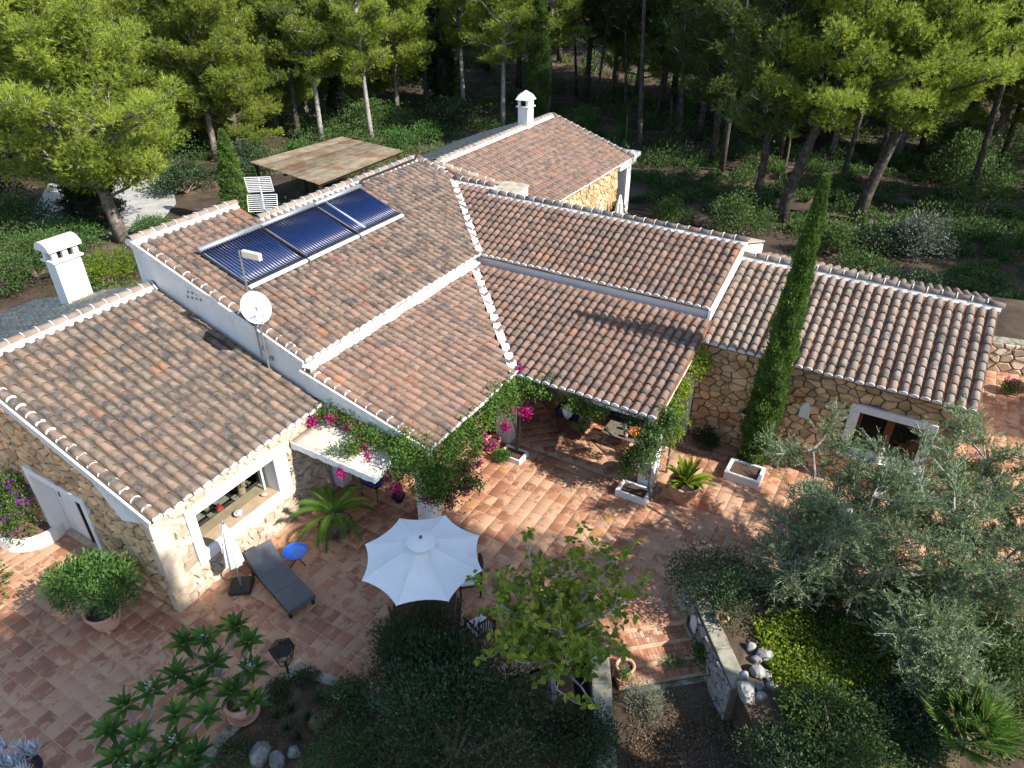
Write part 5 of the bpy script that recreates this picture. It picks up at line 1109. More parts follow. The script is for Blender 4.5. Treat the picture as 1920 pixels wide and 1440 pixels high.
def pine_geo(seed, H=11.0, cb=0.4, cr=4.0, lean=(0.0, 0.0), nb=26, dens=1.0, key='pine', bark='bark', r0=0.24):
    """trunk mesh, crown mesh and bleached twigs of an umbrella-headed pine standing at the origin"""
    r = random.Random(seed); f = Fol(seed); wood = MB(); dead = MB()
    tp = []
    for i in range(9):
        t = i / 8; tp.append(Vector((lean[0] * t ** 1.25 + 0.22 * math.sin(3.3 * t + seed) * t, lean[1] * t ** 1.25 + 0.22 * math.cos(2.9 * t + seed * 2) * t, H * 0.95 * t)))
    wood.tube(tp, [r0 * (1.25 if i == 0 else 1) * (1 - 0.82 * (i / 8) ** 1.1) for i in range(9)], 8)
    def on(t):
        x = t * 8; i = min(7, int(x)); return tp[i].lerp(tp[i + 1], x - i)
    P = []; D = []; Vv = []
    for i in range(nb):
        q = (i + 0.5) / nb; t = cb + (1 - cb) * q ** 0.9; az = i * 2.399 + r.uniform(-.4, .4)
        ln = cr * (1.0 - 0.72 * q ** 1.7) * (0.55 + 0.45 * min(1, q * 3.5)) * r.uniform(0.62, 1.12)
        el = R(r.uniform(-4, 30) + 34 * q); base = on(t * 0.985); d = Vector((math.cos(az) * math.cos(el), math.sin(az) * math.cos(el), math.sin(el)))
        pts = [base]
        for k in range(1, 6):
            d = (d + Vector((r.uniform(-.16, .16), r.uniform(-.16, .16), r.uniform(-.06, .16)))).normalized(); pts.append(pts[-1] + d * ln / 5)
        wood.tube(pts, [0.05 * ln ** 0.6 * (1 - 0.16 * k) for k in range(6)], 4, False)
        ns = max(5, int(6 + ln * 1.5))
        for j in range(ns):
            s_ = 0.14 + 0.86 * (j + r.random()) / ns; x = s_ * 5; k = min(4, int(x)); b = pts[k].lerp(pts[k + 1], min(1, x - k)); bd = (pts[k + 1] - pts[k]).normalized()
            lat = bd.cross(Vector((0, 0, 1))).normalized() * r.choice((-1, 1)); td = (bd * r.uniform(.3, .9) + lat * r.uniform(.3, 1.0) + Vector((0, 0, r.uniform(.0, .7)))).normalized()
            tl = (0.35 + 0.30 * ln * (1.08 - s_)) * r.uniform(0.6, 1.2); e = b + td * tl
            wood.tube([b, b.lerp(e, .5) + Vector((0, 0, .04)), e], [0.022, 0.015, 0.008], 3, False)
            if r.random() < 0.36:
                dd = (td + Vector((r.uniform(-.6, .6), r.uniform(-.6, .6), r.uniform(-.3, .5)))).normalized(); e2 = b + dd * tl * 1.1
                dead.tube([b, b.lerp(e2, .5) + Vector((r.uniform(-.06, .06), r.uniform(-.06, .06), 0)), e2], [0.022, 0.016, 0.009], 3, False)
                for _ in range(2):
                    g = b.lerp(e2, r.uniform(.4, .8)); dead.tube([g, g + (dd + Vector((r.uniform(-.9, .9), r.uniform(-.9, .9), r.uniform(-.3, .7)))).normalized() * tl * .45], [0.012, 0.006], 3, False)
            for c_ in ([0.55, 1.0] if tl > 0.55 else [1.0]):
                c = b.lerp(e, c_); rc = r.uniform(.26, .46) * (0.9 + 0.05 * cr); nt = int(24 * dens); cv = r.random()
                o = f.r.normal(size=(nt, 3)); o = o / np.linalg.norm(o, axis=1, keepdims=True) * (f.r.rand(nt, 1) ** 0.45) * rc * np.array([1, 1, .85])
                dd = nrm(o * np.array([1, 1, .8]) / rc + np.array([td.x * .35, td.y * .35, .55]))
                p = np.array(c) + o; nn = 7
                P.append(np.repeat(p, nn, 0)); D.append(np.repeat(dd, nn, 0)); Vv.append(np.repeat(np.clip(0.15 + 0.55 * cv + 0.3 * f.r.rand(nt), 0, 1), nn))
    P = np.concatenate(P); D = np.concatenate(D); Vv = np.concatenate(Vv); n = len(P)
    D = nrm(D + f.r.normal(size=(n, 3)) * 0.42)
    f.tris(P, D, 0.15 + 0.13 * f.r.rand(n), 0.036, np.clip(Vv + f.r.normal(size=n) * .10, 0, 1))
    return wood.mesh('trunk', MT[bark], True), f.mesh('crown', LM[key]), (dead.mesh('dead_twigs', MT['twig']) if dead.V else None)
PINES = {}
def pine(key, px, py, label, H=None, rot=0.0, sc=1.0, group=None, P=None, name='pine_tree'):
    tr, cr_, dd = PINES[key]; P = P or at(px, py, 0); P = Vector((P[0], P[1], gz(P[0], P[1]) - 0.05))
    t = thing(name, label, 'tree', P, group); t.rotation_euler = (0, 0, rot); t.scale = (sc, sc, sc)
    for nm, me in (('trunk', tr), ('crown', cr_), ('dead_twigs', dd)):
        if me is None: continue
        o = bpy.data.objects.new(nm, me); col.objects.link(o); o.parent = t
        if nm == 'dead_twigs': o['kind'] = 'stuff'
    return t
PINES['wide'] = pine_geo(1, 10.2, 0.20, 6.0, (-1.0, -0.4), 58, 1.08, 'pine', 'bark', 0.29)
PINES['full'] = pine_geo(2, 11.6, 0.24, 4.8, (0.3, -0.3), 50, 0.98, 'pine', 'bark', 0.22)
PINES['loose'] = pine_geo(3, 12.0, 0.38, 4.0, (0.4, 0.2), 40, 0.95, 'pine', 'barkpale', 0.2)
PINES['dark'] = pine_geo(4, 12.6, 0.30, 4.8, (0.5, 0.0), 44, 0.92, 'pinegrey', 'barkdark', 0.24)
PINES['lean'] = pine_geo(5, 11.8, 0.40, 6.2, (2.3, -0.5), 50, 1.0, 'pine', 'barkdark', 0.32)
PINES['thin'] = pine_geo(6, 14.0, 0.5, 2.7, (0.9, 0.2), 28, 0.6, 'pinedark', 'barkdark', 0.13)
PINES['low'] = pine_geo(8, 10.6, 0.10, 4.9, (0.2, -0.3), 56, 0.92, 'pine', 'bark', 0.22)
PINES['tall'] = pine_geo(9, 17.6, 0.66, 4.3, (0.2, -0.3), 42, 1.0, 'pine', 'bark', 0.3)
PINES['tallthin'] = pine_geo(10, 17.4, 0.68, 4.0, (0.2, -0.3), 34, 0.55, 'pine', 'bark', 0.3)
PINES['high'] = pine_geo(12, 17.0, 0.62, 3.6, (0.9, 0.2), 32, 0.85, 'pinedark', 'barkdark', 0.17)
print('crown faces', {k: len(v[1].polygons) for k, v in PINES.items()})
G1 = 'pines beside and behind the villa'
pine('wide', 230, 450, 'broad bright green pine with thick leaning trunk beside the gravel drive', group=G1, sc=1.08)
pine('full', 405, 300, 'dense bright pine rising behind the small cypress by the roof', group=G1, rot=1.0, sc=1.0)
pine('full', 250, 285, 'bright pine filling the upper left behind the broad leaning pine', group=G1, rot=2.6, sc=1.08)
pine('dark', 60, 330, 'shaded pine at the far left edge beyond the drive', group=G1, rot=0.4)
pine('full', -150, 420, 'pine at the left border whose boughs hang over the drive', group=G1, rot=4.0, sc=0.95)
pine('loose', 603, 262, 'pine with pale bare trunk just behind the carport roof', group=G1, rot=0.3, sc=0.95)
pine('dark', 560, 258, 'pine with dark trunk left of the pale trunked one behind the carport', group=G1, rot=2.0, sc=0.92)
pine('loose', 697, 262, 'loose crowned pine with pale crooked trunk right of the carport', group=G1, rot=2.2, sc=0.95)
pine('loose', 943, 232, 'straight pale trunked pine just left of the rear chimney', group=G1, rot=4.0, sc=1.0)
pine('loose', 1026, 212, 'sparse tall pine right of the bright cypress behind the rear chimney', group=G1, rot=5.2, sc=1.12)
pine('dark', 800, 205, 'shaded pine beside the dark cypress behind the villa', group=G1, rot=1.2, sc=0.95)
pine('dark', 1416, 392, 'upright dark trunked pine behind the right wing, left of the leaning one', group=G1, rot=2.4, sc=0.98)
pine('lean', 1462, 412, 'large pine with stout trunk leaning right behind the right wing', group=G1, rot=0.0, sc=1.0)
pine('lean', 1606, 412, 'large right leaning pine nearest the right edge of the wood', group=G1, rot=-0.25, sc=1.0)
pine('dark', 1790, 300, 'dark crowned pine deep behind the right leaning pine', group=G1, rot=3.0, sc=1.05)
pine('full', 1960, 330, 'bright topped pine at the far right edge', group=G1, rot=5.0, sc=1.1)
LS = 'bright crowned pine in the dense stand at the upper left'
for i, (x, y, k, ro, sc) in enumerate(((110, 318, 'low', .5, 1.1), (330, 272, 'low', 1.9, 1.05), (470, 262, 'low', 3.1, 1.0), (520, 245, 'low', 4.2, 1.0), (640, 225, 'full', 5.0, 1.0), (40, 275, 'low', 5.6, 1.15), (300, 305, 'low', 3.7, .9), (450, 288, 'low', .4, .9), (150, 285, 'low', 1.2, 1.05), (250, 250, 'low', 2.9, 1.15), (395, 235, 'low', .9, 1.1), (575, 222, 'low', 2.2, 1.0), (700, 205, 'low', 4.9, 1.0), (800, 188, 'low', 1.0, 1.0), (745, 222, 'full', 0.9, 1.02), (20, 300, 'full', 2.0, 1.1), (200, 262, 'full', 4.4, 1.1), (420, 215, 'dark', .2, 1.1), (870, 205, 'loose', 1.7, 1.0))):
    pine(k, x, y, LS, rot=ro, sc=sc, group='pines of the upper left stand')
RS = 'dark boughed pine in the shaded stand behind the right wing'
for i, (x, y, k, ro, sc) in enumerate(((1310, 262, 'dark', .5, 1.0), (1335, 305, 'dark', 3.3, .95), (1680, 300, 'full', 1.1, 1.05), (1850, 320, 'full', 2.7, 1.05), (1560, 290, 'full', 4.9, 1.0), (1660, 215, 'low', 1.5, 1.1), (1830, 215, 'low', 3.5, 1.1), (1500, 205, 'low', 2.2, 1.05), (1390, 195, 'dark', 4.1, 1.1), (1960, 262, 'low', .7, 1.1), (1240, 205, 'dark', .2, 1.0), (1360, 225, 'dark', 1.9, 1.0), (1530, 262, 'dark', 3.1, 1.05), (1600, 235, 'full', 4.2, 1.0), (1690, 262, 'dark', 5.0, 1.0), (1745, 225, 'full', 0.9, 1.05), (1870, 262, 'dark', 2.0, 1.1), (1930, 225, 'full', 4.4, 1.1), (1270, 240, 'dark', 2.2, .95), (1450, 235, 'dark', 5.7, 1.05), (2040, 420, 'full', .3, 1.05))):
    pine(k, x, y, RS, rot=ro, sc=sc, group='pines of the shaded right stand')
ES = 'pine beyond the right edge that shades the back garden'
for i, (x, y, k, sc) in enumerate(((28.5, 10.5, 'dark', 1.0), (33, 17, 'full', 1.0), (34, 25, 'dark', 1.05), (37, 33, 'full', 1.05), (41, 42, 'dark', 1.1), (42, 26, 'full', 1.1), (30.5, 22, 'dark', .95))):
    pine(k, 0, 0, ES, rot=i * 1.7, sc=sc, group='pines beyond the right edge', P=(x, y, 0))
shrub_later = True
HL = 'high crowned pine of which only the dark trunk shows behind the right wing'
hr = random.Random(3)
for i, (x, y) in enumerate(((19.5, 42), (23, 45), (27.5, 49), (21.5, 51), (26, 40), (30.5, 45), (17.5, 47.5), (15.5, 53), (11.5, 50.5), (34, 53), (24.5, 57), (8.2, 47), (13, 44.5), (19, 58), (30, 60))):
    pine('high', 0, 0, HL, rot=i * 1.9, sc=hr.uniform(.95, 1.1), group='high crowned pines behind the right wing', P=(x, y, 0))
thin_lab = 'slender dark pine trunk in the shaded wood behind the rear wing'
for (x, y, ro, sc) in ((1118, 205, 0, .95), (1150, 190, 1.1, 1.0), (1172, 215, 2.4, .9), (1200, 200, 3.3, 1.0), (1232, 222, 4.4, .88), (1262, 190, 5.2, 1.0), (1080, 180, 2.9, 1.0)):
    pine('thin', x, y, thin_lab, rot=ro, sc=sc, group='slender trunks behind the rear wing')
far_lab = 'tall pine standing deep in the dark wood behind the villa'
fr = random.Random(5)
for i in range(34):
    x = -78 + i * 4.7 + fr.uniform(-2, 2); y = fr.uniform(60, 72) if i % 2 else fr.uniform(72, 86)
    pine(('dark', 'low', 'dark', 'full', 'low')[i % 5], 0, 0, far_lab, rot=fr.uniform(0, 6), sc=fr.uniform(1.0, 1.25), group='pines deep in the wood', P=(x, y, 0))

for i in range(18):
    pine(('low', 'dark', 'full')[i % 3], 0, 0, far_lab, rot=fr.uniform(0, 6), sc=fr.uniform(1.1, 1.3), group='pines deep in the wood', P=(-62 + i * 7.6 + fr.uniform(-2, 2), fr.uniform(88, 104), 0))
for (x, y) in ((2.5, 72), (6.5, 66), (10, 74), (-2.5, 78), (14.5, 68), (5, 82)):
    pine('dark', 0, 0, far_lab, rot=x, sc=1.15, group='pines deep in the wood', P=(x, y, 0))
def cypress_geo(seed, H, rmax, key, n, tip=0.25, low=0.2, leaf=0.11):
    f = Fol(seed); r = f.r
    z = r.rand(n) ** 0.9; an = r.rand(n) * 2 * np.pi
    prof = np.minimum(1, (z + low) / (low + 0.16)) * np.clip((1 - z) / (1 - tip), 0, 1) ** 0.62
    lump = 1 + 0.13 * np.sin(an * 3 + z * 31 + seed) + 0.12 * np.sin(an * 5 - z * 47) + 0.10 * np.sin(z * 120 + an * 2) + 0.28 * (r.rand(n) > 0.965)
    rad = rmax * np.minimum(1, prof) * lump * (0.70 + 0.34 * r.rand(n) ** 0.5) + 0.01
    out = np.stack([np.cos(an), np.sin(an), np.zeros(n)], 1)
    P = out * rad[:, None] + np.stack([0 * z, 0 * z, z * H], 1)
    D = out * 0.5 + np.array([0, 0, 1.0]) + r.normal(size=(n, 3)) * 0.34
    f.quads(P, D, leaf * (0.7 + 0.7 * r.rand(n)), leaf * 0.42, np.clip(0.5 * r.rand(n) + 0.25 * (1 + np.sin(an * 4 + z * 37)), 0, 1))
    w = MB(); zz = [0, .1, .3, .6, .85, .97]; w.tube([Vector((0, 0, H * q)) for q in zz], [0.10, rmax * .45, rmax * .62, rmax * .5, rmax * .25, 0.02], 8)
    return w.mesh('trunk', MT['barkdark'] if key != 'x' else None), f.mesh('crown', LM[key])
def cypress(px, py, label, seed, H, rmax, key='cypress', n=16000, leaf=0.11, lean=(0, 0), P=None, z=0.0, low=0.2):
    P = P or at(px, py, 0); t = thing('cypress_tree', label, 'tree', (P[0], P[1], z), 'cypresses round the villa')
    a, b = cypress_geo(seed, H, rmax, key, n, leaf=leaf, low=low)
    for nm, me in (('trunk', a), ('crown', b)):
        o = bpy.data.objects.new(nm, me); col.objects.link(o); o.parent = t
    t.rotation_euler = (lean[1], lean[0], 0.0); return t
cypress(1408, 868, 'tall slim cypress rising in front of the right stone wing', 1, 8.1, 0.36, 'cypress', 40000, 0.095, (0.026, 0.0), low=0.9)
cypress(1008, 226, 'tall bright cypress right behind the rear chimney', 2, 11.5, 0.78, 'cypress', 20000, 0.17)
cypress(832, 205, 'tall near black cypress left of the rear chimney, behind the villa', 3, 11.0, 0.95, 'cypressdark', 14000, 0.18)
cypress(452, 420, 'short cypress peeping over the main roof beside the slatted antenna', 4, 4.6, 0.62, 'cypress', 14000, 0.12)
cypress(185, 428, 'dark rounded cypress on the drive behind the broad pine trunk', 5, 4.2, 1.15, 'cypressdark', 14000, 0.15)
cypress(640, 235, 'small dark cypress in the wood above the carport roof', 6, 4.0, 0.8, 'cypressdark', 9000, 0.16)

def shrub_geo(seed, Rr, H, n, L, W, key, k=26, stems=True, kindleaf='q', up=0.35, flat=1.0, shell=0.55, fl=None):
    f = Fol(seed); r = f.r
    c = nrm(r.normal(size=(k, 3))); c[:, 2] = np.abs(c[:, 2]) * flat; c = c * (shell + (1 - shell) * r.rand(k, 1)) * np.array([Rr, Rr, H * .72]) * 0.8 + np.array([0, 0, H * .22])
    cs = 0.24 + 0.22 * r.rand(k); ci = r.randint(0, k, n)
    o = nrm(r.normal(size=(n, 3))) * (r.rand(n, 1) ** 0.4) * cs[ci][:, None] * np.array([Rr, Rr, H * .75])
    P = c[ci] + o; P[:, 2] = np.maximum(P[:, 2], 0.02 + 0.05 * r.rand(n))
    D = nrm(o) + np.array([0, 0, up]) + r.normal(size=(n, 3)) * 0.45
    v = np.clip(0.45 * r.rand(k)[ci] + 0.55 * r.rand(n), 0, 1); LL = L * (0.7 + 0.6 * r.rand(n))
    if kindleaf == 'q': f.quads(P, D, LL, W, v, 0.06)
    else: f.broad(P, D, LL, W, v)
    w = MB()
    rr = random.Random(seed)
    for i in range(min(k, 12)):
        q = Vector(c[i]); w.tube([Vector((rr.uniform(-.05, .05), rr.uniform(-.05, .05), -0.02)), q * 0.5 + Vector((0, 0, .03)), q], [0.03 * Rr, 0.022 * Rr, 0.008], 4, False)
    return f, w
def shrub(px, py, label, seed, Rr, H, n, L, W, key, z=0.0, P=None, group=None, cat='shrub', name='shrub', parent=None, flowers=None, **kw):
    P = Vector(P) if P is not None else at(px, py, z)
    f, w = shrub_geo(seed, Rr, H, n, L, W, key, **kw)
    if parent is None:
        t = thing(name, label, cat, P, group)
    else: t = parent
    for nm, me in (('foliage', f.mesh('foliage', LM[key])), ('stem', w.mesh('stem', MT['stem']))):
        o = bpy.data.objects.new(nm, me); col.objects.link(o)
        if parent is None: o.parent = t
        else: o.parent = t; o.location = P - t.location
    if flowers:
        fk, nf, fs = flowers; ff = Fol(seed + 99); Pl = np.concatenate(f.V); cc = Pl[ff.r.randint(0, len(Pl), max(3, nf // 12))]; ii = ff.r.randint(0, len(cc), nf)
        pp = cc[ii] + ff.r.normal(size=(nf, 3)) * 0.05; ff.quads(pp, ff.r.normal(size=(nf, 3)) + np.array([0, 0, .6]), fs, fs * .8, ff.r.rand(nf), 0.1)
        o = bpy.data.objects.new('blossom', ff.mesh('blossom', LM[fk])); col.objects.link(o); o.parent = t
        if parent is not None: o.location = P - t.location
    return t
# shrubs round the back of the villa
shrub(1255, 420, 'rounded olive green shrub behind the roof ridge, left of two', 31, 1.1, 1.7, 2600, .13, .06, 'bushmid')
shrub(1385, 450, 'large rounded olive green shrub behind the middle roof ridge', 32, 1.9, 2.5, 5200, .13, .06, 'bushmid')
shrub(1560, 475, 'loose brownish green shrub just right of the slim cypress', 33, 1.3, 1.6, 2200, .13, .07, 'bushmid', k=16)
shrub(1720, 480, 'pale silvery green shrub in the shade right of the slim cypress', 34, 1.7, 2.3, 3600, .13, .07, 'bushgrey')
shrub(1640, 470, 'dark low shrub between the silvery shrub and the slim cypress', 35, 1.5, 1.4, 2200, .12, .07, 'bushdark')
shrub(1800, 340, 'tall pale green bush under the pines at the right', 36, 2.2, 3.2, 4200, .16, .08, 'bushmid')
shrub(1810, 310, 'broad blue green bush below the right leaning pine', 37, 2.6, 3.4, 4200, .17, .09, 'bushmid')
shrub(1160, 262, 'small bright shrub at the foot of the yucca', 38, .9, 1.1, 1500, .13, .06, 'bushgreen')
shrub(1100, 255, 'dark leafy bush behind the rear wing eave', 39, 1.8, 2.3, 2800, .16, .08, 'bushmid')
shrub(745, 285, 'fresh green shrub right of the carport roof', 40, 1.6, 1.7, 3000, .14, .08, 'bushgreen')
shrub(805, 265, 'green shrub below the dark cypress', 41, 1.3, 1.6, 2200, .14, .08, 'bushgreen')
shrub(640, 340, 'thin grassy shrub growing past the carport edge', 42, 1.1, 1.3, 2400, .2, .03, 'bushmid', up=1.2)
shrub(560, 285, 'small pale green shrub behind the carport roof', 43, .8, .9, 1200, .14, .08, 'bushgreen')
shrub(700, 240, 'wide mid green thicket below the crooked pale trunk', 44, 3.0, 2.2, 5000, .17, .08, 'bushmid')
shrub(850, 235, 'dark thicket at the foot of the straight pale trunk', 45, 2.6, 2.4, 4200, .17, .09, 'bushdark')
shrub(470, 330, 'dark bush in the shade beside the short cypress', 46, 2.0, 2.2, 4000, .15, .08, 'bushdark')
shrub(40, 440, 'dark bush at the left edge in front of the gravel drive', 56, 2.2, 2.0, 4200, .15, .08, 'bushmid')
shrub(-30, 400, 'tall dark bush at the far left beyond the drive', 57, 2.6, 3.0, 5000, .16, .08, 'bushdark')
shrub(350, 360, 'dark shrub beneath the dense pine next to the drive', 47, 2.0, 1.8, 3600, .15, .08, 'bushdark')
shrub(1700, 560, 'low dark green shrub just behind the right wing ridge', 48, 1.6, 1.2, 3000, .12, .06, 'bushdark')
shrub(1830, 545, 'dark scrubby bush at the far end of the right wing roof', 49, 1.6, 1.1, 3000, .12, .06, 'bushmid')
shrub(1620, 520, 'scrubby bush behind the ridge right of the slim cypress', 50, 1.5, 1.1, 2600, .12, .06, 'bushmid')
# hedge and flowers behind the left wing
shrub(70, 520, 'large clipped grey green bush behind the left chimney', 51, 2.6, 2.2, 9000, .10, .05, 'bushmid')
shrub(-40, 560, 'grey green bush with violet flowers at the left edge behind the wing', 52, 2.4, 1.9, 7000, .10, .05, 'bushmid', flowers=('bractviolet', 360, .07))
shrub(110, 470, 'bright green bush between the drive and the left chimney', 53, 2.4, 1.5, 6000, .11, .05, 'bushgreen')
shrub(215, 520, 'yellow green low bush behind the left wing roof', 54, 1.9, 1.2, 5200, .10, .045, 'yellowgreen', flowers=('bractviolet', 80, .07))
shrub(290, 440, 'feathery bright green shrub by the broad pine trunk', 55, 1.2, 1.0, 2600, .13, .035, 'bushgreen')
# undergrowth: one mass nobody could count
uf = Fol(77); ur = uf.r; cs = []
ur2 = random.Random(9)
for i in range(2600):
    x = ur2.uniform(-75, 75); y = ur2.uniform(26, 95)
    a, b, _ = toab((x, y, 0))
    if (a > -10 and a < 22 and -17 < b < 13): continue
    if y < 34 and -4 < x < 10: continue
    if -30 < x < -12 and 30 < y < 44: continue
    if y > 58 and ur2.random() < .4: continue
    if not in_view((x, y, .5), 60): continue
    cs.append((x, y, ur2.uniform(.4, 1.25) * (1.0 + .9 * (ur2.random() < .35))))
for i in range(420):
    x = ur2.uniform(4, 36); y = ur2.uniform(26, 50); a, b, _ = toab((x, y, 0))
    if (a < 22 and b < 13 and a > -10) or not in_view((x, y, .3), 60): continue
    cs.append((x, y, ur2.uniform(.25, .75)))
for (x, y, s_) in cs:
    n = int((130 + 130 * s_) * min(1, 40 / y)); o = nrm(ur.normal(size=(n, 3))) * (ur.rand(n, 1) ** .4) * np.array([s_, s_, s_ * .8]); o[:, 2] = np.abs(o[:, 2])
    uf.quads(o + np.array([x, y, gz(x, y)]), o + ur.normal(size=(n, 3)) * .4 + np.array([0, 0, .5]), 0.16 * max(1, y / 48), 0.075 * max(1, y / 48), np.clip(ur.rand() * .6 + ur.rand(n) * .4, 0, 1), .05)
tag(put('undergrowth', uf.mesh('undergrowth', LM['bushmid'])), 'low scrub and saplings covering the woodland floor', 'undergrowth', kind='stuff')

# yuccas and agaves in the back garden
def rosette(P, n, L, W, key, seed, up=0.5, droop=0.25, name='foliage'):
    f = Fol(seed); r = f.r; Vs = []; Fs = []; v = []
    for i in range(n):
        an = i * 2.399 + r.uniform(-.2, .2); q = i / n; el = R(80) * (1 - q) ** 0.8 * up + R(r.uniform(-5, 12)) + R(10); l = L * r.uniform(.75, 1.1); w = W * r.uniform(.8, 1.1)
        d = np.array([math.cos(an) * math.cos(el), math.sin(an) * math.cos(el), math.sin(el)]); s = np.array([-math.sin(an), math.cos(an), 0.0])
        pts = [np.array(P) + d * l * t - np.array([0, 0, droop * l * t * t]) for t in (0.03, .35, .7, 1.0)]; ww = [w * .6, w, w * .75, .004]; b = len(Vs)
        for p, ww_ in zip(pts, ww): Vs += [p - s * ww_ / 2, p + s * ww_ / 2]
        Fs += [(b, b + 1, b + 3, b + 2), (b + 2, b + 3, b + 5, b + 4), (b + 4, b + 5, b + 7, b + 6)]; v += [r.rand()] * 8
    return mesh_np(name, Vs, Fs, mat=LM[key], v=v)
def yucca(px, py, label, seed, h, L=0.8, heads=1, key='bushgreen'):
    P = at(px, py, 0); t = thing('yucca', label, 'plant', P, 'yuccas in the back garden'); m = MB(); m.tube([P, P + Vector((.05, 0, h * .5)), P + Vector((0, 0.03, h))], [.07, .055, .06], 6); m.build('stem', MT['stem'], t)
    me = rosette(P + Vector((0, 0.03, h)), 46, L, .055, key, seed, 1.0, .12); o = bpy.data.objects.new('foliage', me); link(o, t)
yucca(1172, 268, 'yucca on a bare stem behind the rear wing porch', 61, 1.9, .75)
yucca(1468, 330, 'yucca between the two leaning pine trunks', 62, 2.2, .85)
yucca(1570, 350, 'stemless spiky yucca in the clearing behind the slim cypress', 63, .2, .9)
yucca(1460, 345, 'low yucca beside the stout leaning trunk', 64, .6, .9)
yucca(1905, 480, 'large spiky rosette in shade at the right edge', 65, .3, 1.2, key='bushmid')
yucca(1890, 590, 'spiky rosette just above the dry stone wall', 66, .35, .8)
yucca(1255, 230, 'yucca half hidden in the wood right of the rear porch', 67, 1.8, .9, key='bushmid')
# ------------------------------------------------------------------ garden plants near the terrace
def addpart(t, nm, me, world=True):
    o = bpy.data.objects.new(nm, me)
    if world: link(o, t)
    else: col.objects.link(o); o.parent = t
    return o
def cycad(P, label, n, L, key, seed, trunk=(0, 0), elev=(20, 75), wleaf=.016, lf=.13, curve=.55, group='cycads on the terrace'):
    P = Vector(P); t = thing('cycad', label, 'plant', P, group); r = random.Random(seed); f = Fol(seed); top = P + ZX * trunk[1]
    if trunk[1]:
        m = MB(); m.ball(P + ZX * trunk[1] * .5, 1, 14, 10, .06, r, (trunk[0], trunk[0], trunk[1] * .62)); o = m.build('trunk', MT['stem'], t)
        q = Fol(seed + 1); k = 420; d_ = nrm(q.r.normal(size=(k, 3))); d_[:, 2] = np.abs(d_[:, 2]) * .8 - .25; q.quads(np.array(P + ZX * trunk[1] * .5) + d_ * np.array([trunk[0], trunk[0], trunk[1] * .62]), d_ + np.array([0, 0, .35]), .11, .06, q.r.rand(k), .15); addpart(t, 'leaf_base', q.mesh('leaf_base', LM['dry']))['kind'] = 'stuff'
    for i in range(n):
        g = Fol(seed * 50 + i); an = i * 2.399 + r.uniform(-.2, .2); el = R(r.uniform(*elev)); l = L * r.uniform(.85, 1.1); d = Vector((math.cos(an) * math.cos(el), math.sin(an) * math.cos(el), math.sin(el)))
        pts = []; p = top.copy()
        for k in range(12):
            pts.append(p.copy()); p = p + d * (l / 11); d = (d + ZX * (-curve / 11 * (1 + k * .12))).normalized()
        m = MB(); m.tube(pts, [.014 * (1 - k / 14) for k in range(12)], 4, False); fr_ = m.build('frond', LM[key], t)
        PP = []; DD = []
        for k in range(44):
            s = .12 + .88 * k / 44; x = s * 11; j = min(10, int(x)); b = pts[j].lerp(pts[j + 1], x - j); bd = (pts[j + 1] - pts[j]).normalized(); sd_ = bd.cross(ZX).normalized(); upn = sd_.cross(bd)
            for sg in (-1, 1): PP.append(b); DD.append(sd_ * sg * .86 + bd * .42 + upn * .22)
        PP = np.array(PP); DD = nrm(np.array(DD)); ss = np.repeat(np.sin(np.pi * np.clip(np.arange(44) / 44 * .92 + .08, 0, 1)) ** .5, 2)
        S = np.cross(DD, np.array([0, 0, 1.0])); S = nrm(S); W = wleaf; V = np.stack([PP - S * W * .6, PP + S * W * .6, PP + DD * (lf * ss)[:, None]], 1).reshape(-1, 3)
        me = mesh_np('leaflets', V, None, np.arange(len(V)).reshape(-1, 3), LM[key], np.repeat(np.clip(g.r.rand(88) * .5 + r.random() * .5, 0, 1), 3)); addpart(fr_, 'leaflets', me)
    return t
cycad(at(632, 1000), 'arching green cycad with a rough ball shaped trunk by the window', 18, 1.15, 'cycad', 3, (.36, .62), (12, 62), .022, .15, 1.15)
cycad(at(1279, 938) + ZX * .55, 'short upright lime green cycad in the round pot', 22, .78, 'cycadlime', 7, (0, 0), (28, 85), .05, .085, .5)

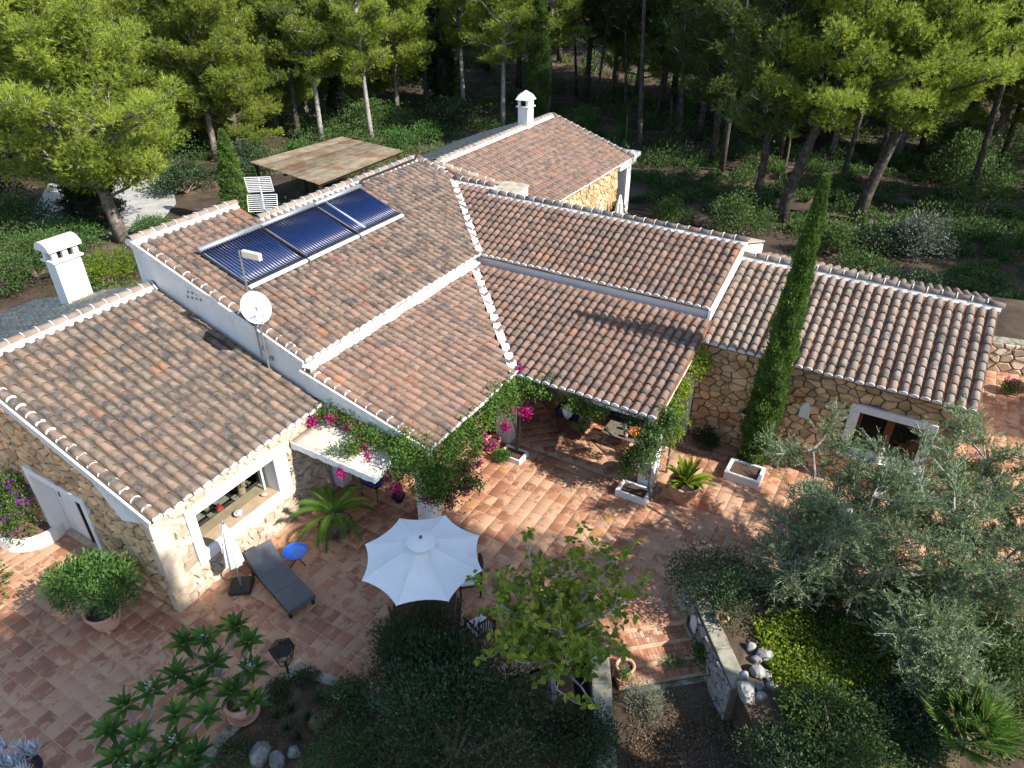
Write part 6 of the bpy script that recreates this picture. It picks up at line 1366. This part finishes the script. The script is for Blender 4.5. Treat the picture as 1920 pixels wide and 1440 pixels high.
def plumeria(P, tips, label, seed):
    P = Vector(P); t = thing('plumeria', label, 'plant', P, 'plumerias at the lower left'); r = random.Random(seed); cen = sum(tips, Vector()) / len(tips); hub = P.lerp(cen, .38); hub.z = P.z + (cen.z - P.z) * .35
    m = MB(); m.tube([P + ZX * -.02, P.lerp(hub, .5) + Vector((.03, 0, 0)), hub], [.05, .045, .042], 8); f = Fol(seed)
    grp = {}
    for tp_ in tips:
        d = tp_ - hub; k = int((math.atan2(d.y, d.x) + math.pi) / (2 * math.pi) * 4) % 4; grp.setdefault(k, []).append(tp_)
    for k, ts in grp.items():
        c = sum(ts, Vector()) / len(ts); fork = hub.lerp(c, .5) + Vector((r.uniform(-.05, .05), r.uniform(-.05, .05), -.05)); m.tube([hub, hub.lerp(fork, .5) + Vector((0, 0, -.04)), fork], [.04, .034, .03], 7)
        for tp_ in ts: m.tube([fork, fork.lerp(tp_, .5) + Vector((r.uniform(-.05, .05), r.uniform(-.05, .05), -.05)), tp_], [.028, .024, .022], 6)
    m.build('branch', MT['barkpale'], t, smooth=True)
    for tp_ in tips:
        n = r.randint(15, 20); an = np.arange(n) * 2.399; el = np.radians(np.linspace(70, -8, n) + f.r.uniform(-8, 8, n)); D = np.stack([np.cos(an) * np.cos(el), np.sin(an) * np.cos(el), np.sin(el)], 1)
        g = Fol(int(tp_.x * 1000) % 9999 + seed); g.broad(np.array(tp_) + D * .02, D, g.r.uniform(.26, .40, n), .12, np.clip(g.r.rand(n) * .85 + (g.r.rand(n) > .9) * .3, 0, 1)); addpart(t, 'leaf_rosette', g.mesh('leaf_rosette', LM['plumeria']))
    for tp_ in tips[1::5]:
        g = Fol(seed + 5); k = 26; g.quads(np.array(tp_ + ZX * .16) + g.r.normal(size=(k, 3)) * .04, g.r.normal(size=(k, 3)) + np.array([0, 0, .8]), .05, .04, g.r.rand(k)); addpart(t, 'blossom', g.mesh('blossom', LM['white']))
        m = MB(); m.tube([tp_, tp_ + ZX * .17], .008, 4); m.build('flower_stalk', MT['stem'], t)
plumeria(at(458, 1338, .4), [at(345, 1208, 1.45), at(385, 1202, 1.5), at(440, 1178, 1.55), at(468, 1205, 1.45), at(398, 1245, 1.3), at(330, 1268, 1.25), at(472, 1258, 1.2), at(372, 1292, 1.1), at(475, 1315, .75), at(432, 1300, .95)], 'potted plumeria with leaf rosettes on bare forking branches', 81)
plumeria(at(300, 1468, .38), [at(235, 1325, 1.5), at(285, 1298, 1.6), at(332, 1340, 1.45), at(388, 1342, 1.4), at(205, 1372, 1.3), at(262, 1385, 1.35), at(330, 1398, 1.25), at(218, 1422, 1.15), at(290, 1432, 1.25), at(368, 1418, 1.05), at(345, 1450, 1.1), at(245, 1455, 1.15)], 'leafy plumeria at the bottom edge left of the kerb', 82)
# silvery spiky plant at the lower left corner
P = at(40, 1455, .36); t = thing('spiky_plant', 'silvery white spiky leaved plant in the lower left corner', 'plant', P)
for k in range(34):
    rr = random.Random(k); an = rr.uniform(0, 6.28); rad = rr.uniform(0, .42); q = P + Vector((math.cos(an) * rad, math.sin(an) * rad, rr.uniform(.05, .45))); addpart(t, 'leaf_rosette', rosette(q, 18, .2, .035, 'silver', 300 + k, 1.0, -.25))
m = MB(); [m.tube([P, P + Vector((math.cos(k) * .25, math.sin(k) * .25, .3))], .02, 5) for k in range(6)]; m.build('stem', MT['stem'], t)

# shrubs in pots, planters and beds
shrub(0, 0, 'bushy fresh green shrub growing from the pink pot by the stone corner', 101, .92, 1.05, 5600, .11, .042, 'bushgreen', P=at(206, 1172, 0) + Vector((-.12, .12, .68)), cat='plant', name='potted_shrub', k=34)
shrub(-35, 1120, 'green shrub reaching in at the left border of the terrace', 102, .7, 1.2, 1600, .10, .04, 'bushgreen')
shrub(0, 0, 'violet bougainvillea climbing from the oval planter by the doorway', 103, .85, 1.9, 3800, .07, .05, 'bougain', P=at(45, 985, .25), cat='plant', name='bougainvillea', flowers=('bractviolet', 700, .055))
shrub(0, 0, 'small magenta bougainvillea in the ribbed pot', 104, .24, .42, 240, .06, .04, 'bougain', P=at(925, 845, .38), cat='plant', name='bougainvillea', flowers=('bract', 200, .05), k=8)
shrub(0, 0, 'leafy plant with pink flowers in the pot behind the right pillar', 105, .52, .85, 1500, .085, .045, 'bushmid', P=at(1187, 888, .48), cat='plant', name='potted_shrub', flowers=('white', 60, .05))
shrub(1322, 832, 'dark rounded shrub at the left end of the right stone wall', 106, .42, .62, 1100, .07, .035, 'bushdark')
shrub(942, 862, 'grassy green tuft at the foot of the middle pillar', 107, .28, .3, 1500, .10, .012, 'bushgreen', up=1.2)
shrub(0, 0, 'small green plant in the slim pot by the steps', 108, .16, .25, 160, .06, .035, 'bushgreen', P=at(1170, 1268, -.1), cat='plant', name='potted_shrub', k=6)
shrub(0, 0, 'magenta flowering plant in the pot by the dry stone wall', 109, .42, .55, 1000, .07, .05, 'bushmid', P=at(1897, 738, .35), cat='plant', name='potted_shrub', flowers=('bract', 150, .06))
shrub(0, 0, 'broad leaved plant in the pot of the rear porch', 110, .45, .8, 260, .22, .12, 'bushgreen', P=hab(18.6, -4.9, .38), cat='plant', name='potted_shrub', kindleaf='b', k=8)
shrub(1815, 905, 'violet flowering bougainvillea right of the window on the right wing', 111, .75, .9, 2200, .07, .045, 'bougain', flowers=('bractviolet', 460, .06))
shrub(1330, 1235, 'yellow green creeper tumbling over the steps by the retaining wall', 112, .42, .6, 1400, .06, .045, 'bougain', z=-.3, kindleaf='b')
shrub(1330, 1120, 'dark glossy shrub between the terrace and the retaining wall', 113, 1.05, 1.45, 6500, .06, .035, 'bushdark', z=.43, k=34)
shrub(1560, 1400, 'dark green bush at the lower right below the lime ground cover', 114, 1.15, 1.0, 7000, .06, .035, 'bushmid', z=.43, k=30)
shrub(1700, 1360, 'dark leafy bush left of the fan palm', 115, .9, .8, 4000, .06, .035, 'bushdark', z=.43, k=24)
shrub(1880, 1250, 'yellowing green bush at the right edge above the fan palm', 116, 1.1, .9, 5000, .07, .04, 'bushmid', z=.43, k=28)
shrub(1460, 1440, 'dark bush at the bottom edge beside the lower path', 117, .8, .7, 3200, .06, .035, 'bushdark', z=.4)
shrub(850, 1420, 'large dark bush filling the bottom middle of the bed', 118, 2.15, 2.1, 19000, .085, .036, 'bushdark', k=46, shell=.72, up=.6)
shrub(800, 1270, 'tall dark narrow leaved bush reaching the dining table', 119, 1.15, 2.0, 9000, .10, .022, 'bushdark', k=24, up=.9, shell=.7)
shrub(1080, 1420, 'dark bush right of the big dark one, near the low wall', 120, .95, 1.0, 5000, .07, .03, 'bushdark', k=26)
shrub(650, 1455, 'blue green bush with pale shoot tips at the bottom edge', 121, .85, 1.0, 5200, .055, .025, 'bushmid', k=40, up=.8)
shrub(530, 1300, 'rounded olive green mound just below the iron lantern', 122, .33, .36, 1900, .04, .025, 'succulent')
shrub(440, 1425, 'low brownish green mound at the kerb in the bed', 123, .42, .34, 2000, .04, .025, 'succulent')
shrub(650, 1322, 'small twisted shrub with pale flowers in the bed', 124, .48, .62, 1900, .06, .03, 'bushmid', flowers=('white', 40, .03))
shrub(575, 1275, 'grassy thyme mound on the mossy kerb', 125, .3, .2, 1300, .05, .02, 'succulent')
shrub(1210, 1330, 'wispy grey green shrub on the lower path', 126, .55, .75, 1500, .08, .012, 'bushgrey', z=-.55, k=18, up=1.0)
shrub(1260, 1245, 'thin sprawling herb over the slim pot by the steps', 127, .3, .3, 400, .07, .012, 'bushmid', z=-.42, k=10, up=.6)
shrub(870, 1070, 'fresh shoots at the table edge below the parasol', 128, .2, .4, 160, .08, .05, 'bushdark')
for i, (x, y, lab) in enumerate(((548, 1332, 'spiky succulent rosette in the middle of the bed'), (578, 1348, 'spiky succulent left of the round cactus'), (538, 1368, 'spiky succulent nearest the kerb in the bed'), (560, 1385, 'spiky succulent behind the tall weathered rock'), (600, 1310, 'spiky succulent below the twisted shrub'), (520, 1345, 'small spiky succulent beside the plumeria pot'))):
    P = at(x, y); t = thing('succulent', lab, 'plant', P, 'spiky succulents in the bed'); addpart(t, 'foliage', rosette(P, 22, .26, .04, 'succulent', 400 + i, .9, -.1))
P = at(597, 1362); t = thing('cactus', 'round ball cactus in the planting bed', 'cactus', P); m = MB(); n = 32; vs_ = []
for i in range(10):
    ph = math.pi * (i + .3) / 10
    for j in range(n): an = 2 * math.pi * j / n; rr = .15 * (1 + .05 * (1 if j % 2 else -1)); vs_.append(P + Vector((math.sin(ph) * math.cos(an) * rr, math.sin(ph) * math.sin(an) * rr, .13 + math.cos(ph) * rr)))
m.add(vs_, [(i * n + j, (i + 1) * n + j, (i + 1) * n + (j + 1) % n, i * n + (j + 1) % n) for i in range(9) for j in range(n)]); m.build('body', mat('cactus_skin', (.09, .105, .05), (.12, .13, .07), 20, rough=.8), t)
f = Fol(5); k = 700; d_ = nrm(f.r.normal(size=(k, 3))); f.tris(np.array(P + ZX * .13) + d_ * .15, d_, .035, .006, f.r.rand(k)); addpart(t, 'spines', f.mesh('spines', LM['dry']))['kind'] = 'stuff'
# lime ground cover, leaf litter, scrub in the olive bed
def carpet(name, label, poly, n, L, W, key, z, h, seed, cat):
    f = Fol(seed); r = f.r; pp = [at(*p, z) for p in poly]; P2 = [(p.x, p.y) for p in pp]; x0, x1 = min(p[0] for p in P2), max(p[0] for p in P2); y0, y1 = min(p[1] for p in P2), max(p[1] for p in P2); out = []
    cl = [(r.uniform(x0, x1), r.uniform(y0, y1), r.uniform(.10, .4)) for _ in range(int((x1 - x0) * (y1 - y0) * 7))]
    while len(out) < n:
        c = cl[r.randint(len(cl))]; x, y = c[0] + r.normal() * c[2], c[1] + r.normal() * c[2]
        if inside(P2, x, y): out.append((x, y, z + r.rand() ** 1.6 * h * (.5 + c[2] * 2)))
    P = np.array(out); f.quads(P, r.normal(size=(n, 3)) * np.array([1, 1, .5]) + np.array([0, 0, .35]), L * (.7 + .6 * r.rand(n)), W, r.rand(n), .08, .5)
    return tag(put(name, f.mesh(name, LM[key])), label, cat, kind='stuff')
carpet('ground_cover', 'lime green ivy carpet in the bed behind the rocks', [(1405, 1165), (1500, 1150), (1690, 1190), (1640, 1330), (1470, 1380), (1440, 1260)], 9500, .055, .05, 'yellowgreen', .43, .22, 71, 'ground cover')
carpet('ground_cover', 'darker scrub carpet under the olive trees', [(1420, 1100), (1900, 1080), (1980, 1440), (1500, 1440)], 14000, .06, .045, 'bushmid', .43, .25, 72, 'ground cover')
carpet('leaf_litter', 'dry brown leaves strewn over the lower path', [(1175, 1275), (1350, 1265), (1420, 1480), (1180, 1480)], 5000, .05, .03, 'dry', -.555, .02, 73, 'litter')
carpet('leaf_litter', 'dry leaves and gravel bits on the shaded bed soil', [(500, 1300), (900, 1320), (1080, 1300), (1120, 1440), (380, 1440)], 3500, .045, .03, 'dry', -.005, .02, 74, 'litter')

# olive trees
def olive(px, py, label, seed, Rr, H, ns=230, z=.43, nl=60):
    P = at(px, py, z); t = thing('olive_tree', label, 'tree', P, 'olive trees right of the terrace'); r = random.Random(seed); f = Fol(seed); m = MB(); tips = []
    for k in range(4):
        an = k * 1.6 + r.uniform(-.3, .3); d = Vector((math.cos(an) * .42, math.sin(an) * .42, 1)).normalized(); pts = [P.copy() + Vector((math.cos(an), math.sin(an), 0)) * .07]
        for i in range(5): d = (d + Vector((r.uniform(-.2, .2), r.uniform(-.2, .2), r.uniform(-.05, .1)))).normalized(); pts.append(pts[-1] + d * H * .15)
        m.tube(pts, [.075, .06, .05, .04, .03, .02], 6)
        for i in range(1, 6):
            for _ in range(4):
                an2 = r.uniform(0, 6.28); e = Vector((math.cos(an2), math.sin(an2), r.uniform(-.05, .75))).normalized(); L_ = Rr * r.uniform(.4, .85) * (1.1 - .10 * i); q = [pts[i]]
                for _k in range(3): e = (e + Vector((r.uniform(-.25, .25), r.uniform(-.25, .25), r.uniform(-.1, .2)))).normalized(); q.append(q[-1] + e * L_ / 3)
                m.tube(q, [.022, .015, .01, .006], 4, False); tips += [(q[1], e), (q[2], e), (q[3], e), (q[1].lerp(q[2], .5), e), (q[2].lerp(q[3], .5), e)]
    m.build('trunk', MT['barkpale'], t)
    tw = MB(); PP = []; DD = []
    for k in range(ns * 3):
        b, e = tips[r.randrange(len(tips))]; d = (e * .6 + Vector((r.uniform(-.9, .9), r.uniform(-.9, .9), r.uniform(-.25, 1.0)))).normalized(); L_ = r.uniform(.25, .6)
        if k % 7 == 0: tw.tube([b, b + d * L_ * .95], [.006, .003], 3, False)
        for j in range(nl // 3):
            s = .08 + .92 * j / (nl // 3); sd_ = d.orthogonal(); PP.append(b + d * (L_ * s) + ZX * (-.06 * s * s)); DD.append(d * .75 + Vector((r.uniform(-1, 1), r.uniform(-1, 1), r.uniform(-.6, .9))) * .75)
    n = len(PP); f.quads(np.array(PP), np.array(DD), .06 + .035 * f.r.rand(n), .021, np.clip(f.r.rand(n) * .75 + (f.r.rand(n) > .86) * .3, 0, 1), .03)
    addpart(t, 'crown', f.mesh('crown', LM['olive'])); tw.build('twigs', MT['twig'], t, kind='stuff')
olive(1555, 1098, 'spreading olive tree in front of the right window', 91, 2.5, 4.1, 1100)
olive(1800, 1130, 'larger olive tree at the right edge of the terrace', 92, 2.6, 4.2, 1200)
olive(1455, 1120, 'thin olive with bare pale twigs beside the dark glossy shrub', 93, 1.05, 1.7, 150)
olive(1720, 1260, 'low olive below the other two, above the fan palm', 94, 1.5, 1.7, 420)

# mulberry with yellowing leaves
P = at(1035, 1310); t = thing('mulberry_tree', 'mulberry tree with large yellowing heart shaped leaves beside the parasol', 'tree', P); r = random.Random(17); f = Fol(17); m = MB(); lp = []; ld_ = []
tr0 = [P, P + Vector((-.05, .05, .9)), P + Vector((0, .1, 1.9))]; m.tube(tr0, [.09, .075, .065], 8)
for k in range(26):
    an = k * 2.399 + .3; ln = r.uniform(1.15, 2.4); d = Vector((math.cos(an) * .8, math.sin(an) * .8, r.uniform(.15, .9))).normalized(); q = [tr0[-1] + ZX * r.uniform(-.9, .05)]
    for i in range(5): d = (d + Vector((r.uniform(-.15, .15), r.uniform(-.15, .15), r.uniform(-.02, .22)))).normalized(); q.append(q[-1] + d * ln / 5)
    m.tube(q, [.035, .03, .024, .018, .012, .006], 5)
    for s in range(6):
        b = q[r.randint(1, 5)]; e = Vector((r.uniform(-1, 1), r.uniform(-1, 1), r.uniform(-.1, 1.3))).normalized(); l2 = r.uniform(.4, .95); g2 = [b, b + e * l2 * .5, b + (e + ZX * .35).normalized() * l2]; m.tube(g2, [.010, .007, .004], 4, False)
        for i in range(17): x = .15 + .85 * i / 16; lp.append(g2[0].lerp(g2[2], x)); ld_.append(Vector((math.cos(i * 2.4) * .8, math.sin(i * 2.4) * .8, r.uniform(-.75, .15))))
m.build('trunk', MT['barkpale'], t); n = len(lp); lp = np.array(lp) + f.r.normal(size=(n, 3)) * .03
f.broad(lp, np.array(ld_), f.r.uniform(.085, .155, n), f.r.uniform(.07, .12, n), np.clip(f.r.rand(n) * .8 + (f.r.rand(n) > .86) * .25 + (lp[:, 2] > 2.6) * .15, 0, 1)); addpart(t, 'crown', f.mesh('crown', LM['mulberry']))  # leaves high in the crown tinted lighter, standing in for sunlit tops

# fan palm at the lower right
P = at(1800, 1395, .43); t = thing('fan_palm', 'spiky green fan palm at the lower right corner', 'palm', P, None); r = random.Random(23)
m = MB(); m.tube([P, P + ZX * .35], [.16, .13], 10); m.build('trunk', MT['stem'], t)
for k in range(22):
    an = k * 2.399; el = R(80 - 62 * (k / 22)); d = Vector((math.cos(an) * math.cos(el), math.sin(an) * math.cos(el), math.sin(el))); b = P + ZX * .33; c = b + d * r.uniform(.35, .6); g = Fol(600 + k); nb = 26
    x = d.cross(ZX).normalized(); y = x.cross(d); fa = np.linspace(-1.5, 1.5, nb); D = np.array([list(d * math.cos(a_) + x * math.sin(a_) + y * .12) for a_ in fa]); g.quads(np.repeat(np.array([list(c)]), nb, 0), D, g.r.uniform(.5, .68, nb), .045, np.clip(g.r.rand(nb), 0, 1), .0, .4)
    me = g.mesh('fan_leaf', LM['fanpalm']); lf_ = addpart(t, 'fan_leaf', me); m = MB(); m.tube([b, c], .012, 4); m.build('petiole', LM['fanpalm'], lf_)

# climbers on the porch
def climber(label, base, trunks, paths, flowers, seed, key='bougain', L=.065, W=.045, fkey='bract', name='bougainvillea', group='climbers on the porch'):
    t = thing(name, label, 'climbing plant', base, group); r = random.Random(seed); f = Fol(seed); m = MB()
    for tr in trunks: m.tube([Vector(p) + Vector((r.uniform(-.02, .02), r.uniform(-.02, .02), 0)) for p in tr], [.035 * (1 - .6 * i / len(tr)) for i in range(len(tr))], 6, False)
    for pts, rad, n in paths:
        n = int(n * 1.45)
        pts = [Vector(p) for p in pts]; m.tube(pts, .012, 4, False); seg = np.array([list(p) for p in pts]); k = len(seg) - 1; nc = max(4, n // 70); cc = []
        for _ in range(nc): x = f.r.rand() * k; i = min(k - 1, int(x)); cc.append(seg[i] + (seg[i + 1] - seg[i]) * (x - i) + f.r.normal(size=3) * rad * .55)
        cc = np.array(cc); ci = f.r.randint(0, nc, n); o = f.r.normal(size=(n, 3)) * rad * .36; Pn = cc[ci] + o; f.quads(Pn, o + f.r.normal(size=(n, 3)) * rad + np.array([0, 0, -.05]), L * (.7 + .6 * f.r.rand(n)), W, np.clip(f.r.rand(n) * .75 + .2 * f.r.rand(nc)[ci] + (f.r.rand(n) > .93) * .2, 0, 1), .08)
        for _ in range(n // 160):
            a_ = Vector(cc[f.r.randint(nc)]); m.tube([a_, a_ + Vector((r.uniform(-.2, .2), r.uniform(-.2, .2), r.uniform(-.3, .15)))], .005, 3, False)
    m.build('stem', MT['stem'], t); addpart(t, 'foliage', f.mesh('foliage', LM[key]))
    if flowers:
        g = Fol(seed + 3)
        for c, rad, n in flowers:
            n = int(n * 2.6); p = np.array(list(c)) + g.r.normal(size=(n, 3)) * rad * .62; g.quads(p, g.r.normal(size=(n, 3)), .066, .055, g.r.rand(n), .12, .5)
        addpart(t, 'blossom', g.mesh('blossom', LM[fkey]))
bA = at(815, 968)
climber('magenta bougainvillea climbing the front porch pillar and over the awning', bA,
    [[bA, at(818, 940, .5), at(820, 900, 1.2), at(812, 860, 2.1), at(800, 850, 2.5)], [bA + Vector((.08, 0, 0)), at(826, 925, .6), at(830, 890, 1.3), at(815, 855, 2.2)]],
    [([at(800, 848, 2.55), at(750, 838, 2.55), at(690, 815, 2.5), at(640, 785, 2.55), at(600, 772, 2.5)], .30, 2600), ([at(690, 815, 2.5), at(660, 840, 2.45), at(640, 850, 2.4)], .2, 700), ([at(740, 855, 2.5), at(800, 880, 2.2), at(860, 880, 2.05)], .42, 3600), ([at(840, 850, 2.3), at(885, 895, 1.8), at(900, 925, 1.4)], .22, 600), ([at(790, 900, 1.9), at(835, 915, 1.7)], .3, 1200)],
    [(at(583, 790, 2.45), .12, 60), (at(678, 832, 2.4), .13, 70), (at(620, 785, 2.6), .1, 40), (at(692, 868, 2.1), .16, 90), (at(735, 895, 1.9), .15, 90), (at(745, 915, 1.7), .12, 60), (at(862, 880, 1.9), .2, 170), (at(848, 915, 1.6), .14, 90), (at(872, 912, 1.6), .14, 110), (at(805, 930, 1.5), .16, 110), (at(842, 940, 1.4), .1, 60), (at(640, 885, 2.0), .1, 50), (at(690, 855, 2.2), .1, 40), (at(895, 870, 1.7), .09, 30), (at(655, 800, 2.5), .1, 40)], 131)
bB = at(968, 852)
climber('magenta bougainvillea trained along the porch eaves from the middle pillar', bB,
    [[bB, at(968, 815, .6), at(960, 775, 1.4), at(955, 740, 2.1), at(960, 718, 2.5)], [bB, at(975, 820, .6), at(976, 770, 1.5), at(968, 725, 2.4)]],
    [([at(828, 842, 2.35), at(870, 805, 2.35), at(915, 765, 2.4), at(960, 720, 2.5)], .28, 3000), ([at(960, 720, 2.5), at(1020, 726, 2.45), at(1080, 745, 2.35), at(1130, 768, 2.25)], .22, 2300), ([at(940, 730, 2.45), at(955, 760, 2.0)], .3, 1300), ([at(1090, 755, 2.3), at(1100, 785, 1.8), at(1095, 800, 1.6)], .14, 500), ([at(890, 800, 2.2), at(895, 830, 1.7)], .2, 600)],
    [(at(912, 748, 2.3), .12, 60), (at(880, 788, 2.2), .17, 130), (at(868, 812, 1.9), .18, 150), (at(900, 818, 1.7), .15, 120), (at(855, 800, 2.1), .1, 50), (at(985, 772, 1.8), .13, 90), (at(955, 765, 1.9), .12, 80), (at(948, 800, 1.4), .11, 70), (at(1001, 722, 2.45), .06, 25), (at(1040, 732, 2.4), .06, 25), (at(1097, 792, 1.7), .07, 25), (at(975, 690, 2.75), .06, 20)], 132)
bC = at(1222, 940)
climber('leafy jasmine covering the right porch pillar and gable edge', bC,
    [[bC, at(1215, 915, .5), at(1222, 870, 1.2), at(1240, 800, 2.2)], [bC, at(1230, 910, .5), at(1212, 880, 1.0), at(1232, 800, 2.2)]],
    [([at(1245, 782, 2.45), at(1225, 815, 2.1), at(1205, 850, 1.6)], .30, 3000), ([at(1235, 790, 2.4), at(1200, 775, 2.4), at(1170, 775, 2.3)], .2, 900)], [(at(1222, 850, 1.5), .3, 30)], 133, 'bushmid', fkey='white', name='jasmine')
climber('lime green climber on the sunny gable edge of the porch', on_b(1262, 800, 4.12),
    [[Vector((on_b(1262, 800, 4.12).x, on_b(1262, 800, 4.12).y, 0)), on_b(1262, 800, 4.12), on_b(1285, 730, 4.12)]],
    [([on_b(1255, 790, 4.15), on_b(1275, 745, 4.15), on_b(1298, 700, 4.15), on_b(1318, 660, 4.15)], .22, 2600), ([on_b(1262, 800, 4.15), on_b(1262, 830, 4.15)], .16, 600)], [], 134, 'yellowgreen', name='climber')

# invented pines, unseen beyond the lower right, placed to shade the lower terrace
SG = 'pines that shade the lower terrace'
for i, (x, y, k, sc, lab) in enumerate(((9.0, 0.3, 'tall', 1.0, 'tall pine beside the garden, nearest the lower terrace'), (12.6, 1.9, 'tallthin', 1.0, 'tall pine second from the terrace beyond the garden'), (13.4, 3.4, 'tallthin', .97, 'tall pine above the olive garden'), (10.8, -0.9, 'tall', .98, 'tall pine close behind the first garden pine'), (14.2, .4, 'tallthin', 1.0, 'tall pine between the second and third garden pines'), (15.4, -1.8, 'tall', .96, 'tall pine behind the second garden pine'), (7.4, -1.4, 'tall', 1.0, 'tall pine at the near side of the garden'), (12.6, -2.8, 'tall', .95, 'tall pine at the back of the garden stand'))):
    pine(k, 0, 0, lab, rot=i * 1.3, sc=sc, group=SG, P=(x, y, 0))
